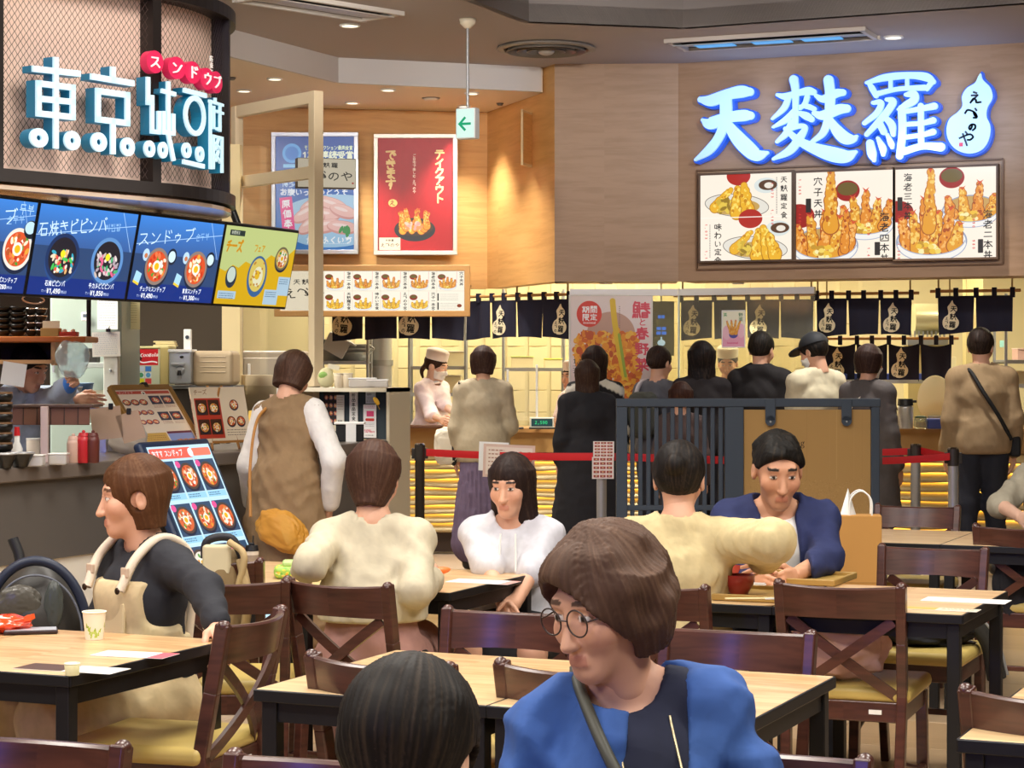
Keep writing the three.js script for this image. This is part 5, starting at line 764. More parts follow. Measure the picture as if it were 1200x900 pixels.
{ // serving hatch ledge and things on the counter at the left
  const d = 9.75, k = mp(d), t = thing('serving_ledge', 'brown serving ledge on a steel post over the counter', 'ledge', P(60, 487, d), TH); part(t, 'board', box(90 * k, 22 * k, 0.02, 0, 0, 0, 0.003), M('#6a4636', 0.55)); part(t, 'top', box(96 * k, 0.012, 0.25, 2 * k, 11 * k, -0.1, 0.003), M('#4a332a', 0.5)); for (let i = -2; i < 3; i++) part(t, 'joint', box(0.004, 21 * k, 0.004, i * 16 * k, 0, 0.011), M('#3a2620', 0.6));
  const ph = P(0, 476, d).y - 1.03; part(t, 'post', box(0.034, ph, 0.03, -6 * k, 11 * k - ph / 2, 0.03, 0.004), M('#c9b4b0', 0.4)); 
  const B = (px, dd = 9.6) => { const p = at(px, 0, dd, 1.031); return p; };
  const bt = thing('sauce_bottle', 'white squeeze bottle with a red cap on the counter', 'bottle', B(20), 0); part(bt, 'body', lathe([[0.001, 0], [0.024, 0], [0.025, 0.07], [0.012, 0.1], [0.012, 0.13], [0.001, 0.13]]), MAT.white); part(bt, 'cap', cyl(0.014, 0.011, 0.04, 0, 0.148, 0), M('#d02028', 0.4)); part(bt, 'label_band', cyl(0.0255, 0.0255, 0.03, 0, 0.04, 0), M('#d8383a', 0.5));
  const cn = thing('canister', 'white cylindrical canister beside the red capped bottle', 'canister', B(39, 9.8), 0); part(cn, 'body', lathe([[0.001, 0], [0.03, 0], [0.032, 0.1], [0.001, 0.105]]), M('#efe6d8', 0.5)); part(cn, 'lid', cyl(0.033, 0.033, 0.008, 0, 0.106, 0), MAT.white);
  for (const [px, dd, r, lb] of [[6, 9.2, 0.05, 'black mixing bowl at the left edge of the counter'], [24, 9.3, 0.06, 'wide black bowl with a steel lid on the counter']]) { const b = thing('mixing_bowl', lb, 'bowl', B(px, dd), 0); part(b, 'bowl', lathe([[0.001, 0], [r * 0.5, 0], [r, 0.06], [r * 1.03, 0.062], [r * 0.95, 0.055], [0.001, 0.02]]), M('#1a1917', 0.25)); part(b, 'rim', new THREE.TorusGeometry(r, 0.004, 6, 28).rotateX(Math.PI / 2).translate(0, 0.062, 0), MAT.steel); }
  for (const [px, dd, w, lb] of [[42, 9.35, 0.075, 'clear plastic tub left of the steel post on the counter'], [69, 9.5, 0.08, 'clear plastic tub right of the steel post on the counter']]) { const b = thing('tub', lb, 'tub', B(px, dd), TH); part(b, 'tub', box(w, 0.05, 0.07, 0, 0.025, 0, 0.01), M('#e4e2de', 0.25, { transmission: 0.4, thickness: 0 })); part(b, 'contents', box(w * 0.9, 0.02, 0.06, 0, 0.015, 0, 0.006), M('#a89484', 0.7)); part(b, 'rim', box(w * 1.06, 0.006, 0.076, 0, 0.05, 0, 0.003), MAT.white); }
  for (const [px, c, h, lb] of [[86, '#c9a898', 0.11, 'pinkish beige plastic jug among the counter containers'], [98, '#b8222c', 0.125, 'red plastic canister among the counter containers'], [109, '#5e2a24', 0.125, 'dark red canister right of the bright red one']]) { const b = thing('jug', lb, 'jug', B(px, 9.7), 0); part(b, 'body', lathe([[0.001, 0], [0.028, 0], [0.03, h * 0.8], [0.024, h], [0.001, h]]), M(c, 0.4)); part(b, 'lid', [cyl(0.026, 0.02, 0.015, 0, h + 0.006, 0), ball(0.008, 0.008, 0.008, 0, h + 0.018, 0)], M(c, 0.5)); }
  for (let i = 0; i < 6; i++) { const b = thing('stew_pot', (i ? i === 5 ? 'topmost ' : ['second', 'third', 'fourth', 'fifth'][i - 1] + ' from bottom ' : 'bottom ') + 'black stew pot in the tall stack at the left edge', 'pot', at(3, 0, 9.45, 1.09 + i * 0.045), 0, 'stew pots stacked at the left edge'); part(b, 'pot', lathe([[0.001, 0], [0.035, 0], [0.046, 0.02], [0.045, 0.036], [0.038, 0.034], [0.001, 0.01]]), M('#14120f', 0.3)); part(b, 'base_plate', cyl(0.044, 0.044, 0.008, 0, 0.041, 0), M('#7a5a3c', 0.6)); }
  const rk = solo('pot_stand', 'low dark stand under the tall stack of stew pots', 'stand', box(0.11, 0.06, 0.1, 0, 0.03, 0, 0.006), MAT.black, at(3, 0, 9.45, 1.03)); void rk;
  const bu = thing('bucket', 'blue bucket on the work surface behind the kitchen worker', 'bucket', at(95, 0, 11.2, P(0, 476, 11.2).y), 0); part(bu, 'pail', lathe([[0.001, 0], [0.05, 0], [0.065, 0.12], [0.06, 0.12], [0.046, 0.01], [0.001, 0.01]]), M('#5f7fa8', 0.4)); part(bu, 'rim', new THREE.TorusGeometry(0.064, 0.005, 6, 24).rotateX(Math.PI / 2).translate(0, 0.12, 0), M('#7f9fc4', 0.4));
  const pot = thing('steel_pot', 'large steel mixing pot beside the blue bucket', 'pot', at(74, 0, 11.1, P(0, 476, 11.1).y), 0); part(pot, 'pot', lathe([[0.001, 0], [0.08, 0], [0.1, 0.1], [0.096, 0.1], [0.076, 0.01], [0.001, 0.01]]), MAT.dullSteel); part(pot, 'rim', new THREE.TorusGeometry(0.099, 0.004, 6, 28).rotateX(Math.PI / 2).translate(0, 0.1, 0), MAT.steel);
  const wt = thing('work_table', 'steel work table inside the tofu stew kitchen', 'work table', at(70, 0, 11.2, 0), TH), wy = P(0, 476, 11.1).y; part(wt, 'top', box(0.62, 0.03, 0.6, 0, wy - 0.016, 0), MAT.dullSteel); for (const [a, b] of [[-1, -1], [1, -1], [-1, 1], [1, 1]]) part(wt, 'leg', box(0.04, wy - 0.03, 0.04, a * 0.28, (wy - 0.03) / 2, b * 0.26), MAT.steel);
  const ms = thing('steel_shelf', 'pale steel shelf with a dark box under the white hanging sheet', 'shelf', P(108, 428, 11.8), TH); part(ms, 'board', box(0.2, 0.03, 0.2, 0, 0, 0, 0.004), M('#b9c0bd', 0.35)); part(ms, 'drop_panel', box(0.2, 0.12, 0.02, 0, -0.2, -0.02), M('#d9d8c0', 0.5)); part(ms, 'box', box(0.07, 0.08, 0.1, 0.0, 0.055, 0, 0.004), M('#2a2826', 0.5));
  sheet('paper', 'crumpled white sheet hanging at the left edge over the stew pots', 'paper', 2, 425, 30, 452, 10.3, leafTex(100, 100, '#eef2f2', () => { }), { roll: -0.15 });
  const bg = ico(20), bp = bg.attributes.position; for (let i = 0; i < bp.count; i++) { const n = 0.8 + 0.3 * vnoise(bp.getX(i) * 1.8, bp.getY(i) * 1.8 + 9, bp.getZ(i) * 1.8) + 0.06 * vnoise(bp.getX(i) * 7, bp.getY(i) * 7, bp.getZ(i) * 7); bp.setXYZ(i, bp.getX(i) * n * 0.085 * (1 + bp.getY(i) * 0.2), bp.getY(i) * n * 0.1, bp.getZ(i) * n * 0.06); } bg.computeVertexNormals();
  solo('plastic_bag', 'clear bluish plastic bag held up by the bent kitchen worker', 'bag', bg, M('#eaf4f8', 0.2, { transmission: 0.72, thickness: 0 }), P(85, 421, 10.45), TH);
}

// ---------- glazed screen between the two stalls ----------
{
  const A = [-1.205, 12.95], B = [-1.79, 13.72], y0 = 1.35, y1 = P(0, 107, 12.95).y, t = thing('glazed_screen', 'cream framed glass screen with a tall post between the two stalls', 'glass screen', W(A[0], A[1], 0), 0);
  const a = W(...A), b = W(...B), dir = b.clone().sub(a), L = dir.length(); t.rotation.y = Math.atan2(-dir.z, dir.x); const cr = M('#d3c0a0', 0.5);
  part(t, 'post', box(0.068, y1 - y0, 0.068, 0, (y0 + y1) / 2, 0, 0.004), cr); part(t, 'post', box(0.06, y1 - y0, 0.06, L, (y0 + y1) / 2, 0, 0.004), cr);
  for (const h of [y1 - 0.035, P(0, 205, 13.2).y - 0.005, 1.38]) part(t, 'rail', box(L, 0.075, 0.05, L / 2, h, 0, 0.004), cr);
  part(t, 'glass_pane', box(L - 0.06, y1 - y0 - 0.1, 0.006, L / 2, (y0 + y1) / 2, 0), MAT.glass); part(t, 'lower_panel', box(L, y0, 0.05, L / 2, y0 / 2, 0), M('#b8a684', 0.6));
  const f = thing('chiller', 'grey upright chiller seen through the glass screen', 'chiller', at(318, 0, 14.6, 0), TH), k = mp(14.6), hh = P(0, 411, 14.6).y; part(f, 'body', box(72 * k, hh, 0.5, 0, hh / 2, -0.26, 0.02), M('#a89a86', 0.4)); part(f, 'handle', box(0.02, 0.14, 0.02, -26 * k, hh - 0.16, 0.01, 0.004), MAT.white); part(f, 'door', box(66 * k, hh * 0.9, 0.02, 0, hh * 0.52, 0, 0.01), M('#b3a692', 0.4));
}

// ---------- tempura kitchen ----------
const KD = 19.6;
struct('wall_kitchen_back', prism([[-4.5, KD], [8, KD - 1.0], [8, KD - 0.9], [-4.5, KD + 0.1]], 0, 3.2), M('#e9dcae', 0.6));
struct('ceiling_kitchen', prism([[-3.4, 16.8], [0, 17.3], [0.5, 16.05], [1.3, 16.05], [8, 13.2], [8, KD - 1], [-4.5, KD]], 2.78, 2.84), M('#efe6c8', 0.8));
{ // wall tiles behind the cashier
  const wall = scene.children[scene.children.length - 2], tm = [0, 1].map((i) => M(i ? '#e7d9ab' : '#e2d3a2', 0.3)), g = box(0.192, 0.192, 0.012, 0, 0, 0, 0.003);
  for (let i = 0; i < 26; i++) for (let j = 0; j < 8; j++) { const X = -1.75 + i * 0.2, m = struct('tile', g, tm[(i * 3 + j * 5) % 2], wall); m.position.copy(W(X, KD - 1.0 / 12.5 * (X + 4.5) - 0.005, 0.95 + j * 0.2)); m.rotation.y = TH + 0.08; }
}
for (const [X, d] of [[-1.2, 18.4], [0.8, 18.2], [2.6, 17.6], [4.4, 16.6]]) {
  const t = thing('kitchen_panel_light', 'long warm ceiling light inside the tempura kitchen, ' + { '-1.2': 'over the cashier', 0.8: 'over the big poster', 2.6: 'over the queue', 4.4: 'over the man in tan' }[X], 'ceiling light', W(X, d, 2.765), TH, 'lights in the tempura kitchen'); part(t, 'diffuser', box(1.2, 0.02, 0.5), glow('#fff2d0', 1.3)); part(t, 'frame', [box(1.26, 0.03, 0.03, 0, 0, 0.265), box(1.26, 0.03, 0.03, 0, 0, -0.265)], MAT.white);
  areaLight(W(X, d, 2.74), 1.2, 0.5, KITCHEN_COLOR, KITCHEN * 2.2, W(X, d + 0.001, 0));
}
function counter(name, label, line, top) {          // wood band, lit wavy louvers below, plinth
  const t = thing(name, label, 'counter'), n = 9;
  part(t, 'worktop', strips(line.map(([X, d]) => [X, d - 0.03]), top - 0.035, top, 0.6), M('#b88a52', 0.35)); part(t, 'band', strips(line, top - 0.19, top - 0.035, 0.08), M('#b48a4e', 0.5));
  part(t, 'slat_backing', strips(line.map(([X, d]) => [X, d + 0.08]), 0.16, top - 0.2, 0.02), M('#b08a4a', 0.7)); part(t, 'plinth', strips(line.map(([X, d]) => [X, d + 0.02]), 0, 0.15, 0.08), M('#3a2a20', 0.6)); part(t, 'carcass', strips(line.map(([X, d]) => [X, d + 0.11]), 0.02, top - 0.04, 0.03), M('#7a5c38', 0.7));
  const lm = M('#ecd9a4', 0.5, { side: THREE.DoubleSide }), pitch = (top - 0.2 - 0.16) / n;
  for (let s = 0; s < line.length - 1; s++) {
    const a = line[s], b = line[s + 1], L = Math.hypot(b[0] - a[0], b[1] - a[1]), N = Math.max(8, L * 14 | 0);
    for (let i = 0; i < n; i++) {
      const y = 0.165 + i * pitch, pos = [], idx = [], led = [];
      for (let j = 0; j <= N; j++) { const f = j / N, X = a[0] + (b[0] - a[0]) * f, d = a[1] + (b[1] - a[1]) * f, wv = 0.007 * Math.sin(f * L * 8 + i * 1.3 + Math.sin(f * L * 3.1 + i)), q = [[0.04, y + 0.004 + wv], [-0.006, y + wv], [0.004, y + pitch * 0.4 + wv], [0.03, y + pitch * 0.85 + wv * 0.5], [0.05, y + pitch * 1.02]]; for (const [o, h] of q) { const w = W(X, d + o, h); pos.push(w.x, w.y, w.z); } if (j) for (let k = 0; k < 4; k++) { const e = (j - 1) * 5 + k, g = j * 5 + k; idx.push(e, g, e + 1, g, g + 1, e + 1); } }
      const g = new THREE.BufferGeometry(); g.setAttribute('position', new THREE.Float32BufferAttribute(pos, 3)); g.setIndex(idx); g.computeVertexNormals(); part(t, 'led_strip', strips([a, b].map(([X, d]) => [X, d + 0.022]), y - 0.006, y - 0.001, 0.008), glow('#ffbf45', 4.2)); part(t, 'slat', g, lm);
    }
    const mx = (a[0] + b[0]) / 2, md = (a[1] + b[1]) / 2; areaLight(W(mx, md - 0.1, 0.5), L, 0.6, new THREE.Color(1, 0.75, 0.32), 0.35, W(mx, md - 3, 0.5));
  }
  return t;
}
counter('service_counter', 'left wooden tempura counter with glowing wavy slats below the cashier', [[-1.0, 16.75], [0.9, 16.5], [1.8, 16.45]], 0.985);
counter('service_counter', 'right wooden tempura counter with glowing wavy slats before the man in tan', [[1.85, 16.3], [4.6, 15.75]], 1.0);
// glass over the counter with its spots, and the hanging noren curtains
const GOURD = [[0.5, 0], [0.58, 0.1], [0.78, 0.2], [0.82, 0.32], [0.7, 0.43], [0.78, 0.54], [0.98, 0.68], [0.95, 0.85], [0.7, 0.97], [0.42, 0.99], [0.12, 0.92], [0.02, 0.74], [0.12, 0.58], [0.32, 0.48], [0.3, 0.36], [0.24, 0.24], [0.36, 0.13]];
const gourdTex = printed(tex(160, 260, (x, w, h) => { x.fillStyle = '#e9dcb9'; x.fillRect(0, 0, w, h); text(x, '天麩羅', w * 0.42, h * 0.16, w * 0.38, { vertical: true, weight: 0.12, step: 1.12 }); text(x, 'えびのや', w * 0.16, h * 0.56, w * 0.2, { vertical: true, weight: 0.1 }); }), 0.8);
function gourdGeo(w, h) {
  const s = new THREE.Shape(loop2(GOURD.map(([x, y]) => [(x - 0.5) * w, -y * h]), 50).map((p) => new THREE.Vector2(...p))), g = new THREE.ExtrudeGeometry(s, { depth: 0.003, bevelEnabled: false }), p = g.attributes.position, uv = g.attributes.uv;
  for (let i = 0; i < p.count; i++) uv.setXY(i, p.getX(i) / w + 0.5, 1 + p.getY(i) / h); return g;
}
function noren(label, x0, x1, y0, y1, d0, d1, panels, o = {}) {   // panels: list of 0 / 1 (with emblem)
  const a = P(x0, y0, d0), b = P(x1, y0, d1), dir = b.clone().sub(a).setY(0), L = dir.length(), H = (y1 - y0) * mp((d0 + d1) / 2), t = thing('noren', label, 'noren curtain', V3(a.x, a.y, a.z), Math.atan2(-dir.z, dir.x)), n = panels.length, w = L / n;
  part(t, 'rod', new THREE.CylinderGeometry(0.012, 0.012, L + 0.1, 10).rotateZ(Math.PI / 2).translate(L / 2, 0.035, 0), M('#b98a4e', 0.5));
  for (const f of o.hang ?? [0.02, 0.98]) part(t, 'hanger', box(0.012, o.up ?? 0.5, 0.012, L * f, 0.035 + (o.up ?? 0.5) / 2, 0), M('#a08a5a', 0.5));
  panels.forEach((e, i) => {
    const g = new THREE.BoxGeometry(w * 0.965, H, 0.004, 14, 10, 1), p = g.attributes.position;
    for (let k = 0; k < p.count; k++) { const X = p.getX(k) / w, Y = 0.5 - p.getY(k) / H; p.setX(k, p.getX(k) * (1 - 0.05 * Y * (0.4 + hash(i, 1, x0)))); p.setZ(k, p.getZ(k) + 0.014 * Y * Math.sin(X * 9 + i * 2 + x0) + 0.01 * Math.sin(X * 3 + i)); p.setY(k, p.getY(k) + 0.012 * Math.sin(X * 2.2 + i) * Y - (o.sag ?? 0) * (0.25 - X * X) * (1 - Y * 0.6)); }
    g.computeVertexNormals(); const c = part(t, 'cloth_panel', g.translate(w * (i + 0.5), -H / 2, 0), MAT.navy); void c;
    if (e) { const gh = H * 0.8, gw = gh * 0.56; part(c, 'emblem', gourdGeo(gw, gh).rotateZ(-0.08).translate(w * (i + (e === 2 ? 0.72 : 0.42)), -H * 0.12, 0.022), gourdTex); }
    for (const f of i === n - 1 ? [0.03, 0.5, 0.97] : [0.03, 0.5]) part(c, 'loop', box(0.035, 0.075, 0.03, w * (i + f), 0.022, 0, 0.004), MAT.navy);
  });
  return t;
}
noren('noren curtain hanging behind the long menu board and above the cashier', 388, 545, 342, 399, 17.3, 17.0, [1, 0, 1, 0], { up: 0.1 });
noren('noren curtain over the woman in grey left of the big tempura poster', 546, 668, 353, 398, 16.9, 16.3, [0, 1, 0, 2], { up: 0.8, hang: [0.5, 0.98] });
noren('hazy noren curtain seen through the glass pane over the queue', 797, 954, 352, 398, 16.3, 16.0, [1, 0, 1, 0], { up: 0.82 });
noren('noren curtain just right of the glass pane with two gourd emblems', 956, 1069, 350, 394, 15.75, 15.55, [1, 0, 1], { up: 0.8 });
noren('right end noren curtain of two panels above the man in tan', 1098, 1188, 347, 391, 15.5, 15.3, [1, 0], { up: 0.82 });
noren('lower sagging noren curtain behind the masked woman in grey', 966, 1116, 402, 447, 16.9, 16.7, [1, 0, 1, 0], { sag: 0.12, up: 1.12 });
{
  const yT = P(0, 345, 15.6).y, yB = 1.12;
  const mk = (label, a, b) => { const p = W(...a), q = W(...b), dir = q.clone().sub(p), L = dir.length(), t = thing('glass_guard', label, 'glass guard', V3(p.x, 0, p.z), Math.atan2(-dir.z, dir.x)); part(t, 'pane', box(L, yT - yB, 0.008, L / 2, (yT + yB) / 2, 0), M('#f4f2e4', 0.05, { transmission: 0.93, thickness: 0, ior: 1.5 })); part(t, 'top_channel', box(L, 0.05, 0.05, L / 2, yT + 0.02, 0), M('#c9c4c0', 0.3, { metalness: 0.6 })); part(t, 'edge_strip', box(0.012, yT - yB, 0.016, 0, (yT + yB) / 2, 0), M('#d6e2d2', 0.2)); part(t, 'foot_post', [box(0.03, yB + 0.02, 0.03, 0.02, yB / 2, 0.2), box(0.03, yB + 0.02, 0.03, L - 0.02, yB / 2, 0.2)], MAT.steel); };
  mk('glass guard pane behind the big tempura poster', [0.43, 15.75], [1.235, 15.73]); mk('glass guard pane with the small pink poster over the queue', [1.245, 15.72], [2.2, 15.3]);
  for (const [x, y, lb] of [[710, 339, 'bright spotlight over the big tempura poster under the header'], [865, 338, 'bright spotlight over the glass pane with the small poster']]) { const p = P(x, y, 15.85); p.y = HB; downlight(p, 0.04, lb, SPOT * 0.5, undefined, 0.9); }
  // poster of the seasonal dish
  poster('poster', 'tall pale poster of a seasonal tempura bowl with red lettering and a red disc', 'poster', 667, 345, 765, 500, 15.72, (x, w, h) => {
    const g = x.createLinearGradient(0, 0, w, h); g.addColorStop(0, '#e9d9d2'); g.addColorStop(0.35, '#f3e3e0'); g.addColorStop(0.7, '#ead6cd'); g.addColorStop(1, '#f5ece2'); x.fillStyle = g; x.fillRect(0, 0, w, h); disc(x, w * 0.5, h * 0.3, w * 0.3, w * 0.28, '#c9a08c');
    const blob = (X, Y, rx, ry, n) => { for (let i = 0; i < n; i++) { const a = rnd(6.3), q = Math.sqrt(rnd(1)); disc(x, X + Math.cos(a) * q * rx, Y + Math.sin(a) * q * ry, w * rnd(0.015, 0.045), w * rnd(0.015, 0.05), ['#e8891c', '#f2a928', '#d9691a', '#f6bf45', '#c9561a', '#ef9a20'][rnd(6) | 0]); } };
    blob(w * 0.2, h * 0.42, w * 0.15, h * 0.16, 160); blob(w * 0.42, h * 0.52, w * 0.18, h * 0.24, 260); blob(w * 0.72, h * 0.38, w * 0.12, h * 0.1, 120); blob(w * 0.72, h * 0.58, w * 0.14, h * 0.14, 140); blob(w * 0.62, h * 0.42, w * 0.12, h * 0.16, 120);
    x.strokeStyle = '#e9c22a'; x.lineWidth = w * 0.07; x.lineCap = 'round'; x.beginPath(); x.moveTo(w * 0.52, h * 0.04); x.quadraticCurveTo(w * 0.55, h * 0.3, w * 0.68, h * 0.66); x.stroke(); x.strokeStyle = '#9ab03a'; x.lineWidth = w * 0.035; x.beginPath(); x.moveTo(w * 0.6, h * 0.3); x.lineTo(w * 0.68, h * 0.62); x.stroke();
    disc(x, w * 0.6, h * 0.8, w * 0.42, h * 0.12, '#f6efe8'); disc(x, w * 0.6, h * 0.77, w * 0.36, h * 0.09, '#b23a24'); blob(w * 0.6, h * 0.74, w * 0.3, h * 0.08, 160);
    disc(x, w * 0.23, h * 0.14, w * 0.155, w * 0.16, '#df3a24'); text(x, '期間', w * 0.14, h * 0.075, w * 0.095, { color: '#fff', weight: 0.12 }); text(x, '限定', w * 0.14, h * 0.135, w * 0.095, { color: '#fff', weight: 0.12 }); x.font = 'bold ' + w * 0.035 + 'px serif'; x.fillStyle = '#fff'; x.fillText('Seasonal', w * 0.155, h * 0.215);
    text(x, '鰆', w * 0.76, h * 0.04, w * 0.22, { color: '#e0485a', weight: 0.11 }); text(x, 'と', w * 0.84, h * 0.17, w * 0.1, { color: '#e0485a', weight: 0.11 }); text(x, '春野菜', w * 0.8, h * 0.235, w * 0.17, { color: '#e0485a', weight: 0.12, vertical: true, step: 1.12 }); x.font = 'bold ' + w * 0.075 + 'px serif'; x.fillStyle = '#333'; x.fillText('1,490', w * 0.03, h * 0.52); tiny(x, w * 0.03, h * 0.54, w * 0.1, 4, 14, '#777', 4); tiny(x, w * 0.6, h * 0.08, 6, 12, 12, '#8a6a60', 5);
  }, M('#e9e4dc', 0.4), { rim: 0.012, depth: 0.012 });
  poster('small_poster', 'small pink and white poster of a tempura bowl on the glass pane', 'poster', 845, 363.5, 874, 407.5, 15.535, (x, w, h) => { x.fillStyle = '#f6f2d8'; x.fillRect(0, 0, w, h); x.fillStyle = '#f0a8c0'; x.fillRect(0, h * 0.62, w, h * 0.38); disc(x, w * 0.2, h * 0.6, w * 0.2, h * 0.2, '#f3c2cf'); disc(x, w * 0.85, h * 0.55, w * 0.18, h * 0.2, '#f3c2cf'); disc(x, w * 0.5, h * 0.66, w * 0.2, h * 0.1, '#4a4a9a'); for (let i = 0; i < 4; i++) shrimp(x, w * (0.4 + i * 0.07), h * 0.62, w * 0.14, h * 0.34, (i - 1.5) * 0.25, 0); text(x, '菜', w * 0.04, h * 0.04, w * 0.17, { color: '#3a9a4a' }); text(x, '野菜', w * 0.74, h * 0.04, w * 0.19, { color: '#2a6a3a', vertical: true }); x.fillStyle = '#e0407a'; x.font = 'bold ' + w * 0.12 + 'px sans-serif'; x.fillText('Seasonal', w * 0.2, h * 0.92); }, MAT.white, { rim: 0.008, depth: 0.008, tw: 256, turn: -0.41 });
  { const q = thing('blue_glow_panel', 'small dark board behind the glass standing in for a reflected blue display', 'sign', P(775, 385, 16.2), TH); part(q, 'board', box(0.2, 0.42, 0.03, 0, 0, -0.02, 0.004), M('#6a6a48', 0.5)); const b = glow('#3f7fff', 1.0); for (const [y, w] of [[0.09, 0.05], [0.0, 0.07], [-0.035, 0.075]]) part(q, 'reflected_text', [box(w * 0.45, 0.024, 0.004, -w * 0.28, y, 0), box(w * 0.45, 0.024, 0.004, w * 0.28, y, 0)], b); part(q, 'reflected_arrow', [box(0.012, 0.05, 0.004, 0, -0.09, 0), ball(0.03, 0.024, 0.003, 0, -0.11, 0)], glow('#bfe0ff', 1)); part(q, 'hanger', box(0.01, 0.9, 0.01, 0, 0.62, -0.02), MAT.steel); }  // board and glowing marks stand in for a blue reflection in the pane
}
{ // racks and equipment in the tempura kitchen
  const rack = (label, x0, x1, ys, d, topY) => { const k = mp(d), t = thing('wire_rack', label, 'rack', at((x0 + x1) / 2, 0, d, 0), TH), w = (x1 - x0) * k, H = P(0, topY, d).y; for (const s of [-1, 1]) for (const z of [-0.2, 0.2]) part(t, 'post', cyl(0.013, 0.013, H, s * w / 2, H / 2, z, 8), MAT.dullSteel); for (const y of ys) { const h = P(0, y, d).y; part(t, 'shelf', [box(w, 0.012, 0.4, 0, h, 0), ...[-0.2, 0.2].map((z) => box(w, 0.03, 0.01, 0, h, z))], MAT.dullSteel); } return t; };
  rack('steel wire rack behind the cashier holding cartons', 481, 546, [431, 462, 496], 18.6, 340); rack('steel wire rack behind the left end of the counter with steel pans', 376, 433, [425, 470], 17.9, 340); rack('steel wire rack behind the acrylic screen', 590, 660, [433], 18.7, 340);
  const stuff = (name, label, cat, px, py, d, w, h, dep, mat, lid) => { const t = thing(name, label, cat, at(px, 0, d, P(0, py, d).y + 0.007), TH); part(t, 'body', box(w, h, dep, 0, h / 2, 0, 0.006), mat); if (lid) part(t, 'lid', box(w * 1.03, 0.012, dep * 1.03, 0, h + 0.006, 0, 0.003), lid); return t; };
  const kraft = M('#e3d5a8', 0.7);
  stuff('carton', 'cream carton on the upper shelf right behind the cashier', 'box', 533, 431, 18.6, 0.17, 0.13, 0.25, kraft, MAT.cream); stuff('carton', 'wide cream carton on the middle shelf behind the cashier', 'box', 526, 462, 18.6, 0.22, 0.15, 0.25, kraft, MAT.cream); stuff('carton', 'long low carton with slanted flap on the rack behind the grey woman', 'box', 612, 433, 18.7, 0.2, 0.1, 0.25, kraft, M('#d6e08a', 0.6)); stuff('carton', 'yellow topped food tray on the rack right of the acrylic screen', 'tray', 648, 433, 18.7, 0.16, 0.08, 0.2, M('#e6e0b0', 0.5), M('#e9e05a', 0.5));
  for (const [px, r, h, lb] of [[392, 0.13, 0.12, 'deep steel pan on the left rack'], [414, 0.15, 0.08, 'wide steel basin on the left rack']]) { const t = thing('steel_pan', lb, 'pan', at(px, 0, 17.9, P(0, 425, 17.9).y + 0.007), 0); for (let i = 0; i < 3; i++) part(t, 'pan', lathe([[0.001, 0], [r * 0.7, 0], [r, h], [r * 1.05, h], [r * 0.68, 0.01], [0.001, 0.01]]).translate(0, i * 0.035, 0), MAT.steel); part(t, 'handle', tube([[r, h, 0], [r + 0.05, h + 0.03, 0], [r, h + 0.06, 0]], 0.006, 12, 6), MAT.steel); }
  const tr = thing('steel_tray', 'tilted steel tray leaning against the pans on the left rack', 'tray', P(394, 405, 17.75), TH); part(tr, 'tray', box(0.2, 0.16, 0.02, 0, 0, 0, 0.006).rotateZ(-0.5), MAT.steel); part(tr, 'rim', box(0.22, 0.02, 0.05, 0.04, 0.075, 0, 0.004).rotateZ(-0.5), MAT.steel);
  const du = thing('exhaust_duct', 'shiny cylindrical steel duct beside the left rack', 'duct', at(446, 0, 18.3, 1.0), 0); part(du, 'pipe', cyl(0.1, 0.1, 1.75, 0, 0.875, 0, 24), MAT.steel); part(du, 'collar', [cyl(0.11, 0.11, 0.05, 0, 0.5, 0, 24), cyl(0.11, 0.11, 0.05, 0, 1.1, 0, 24)], MAT.dullSteel); part(du, 'stand', cyl(0.08, 0.08, 1.0, 0, -0.5, 0, 20), MAT.dullSteel);
  const cy = 0.986, oc = (px, d, y = cy) => at(px, 0, d, y);
  const ac = thing('acrylic_screen', 'clear acrylic screen on two white posts at the till', 'acrylic screen', oc(612, 16.55), TH + 0.3); part(ac, 'pane', box(0.27, 0.42, 0.005, 0, 0.27, 0), M('#ffffff', 0.04, { transmission: 0.96, thickness: 0 })); part(ac, 'post', [box(0.014, 0.44, 0.02, -0.12, 0.24, 0, 0.003), box(0.014, 0.5, 0.02, 0.12, 0.25, 0, 0.003)], M('#e8eae8', 0.3)); part(ac, 'foot', [box(0.03, 0.012, 0.16, -0.12, 0.006, 0, 0.003), box(0.03, 0.012, 0.16, 0.12, 0.006, 0, 0.003)], MAT.white);
  const tl = thing('till_display', 'small till display with glowing green digits on the counter', 'till display', oc(635, 16.45), TH); part(tl, 'body', box(0.19, 0.085, 0.05, 0, 0.045, 0, 0.006), M('#cfc9b4', 0.5)); part(tl, 'screen', new THREE.PlaneGeometry(0.165, 0.06).translate(0, 0.047, 0.0262), lit(tex(256, 96, (x) => { x.fillStyle = '#24484a'; x.fillRect(0, 0, 256, 96); x.font = 'bold 52px monospace'; x.fillStyle = '#3dff9a'; x.fillText('2,590', 40, 66); }), 0.8)); part(tl, 'foot', box(0.2, 0.012, 0.09, 0, 0.003, 0), MAT.blackSoft);
  const ty = thing('serving_tray', 'thin brown tray on the counter in front of the cashier', 'tray', oc(497, 16.6), TH); part(ty, 'plate', box(0.3, 0.012, 0.22, 0, 0.006, 0, 0.004), M('#7a4a28', 0.4)); part(ty, 'rim', [box(0.3, 0.02, 0.012, 0, 0.012, 0.105, 0.003), box(0.3, 0.02, 0.012, 0, 0.012, -0.105, 0.003)], M('#5e381e', 0.4));
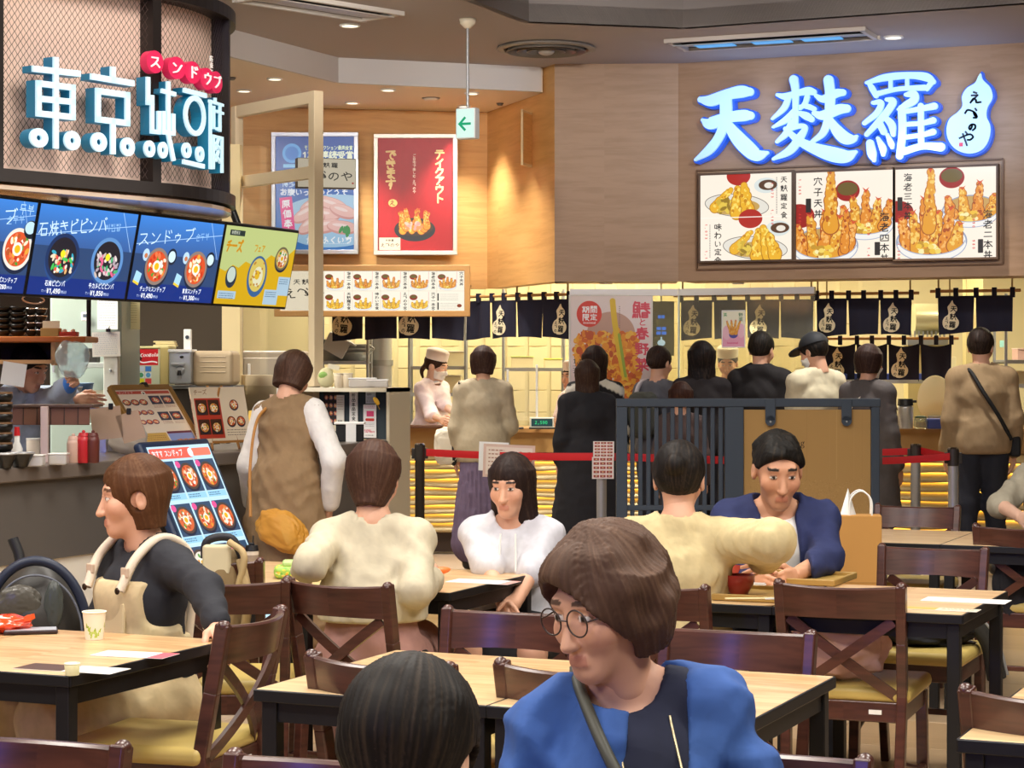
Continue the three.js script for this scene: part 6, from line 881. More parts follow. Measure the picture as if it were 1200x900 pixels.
  const tb = thing('serving_tray', 'black tray and papers on the counter beside the acrylic screen', 'tray', oc(594, 16.35), TH); part(tb, 'plate', box(0.2, 0.012, 0.16, 0.03, 0.006, 0, 0.004), MAT.blackSoft); part(tb, 'card_reader', box(0.09, 0.11, 0.05, -0.07, 0.06, 0, 0.008), MAT.white); part(tb, 'stand', box(0.1, 0.16, 0.02, 0.02, 0.09, -0.06, 0.01).rotateZ(0.3), MAT.blackSoft);
  // right hand side
  const ry = 1.001;
  const th = thing('thermos', 'steel thermos jug with a black lid on the right counter', 'thermos', oc(1061, 15.95, ry), 0); part(th, 'body', lathe([[0.001, 0], [0.058, 0], [0.06, 0.16], [0.05, 0.175], [0.001, 0.175]]), MAT.steel); part(th, 'lid', [cyl(0.06, 0.055, 0.05, 0, 0.2, 0), box(0.05, 0.02, 0.03, 0.06, 0.205, 0, 0.006)], MAT.black); part(th, 'handle', tube([[-0.058, 0.15, 0], [-0.1, 0.13, 0], [-0.095, 0.05, 0], [-0.058, 0.03, 0]], 0.009, 16, 8), MAT.black);
  const jr = thing('glass_jar', 'small clear glass jar between the thermos and the blue tub', 'jar', oc(1079, 15.85, ry), 0); part(jr, 'jar', lathe([[0.001, 0], [0.046, 0], [0.05, 0.02], [0.05, 0.07], [0.042, 0.085], [0.04, 0.085], [0.045, 0.07], [0.001, 0.01]]), M('#eef0e6', 0.08, { transmission: 0.85, thickness: 0 })); part(jr, 'lid', [lathe([[0.001, 0.1], [0.03, 0.098], [0.052, 0.085], [0.001, 0.085]])], M('#2f5a48', 0.4)); part(jr, 'contents', cyl(0.038, 0.038, 0.04, 0, 0.03, 0), M('#b9a484', 0.7));
  const bt = thing('tub', 'blue plastic tub on the right counter beside the glass jar', 'tub', oc(1095, 15.9, ry), TH); part(bt, 'tub', box(0.13, 0.07, 0.12, 0, 0.035, 0, 0.012), M('#4658a8', 0.45)); part(bt, 'rim', box(0.14, 0.012, 0.13, 0, 0.07, 0, 0.004), M('#5a6cc0', 0.4));
  const sp = thing('splash_board', 'pale rounded board standing behind the tub on the right counter', 'board', oc(1096, 16.4, ry + 0.06), TH); part(sp, 'board', ball(0.14, 0.19, 0.012, 0, 0.15, 0, 28), M('#e6d9a8', 0.4)); part(sp, 'stand', box(0.12, 0.09, 0.08, 0, -0.02, 0, 0.006), MAT.dullSteel);
  const sh = thing('steel_shelf', 'long steel shelf with blue edge under the lower noren', 'shelf', at(1050, 0, 16.95, P(0, 447, 16.9).y), TH); part(sh, 'board', box(1.3, 0.03, 0.4, 0, 0, 0, 0.004), MAT.dullSteel); part(sh, 'blue_bins', [box(0.3, 0.05, 0.2, -0.3, 0.04, 0, 0.01), box(0.3, 0.05, 0.2, 0.05, 0.04, 0, 0.01)], M('#4a5cae', 0.5)); part(sh, 'leg', [bar([0.22, 0, 0.15], [0.22, -0.6, 0.15], 0.014), bar([-0.6, 0, 0.15], [-0.6, -0.6, 0.15], 0.014), bar([0.5, 0, 0], [0.5, -1.2, 0], 0.014)], MAT.steel);
  const pl = thing('pillar_box', 'cream kitchen pillar behind the man in tan', 'pillar', at(1140, 0, 17.3, 0), TH); part(pl, 'column', box(0.14, 2.75, 0.14, 0, 1.375, 0, 0.006), M('#d9c98e', 0.5)); part(pl, 'panel', box(0.1, 0.5, 0.02, -0.2, 1.3, 0.05, 0.004), M('#e9dfb4', 0.5));
  const hd = thing('rice_machine', 'steel machine with a round drum between the two right noren curtains', 'machine', at(1084, 0, 17.6, P(0, 402, 17.6).y), TH); part(hd, 'drum', cyl(0.13, 0.13, 0.2, 0, 0, 0, 28).rotateZ(Math.PI / 2).translate(0, 0.2, 0), M('#d9d2a8', 0.3, { metalness: 0.5 })); part(hd, 'grille', Array.from({ length: 9 }, (_, i) => box(0.012, 0.1, 0.02, -0.14 + i * 0.035, 0.05, 0.1)), MAT.dullSteel); part(hd, 'base', box(0.34, 0.06, 0.26, 0, 0.01, 0, 0.006), MAT.dullSteel); part(hd, 'stand', box(0.3, 1.6, 0.2, 0, -0.82, -0.05), M('#d6c68c', 0.5));
  const rs = rack('steel wire rack at the right edge behind the man in tan', 1172, 1230, [452, 424], 16.9, 345); void rs;
  stuff('container', 'cream food container on the right edge rack', 'container', 1186, 452, 16.9, 0.16, 0.1, 0.2, M('#e6cf9c', 0.5), M('#f0e0b8', 0.5)); stuff('container', 'pinkish wrapped parcel on the right edge rack', 'parcel', 1198, 424, 16.9, 0.12, 0.09, 0.2, M('#dcb4a8', 0.6), M('#e8c8bc', 0.6));
  stuff('note_block', 'pale blue note on the kitchen wall right of the man in tan', 'note', 1174, 408, 17.2, 0.035, 0.055, 0.004, M('#9fdcd6', 0.7));
}

// ---------- partition with slats and board, belts and posts ----------
{
  const d = 12.6, k = mp(d), x0 = 722, x1 = 1031, top = P(0, 467, d).y, t = thing('partition_screen', 'dark slate partition with vertical slats and a brown speckled board', 'partition', at((x0 + x1) / 2, 0, d, 0), TH), X = (px) => (px - (x0 + x1) / 2) * k, Y = (py) => CH - (py - HZ) * k, sl = M('#3a4552', 0.45);
  part(t, 'top_rail', box((x1 - x0) * k, 0.05, 0.07, 0, top - 0.025, 0, 0.006), sl);
  for (const [a, b] of [[722, 735], [849, 871], [1020, 1030]]) part(t, 'post', box((b - a) * k, top - 0.05, 0.06, X((a + b) / 2), (top - 0.05) / 2, 0, 0.005), sl);
  part(t, 'middle_rail', box(118 * k, 0.03, 0.04, X(792), Y(595), 0, 0.004), sl); part(t, 'bottom_rail', box((x1 - x0) * k, 0.06, 0.06, 0, 0.05, 0, 0.005), sl);
  for (let i = 0; i < 12; i++) part(t, 'slat', box(0.026, top - 0.1, 0.03, X(741 + i * 9.4), (top - 0.1) / 2 + 0.05, 0, 0.004), sl);
  const brd = printed(tex(512, 512, (x) => { x.fillStyle = '#b18b50'; x.fillRect(0, 0, 512, 512); for (let i = 0; i < 5000; i++) { x.globalAlpha = 0.35; x.fillStyle = rnd(1) < 0.5 ? '#8f6a36' : '#cfae72'; x.fillRect(rnd(512), rnd(512), rnd(1, 4), rnd(1, 4)); } x.globalAlpha = 1; }), 0.7);
  part(t, 'board', uvBox(box((1020 - 871) * k, Y(480) - 0.1, 0.025, X(945.5), (Y(480) + 0.1) / 2, 0, 0.003), 0.8), brd);
  for (const px of [902, 991]) part(t, 'bracket', [box(12 * k, 26 * k, 0.012, X(px), Y(480), 0.036, 0.004), cyl(6 * k, 6 * k, 0.012, 0, 0, 0, 20).rotateX(Math.PI / 2).translate(X(px), Y(493), 0.036)], sl);
  for (const px of [902, 991]) part(t, 'screw', ball(0.007, 0.007, 0.004, X(px), Y(494), 0.043), MAT.dullSteel);
  part(t, 'lettering', new THREE.PlaneGeometry(0.2, 0.1).translate(X(925), Y(521), 0.0132), new THREE.MeshPhysicalMaterial({ color: 0x3a2a18, roughness: 0.8, alphaTest: 0.5, alphaMap: tex(256, 128, (x) => { x.fillStyle = '#000'; x.fillRect(0, 0, 256, 128); x.fillStyle = '#fff'; x.font = '62px serif'; x.fillText('ng', 170, 76); }, false) }));
  { const c = solo('menu_leaflet', 'clipped leaflet of red dishes hanging at the left end of the partition', 'leaflet', [box(26 * k, 20 * k, 0.004, 1 * k, 11 * k, 0), box(27 * k, 27 * k, 0.004, 0, -12 * k, 0.006)], printed(leafTex(200, 320, '#f1e6e0', (x, w, h) => { for (let r = 0; r < 5; r++) for (let i = 0; i < 3; i++) { x.fillStyle = '#b9453a'; x.fillRect(14 + i * 60, 14 + r * 62, 50, 38); stew(x, 39 + i * 60, 32 + r * 62, 16); } })), P(706.5, 537, 13.355), TH); void c; }
}
{
  const post = (label, px, py, d, belt) => { const h = 0.95, t = thing('belt_post', label, 'belt post', at(px, 0, d, 0), TH); part(t, 'tube', cyl(0.032, 0.032, h - 0.1, 0, (h - 0.1) / 2, 0, 24), MAT.steel); part(t, 'head', [cyl(0.036, 0.036, 0.11, 0, h - 0.05, 0, 24), box(0.03, 0.07, 0.02, -0.04, h - 0.055, 0, 0.004), box(0.03, 0.07, 0.02, 0.04, h - 0.055, 0, 0.004)], M('#4a4644', 0.35, { metalness: 0.5 })); part(t, 'cap', cyl(0.037, 0.03, 0.012, 0, h + 0.006, 0, 24), MAT.chrome); part(t, 'base', lathe([[0.001, 0.03], [0.1, 0.025], [0.16, 0.012], [0.165, 0], [0.001, 0]], 32), MAT.dullSteel); void belt; return t; };
  const tall = post('slim dark topped belt post at the left end of the red belt', 492, 523, 14.0); tall.children[0].material = M('#4a423c', 0.35, { metalness: 0.5 });
  post('steel belt post with a leaflet left of the slatted partition', 705, 535, 13.4); post('steel belt post right of the partition, the farther of two', 1073, 523, 13.9); post('steel belt post right of the partition, the nearer of two', 1117, 530, 13.3);
  const belt = (label, x0, y0, d0, x1, y1, d1, sag = 0.02, w = 0.048) => { const pos = [], idx = [], n = 24, uv = []; for (let i = 0; i <= n; i++) { const f = i / n, p = P(x0 + (x1 - x0) * f, y0 + (y1 - y0) * f, d0 + (d1 - d0) * f); p.y -= sag * 4 * f * (1 - f); for (const [s, q] of [[1, 0], [-1, 0], [-1, 0.003], [1, 0.003]]) { pos.push(p.x, p.y + s * w / 2, p.z - q); uv.push(f, s); } if (i) for (let k = 0; k < 4; k++) { const a = (i - 1) * 4 + k, b = i * 4 + k, a2 = (i - 1) * 4 + (k + 1) % 4, b2 = i * 4 + (k + 1) % 4; idx.push(a, a2, b, b, a2, b2); } } const g = new THREE.BufferGeometry(); g.setAttribute('position', new THREE.Float32BufferAttribute(pos, 3)); g.setAttribute('uv', new THREE.Float32BufferAttribute(uv, 2)); g.setIndex(idx); g.computeVertexNormals(); solo('queue_belt', label, 'belt', g, M('#c9141e', 0.5, { side: THREE.DoubleSide })); };
  belt('red queue belt running left to right behind the seated girl', 496, 530, 14.0, 702, 535, 13.4, 0.01); belt('red queue belt seen through the partition slats', 708, 535, 13.4, 905, 541, 13.3, 0.0); belt('upper red belt leaving the right end of the partition', 1034, 530, 13.9, 1069, 529, 13.9, 0, 0.045); belt('lower red belt sloping to the nearer right post', 1034, 540, 13.25, 1113, 535, 13.25, 0.004, 0.045); belt('short red belt between the two right posts', 1078, 528, 13.9, 1114, 536, 13.3, 0, 0.045);
  // leaflets hooked on the left belt behind the girl in the white hoodie
  for (const [a, b, c, e, lb, col] of [[561, 518, 596, 552, 'white leaflet standing on the belt behind the seated girl', '#f4f4f2'], [566, 521, 627, 560, 'pinkish menu leaflet standing on the belt behind the seated girl', '#e2c4b4']]) sheet('menu_leaflet', lb, 'leaflet', a, b, c, e, 13.74, leafTex(200, 120, col, (x) => { if (col[1] === 'e') { x.fillStyle = '#f2e2d4'; x.fillRect(10, 10, 180, 100); for (let i = 0; i < 3; i++) disc(x, 110 + i * 34, 44, 14, 20, '#c9745a'); tiny(x, 20, 20, 60, 6, 14, '#b0806a', 4); } }), { turn: 0.12, lean: -0.15, roll: -0.05 });
}

// ---------- tables ----------
const tableTop = uvBox(box(0.596, 0.022, 0.736, 0, 0.709, 0, 0.004), 1).translate(0, 0, 0);
function tableUnit(label, u, v, y, group) {          // u, v = centre of a 0.6 x 0.74 unit
  const t = thing('cafe_table', label, 'table', V3(u, 0, -v), 0, group);
  part(t, 'tabletop', tableTop, MAT.top);
  part(t, 'edge_band', [box(0.6, 0.028, 0.012, 0, 0.705, 0.37, 0.003), box(0.6, 0.028, 0.012, 0, 0.705, -0.37, 0.003), box(0.012, 0.028, 0.74, 0.297, 0.705, 0, 0.003), box(0.012, 0.028, 0.74, -0.297, 0.705, 0, 0.003)], MAT.black);
  part(t, 'apron', [box(0.54, 0.05, 0.03, 0, 0.667, 0.335), box(0.54, 0.05, 0.03, 0, 0.667, -0.335), box(0.03, 0.05, 0.67, 0.265, 0.667, 0), box(0.03, 0.05, 0.67, -0.265, 0.667, 0)], MAT.black);
  for (const [a, b] of [[-1, -1], [1, -1], [-1, 1], [1, 1]]) part(t, 'leg', box(0.04, 0.69, 0.04, a * 0.268, 0.345, b * 0.338, 0.004), MAT.black);
  return t;
}
tableUnit('wood topped table at the left with a paper cup on it', -3.35, 4.67); tableUnit('wood topped table at the left edge with an orange packet on it', -3.95, 4.67);
tableUnit('wood topped table right of the boy at the lower centre', -1.63, 4.67); tableUnit('wood topped table just behind the boy at the lower centre', -2.23, 4.67);
tableUnit('wood topped table at the lower right corner of the photo', -0.58, 4.67);
tableUnit('wood topped table in front of the beige sweater woman, its right half', -3.3, 6.75); tableUnit('wood topped table with a lunch bag and shaker by the beige sweater woman', -3.9, 6.75);
tableUnit('wood topped table with two trays before the man in the navy cardigan', -2.2, 6.8); tableUnit('wood topped table with flyers at the right behind a tucked chair', -1.6, 6.8);
tableUnit('far wood topped table beyond the pulled out chairs, left of a seam', -2.2, 9.3); tableUnit('far wood topped table where the rolled sleeve arms rest', -1.6, 9.3); tableUnit('farthest right wood topped table at the right edge', -1.0, 9.3);

// ---------- chairs ----------
const chairProto = (() => {
  const t = new THREE.Group(), wood = MAT.chair, bow = (f, k = 0.045) => -k * (1 - f * f), sl = (y) => -0.185 - (y > 0.45 ? (y - 0.45) * 0.2 : (0.45 - y) * 0.12);
  for (const s of [-1, 1]) {
    part(t, 'front_leg', uvBox(slat([s * 0.185, 0, 0.2], [s * 0.18, 0.42, 0.185], 0.036, 0.036), 0.7), wood);
    const prof = [[0, sl(0)], [0.22, sl(0.25)], [0.45, sl(0.45)], [0.62, sl(0.62)], [0.8, sl(0.8)]], pg = []; for (let i = 0; i < prof.length - 1; i++) pg.push(slat([s * (0.175 + i * 0.004), prof[i][0], prof[i][1]], [s * (0.179 + i * 0.004), prof[i + 1][0] + 0.004, prof[i + 1][1]], 0.032, 0.04, V3(0, 0, 1), 0.006)); pg.push(ball(0.016, 0.016, 0.02, s * 0.193, 0.798, sl(0.8), 12));
    part(t, 'back_post', uvBox(merge(pg), 0.7), wood);
    part(t, 'side_stretcher', uvBox(tube([[s * 0.183, 0.17, 0.19], [s * 0.2, 0.19, 0.02], [s * 0.178, 0.24, -0.2]], 0.013, 14, 8), 0.7), wood);
  }
  part(t, 'seat_frame', uvBox(merge([box(0.37, 0.065, 0.03, 0, 0.4, 0.185, 0.006), box(0.36, 0.065, 0.03, 0, 0.4, -0.18, 0.006), box(0.03, 0.065, 0.36, 0.175, 0.4, 0, 0.006), box(0.03, 0.065, 0.36, -0.175, 0.4, 0, 0.006)]), 0.7), wood);
  part(t, 'seat', box(0.42, 0.05, 0.42, 0, 0.452, 0.015, 0.022), MAT.seat);
  part(t, 'tag', box(0.04, 0.014, 0.003, -0.1, 0.4, -0.1965), MAT.white);
  // curved top rail
  const pos = [], idx = [], N = 24; for (let i = 0; i <= N; i++) { const f = i / N * 2 - 1, x = f * 0.188, b = bow(f); for (const [y, o] of [[0.695, -0.012], [0.795, -0.012], [0.8, -0.006], [0.8, 0.006], [0.795, 0.012], [0.695, 0.012]]) { const yy = y - (y > 0.75 ? 0.006 * (1 - f * f) : -0.004 * (1 - f * f)); pos.push(x, yy, sl(yy) + b + o); } if (i) for (let k = 0; k < 6; k++) { const a = (i - 1) * 6 + k, c = i * 6 + k, a2 = (i - 1) * 6 + (k + 1) % 6, c2 = i * 6 + (k + 1) % 6; idx.push(a, c, a2, c, c2, a2); } }
  let rg = new THREE.BufferGeometry(); rg.setAttribute('position', new THREE.Float32BufferAttribute(pos, 3)); rg.setIndex(idx); rg = toCreasedNormals(rg, 0.5); part(t, 'top_rail', uvBox(rg, 0.7), wood);
  for (const s of [-1, 1]) { const g = []; const A = [s * 0.165, 0.69], B = [-s * 0.165, 0.45], n = 8; let last; for (let i = 0; i <= n; i++) { const f = i / n, x = A[0] + (B[0] - A[0]) * f, y = A[1] + (B[1] - A[1]) * f, z = sl(y) - 0.03 * (1 - (x / 0.19) ** 2) + s * 0.006, q = V3(x, y, z); if (last) g.push(slat(last, q.clone().add(q.clone().sub(last).multiplyScalar(0.03)), 0.032, 0.012, V3(0, 0, 1), 0)); last = q; } part(t, 'cross_brace', uvBox(merge(g), 0.7), wood); }
  part(t, 'back_stretcher', uvBox(slat([-0.17, 0.2, -0.212], [0.17, 0.2, -0.212], 0.022, 0.022), 0.7), wood);
  return t;
})();
// turn: 180 = back towards the camera side of the building, 0 = facing it; px, py of the middle of the top rail
function chair(label, px, py, turn, d, group) {
  const D = d ?? (CH - 0.795) * FL / (py - HZ), p = P(px, py, D), o = chairProto.clone(), a = R(turn); o.name = numbered('dining_chair'); scene.add(o);
  o.position.set(p.x + Math.sin(a) * 0.29, 0, p.z + Math.cos(a) * 0.29); o.rotation.y = a; meta(o, label, 'chair', group); return o;
}
chair('dark chair with a crossed back directly behind the beige sweater woman', 387, 686, 172);
chair('dark chair pulled to the right end of the left table, its yellow seat showing', 311, 726, 277);
chair('brown chair behind the woman in overalls, its top rail at her elbow', 262, 690, 205, 6.6);
chair('dark chair back peeking between the woman in overalls and the backpack', 238, 668, 200, 7.3);
chair('brown chair back crossing the bottom left corner of the photo', 46, 878, 4, 3.85);
chair('dark chair tucked under the lower centre table, left of the boy', 434, 779, 172);
chair('dark chair tucked under the lower centre table, beside the blue cardigan', 668, 788, 176);
chair('brown chair facing us between the girl in the hoodie and the blue cardigan woman', 606, 718, 2);
chair('dark chair of the woman in the yellow blouse', 752, 689, 178);
chair('brown chair facing us behind the shoulder of the blue cardigan', 868, 740, 3);
const bagChair = chair('dark crossed back chair with a pink bag on its yellow seat', 981, 688, 183);
chair('dark chair at the right edge with clothes hung over it', 1196, 620, 180);
const farChair = chair('brown chair facing us beyond the table with flyers, a jacket on its seat', 1096, 643, 0);
chair('farthest brown chair facing us in front of the belt posts', 1077, 594, 2);
chair('dark chair beside the kraft paper bag, behind the navy cardigan', 962, 620, 182);
chair('dark chair at the lower right corner by the corner table', 1232, 822, 172);
chair('brown chair whose rail shows at the bottom right of the blue cardigan', 890, 880, 4, 3.72);
chair('brown chair top rail at the bottom edge left of the boy', 402, 893, 2, 3.64);
const chairs = Object.fromEntries(scene.children.filter((o) => /^dining_chair/.test(o.name)).map((o) => [o.name, o]));

// ---------- things on the tables ----------
const T = 0.7205, onT = (px, py, y = T) => { const p = onH(px, py, y); p.y = y; return p; };
{
  const cup = thing('paper_cup', 'white paper cup with green leaf print on the left table', 'cup', onT(110.5, 749), TH);
  const cupT = tex(512, 256, (x, w, h) => { x.fillStyle = '#f1ead2'; x.fillRect(0, 0, w, h); for (let k = 0; k < 3; k++) { const X = 60 + k * 170; x.strokeStyle = '#a4bf3c'; x.lineWidth = 4; for (let i = 0; i < 7; i++) { const a = X + rnd(-60, 60), b = rnd(110, 200); x.beginPath(); x.moveTo(X, 235); x.quadraticCurveTo(X, b + 20, a, b); x.stroke(); disc(x, a, b, 17, 8, ['#a9c83e', '#bcd35a', '#8fae2e'][i % 3], rnd(3)); disc(x, (a + X) / 2, b + 36, 14, 7, '#b4cd4e', rnd(3)); } } });
  part(cup, 'cup', new THREE.CylinderGeometry(0.032, 0.0245, 0.076, 36, 1, true).translate(0, 0.038, 0), printed(rep(cupT, 1.5, 1), 0.6)); part(cup, 'liner', lathe([[0.001, 0.001], [0.024, 0.001], [0.0315, 0.075], [0.0305, 0.075], [0.0235, 0.006], [0.001, 0.006]], 36), M('#f1ead2', 0.6)); part(cup, 'rim', new THREE.TorusGeometry(0.032, 0.0022, 8, 36).rotateX(Math.PI / 2).translate(0, 0.076, 0), M('#f4edd8', 0.5));
  const ph = thing('phone', 'dark smartphone lying near the orange packet', 'phone', onT(36, 742), TH + 0.22); part(ph, 'body', box(0.15, 0.012, 0.075, 0, 0.006, 0, 0.005), M('#2a1418', 0.4)); part(ph, 'glass', box(0.142, 0.001, 0.067, 0, 0.0125, 0), M('#d9dde6', 0.05));
  const pg = ico(20), pp = pg.attributes.position; for (let i = 0; i < pp.count; i++) { const n = 0.8 + 0.4 * vnoise(pp.getX(i) * 3, pp.getY(i) * 3 + 4, pp.getZ(i) * 3); pp.setXYZ(i, pp.getX(i) * n * 0.085, Math.max(-0.8, pp.getY(i)) * n * 0.026 + 0.024, pp.getZ(i) * n * 0.06); } pg.computeVertexNormals();
  const op = thing('snack_packet', 'glossy orange packet at the left edge of the left table', 'packet', onT(2, 741), TH); part(op, 'pouch', pg, M('#e8481c', 0.22, { clearcoat: 0.6 })); part(op, 'white_panel', ball(0.05, 0.006, 0.03, 0, 0.042, 0.01), M('#f2ded2', 0.3)); part(op, 'crimped_end', box(0.02, 0.014, 0.05, 0.088, 0.026, 0.01).rotateZ(0.2), M('#ef5a24', 0.25));
  const flat = (name, label, px, py, w, l, turn, draw, bg = '#f6f4f2') => { const o = solo(name, label, 'flyer', new THREE.BoxGeometry(w, 0.0015, l), [MAT.paper, MAT.paper, printed(leafTex(256, Math.round(256 * l / w), bg, draw), 0.4), MAT.paper, MAT.paper, MAT.paper], onT(px, py), turn); o.position.y = T + 0.001; return o; };
  flat('flyer', 'white flyer with a red edge on the left table', 158, 767.5, 0.21, 0.1, 0.1, (x, w, h) => { tiny(x, 20, 20, 150, 7, 13, '#8a8a92', 4); x.fillStyle = '#e86a78'; x.fillRect(w * 0.78, 0, w * 0.22, h); });
  flat('flyer', 'dark and white flyer at the near corner of the left table', 84, 784, 0.28, 0.1, 0.05, (x, w, h) => { x.fillStyle = '#5a4238'; x.fillRect(0, 0, w * 0.5, h); tiny(x, w * 0.55, 14, 90, 5, 14, '#777', 4); });
  const ic = thing('wax_cup', 'small glowing pale yellow cup at the near corner of the left table', 'cup', onT(84.5, 791), 0); part(ic, 'body', lathe([[0.001, 0], [0.017, 0], [0.019, 0.028], [0.016, 0.028], [0.001, 0.02]], 20), M('#f3efb8', 0.4, { emissive: 0xf3efb8, emissiveIntensity: 0.25 })); part(ic, 'rim', new THREE.TorusGeometry(0.018, 0.002, 6, 20).rotateX(Math.PI / 2).translate(0, 0.028, 0), M('#faf6d4', 0.4));
  flat('flyer', 'white flyer with a pink edge beside the girl in the hoodie', 566, 682, 0.24, 0.12, 0, (x, w, h) => { tiny(x, 20, 20, 190, 6, 14, '#b0a8a8', 4); x.fillStyle = '#e89a90'; x.fillRect(w * 0.85, 0, w * 0.15, h); });
  flat('flyer', 'white flyer on the table with the pulled out chair', 1132, 704, 0.27, 0.12, 0, (x) => tiny(x, 20, 20, 190, 6, 14, '#d0ccc8', 4)); flat('flyer', 'yellowish printed flyer near the front edge of the right table', 1098, 714, 0.26, 0.07, 0, (x, w, h) => { x.fillStyle = '#d9b25a'; x.fillRect(0, 0, w * 0.5, h); tiny(x, w * 0.55, 10, 100, 3, 14, '#6a5a4a', 5); }, '#e9dcc0');
  // shaker bottle and lunch bag
  const sh = thing('tumbler', 'grey tumbler with a dark lid and straw on the table', 'tumbler', onT(295, 665), TH); part(sh, 'body', lathe([[0.001, 0], [0.022, 0], [0.026, 0.05], [0.026, 0.062], [0.001, 0.062]]), M('#8d8378', 0.35)); part(sh, 'band', cyl(0.027, 0.027, 0.014, 0, 0.055, 0), M('#c9c2b4', 0.4)); part(sh, 'lid', [cyl(0.026, 0.022, 0.02, 0, 0.074, 0), box(0.02, 0.01, 0.02, 0, 0.088, 0, 0.003)], MAT.black); part(sh, 'straw', bar([0.004, 0.08, 0], [0.006, 0.12, 0], 0.003), MAT.blackSoft);
  const lb = thing('lunch_bag', 'bright green and orange patterned lunch bag by the beige sleeve', 'bag', onT(349, 677), TH + 0.1); part(lb, 'bag', box(0.17, 0.045, 0.1, 0, 0.023, 0, 0.018), printed(tex(256, 128, (x) => { x.fillStyle = '#9fcf5a'; x.fillRect(0, 0, 256, 128); for (let i = 0; i < 40; i++) disc(x, rnd(256), rnd(128), rnd(8, 16), rnd(6, 12), ['#f09a2c', '#f4d84a', '#e8f0b0', '#6ab04a'][i % 4], rnd(3)); }), 0.5)); part(lb, 'flap', box(0.09, 0.022, 0.08, -0.01, 0.052, 0, 0.01), M('#b9d98a', 0.5));
  const or = thing('snack', 'orange wrapped snack in the hand of the beige sweater woman', 'snack', onT(515, 679), TH); part(or, 'food', ball(0.045, 0.014, 0.018, 0, 0.03, 0).rotateZ(0.15), M('#e8722a', 0.4)); part(or, 'wrapper', ball(0.03, 0.02, 0.02, -0.03, 0.028, 0.005), M('#f2e4d4', 0.5));
  // trays of the couple
  const tray = (label, px, py, turn) => { const t = thing('food_tray', label, 'tray', onT(px, py), turn); part(t, 'plate', box(0.4, 0.008, 0.3, 0, 0.006, 0, 0.003), M('#b3924e', 0.45)); part(t, 'rim', [box(0.41, 0.022, 0.012, 0, 0.012, 0.15, 0.004), box(0.41, 0.022, 0.012, 0, 0.012, -0.15, 0.004), box(0.012, 0.022, 0.3, 0.2, 0.012, 0, 0.004), box(0.012, 0.022, 0.3, -0.2, 0.012, 0, 0.004)], M('#a58444', 0.4)); return t; };
  tray('wooden tray with red bowls before the yellow blouse woman', 852, 698, 0); tray('wooden tray on the far side before the man in navy', 925, 680, 0);
  const bowl = (label, px, py, r, h, col, y) => { const t = thing('soup_bowl', label, 'bowl', onT(px, py, y ?? T + 0.011), 0); part(t, 'bowl', lathe([[0.001, 0.006], [r * 0.5, 0.006], [r * 0.52, 0], [r * 0.6, 0.008], [r * 0.9, h * 0.5], [r, h], [r * 0.95, h], [r * 0.5, 0.014], [0.001, 0.014]], 32), M(col, 0.3, { clearcoat: 0.4 })); part(t, 'soup', cyl(r * 0.86, r * 0.8, 0.006, 0, h * 0.72, 0), M('#6a3a20', 0.3)); return t; };
  bowl('large red soup bowl on the tray beside the yellow blouse', 866, 697, 0.052, 0.066, '#96281f'); bowl('small red cup shaped bowl behind the large red one', 864, 678, 0.034, 0.05, '#a8332a');
  const dk = thing('drinking_glass', 'clear tumbler with dark drink under the yellow sleeve', 'glass', onT(886, 679), 0); part(dk, 'glass', lathe([[0.001, 0], [0.03, 0], [0.036, 0.09], [0.033, 0.09], [0.028, 0.006], [0.001, 0.006]]), M('#f0f2f2', 0.05, { transmission: 0.9, thickness: 0 })); part(dk, 'drink', lathe([[0.001, 0.007], [0.027, 0.007], [0.031, 0.06], [0.001, 0.06]]), M('#3a1a18', 0.2));
  const bb = thing('small_dish', 'dark red lacquer cup near the hand of the man in navy', 'bowl', onT(899, 682), 0); part(bb, 'bowl', lathe([[0.001, 0.004], [0.018, 0], [0.034, 0.04], [0.03, 0.04], [0.001, 0.012]], 24), M('#5a1a1c', 0.25)); part(bb, 'lid', ball(0.03, 0.012, 0.03, 0, 0.04, 0), M('#6a2424', 0.25));
  const wd = thing('wet_wipe', 'white folded wipe on the tray before the man', 'wipe', onT(880, 687, T + 0.011), 0.2); part(wd, 'wipe', box(0.1, 0.008, 0.04, 0, 0.004, 0, 0.003), MAT.paper); part(wd, 'fold', box(0.098, 0.006, 0.02, 0, 0.01, 0.006, 0.002), MAT.white);
  const ck = thing('chopsticks', 'pale wooden chopsticks lying across the near tray', 'chopsticks', onT(886, 702, T + 0.02), 0.5); part(ck, 'stick', bar([-0.1, 0.003, 0], [0.1, 0.003, 0.01], 0.003, 6), M('#e6cf9a', 0.5)); part(ck, 'stick', bar([-0.1, 0.003, 0.012], [0.1, 0.003, 0.018], 0.003, 6), M('#e6cf9a', 0.5)); part(ck, 'sleeve', box(0.07, 0.004, 0.03, 0.06, 0.003, 0.01), MAT.paper);
}
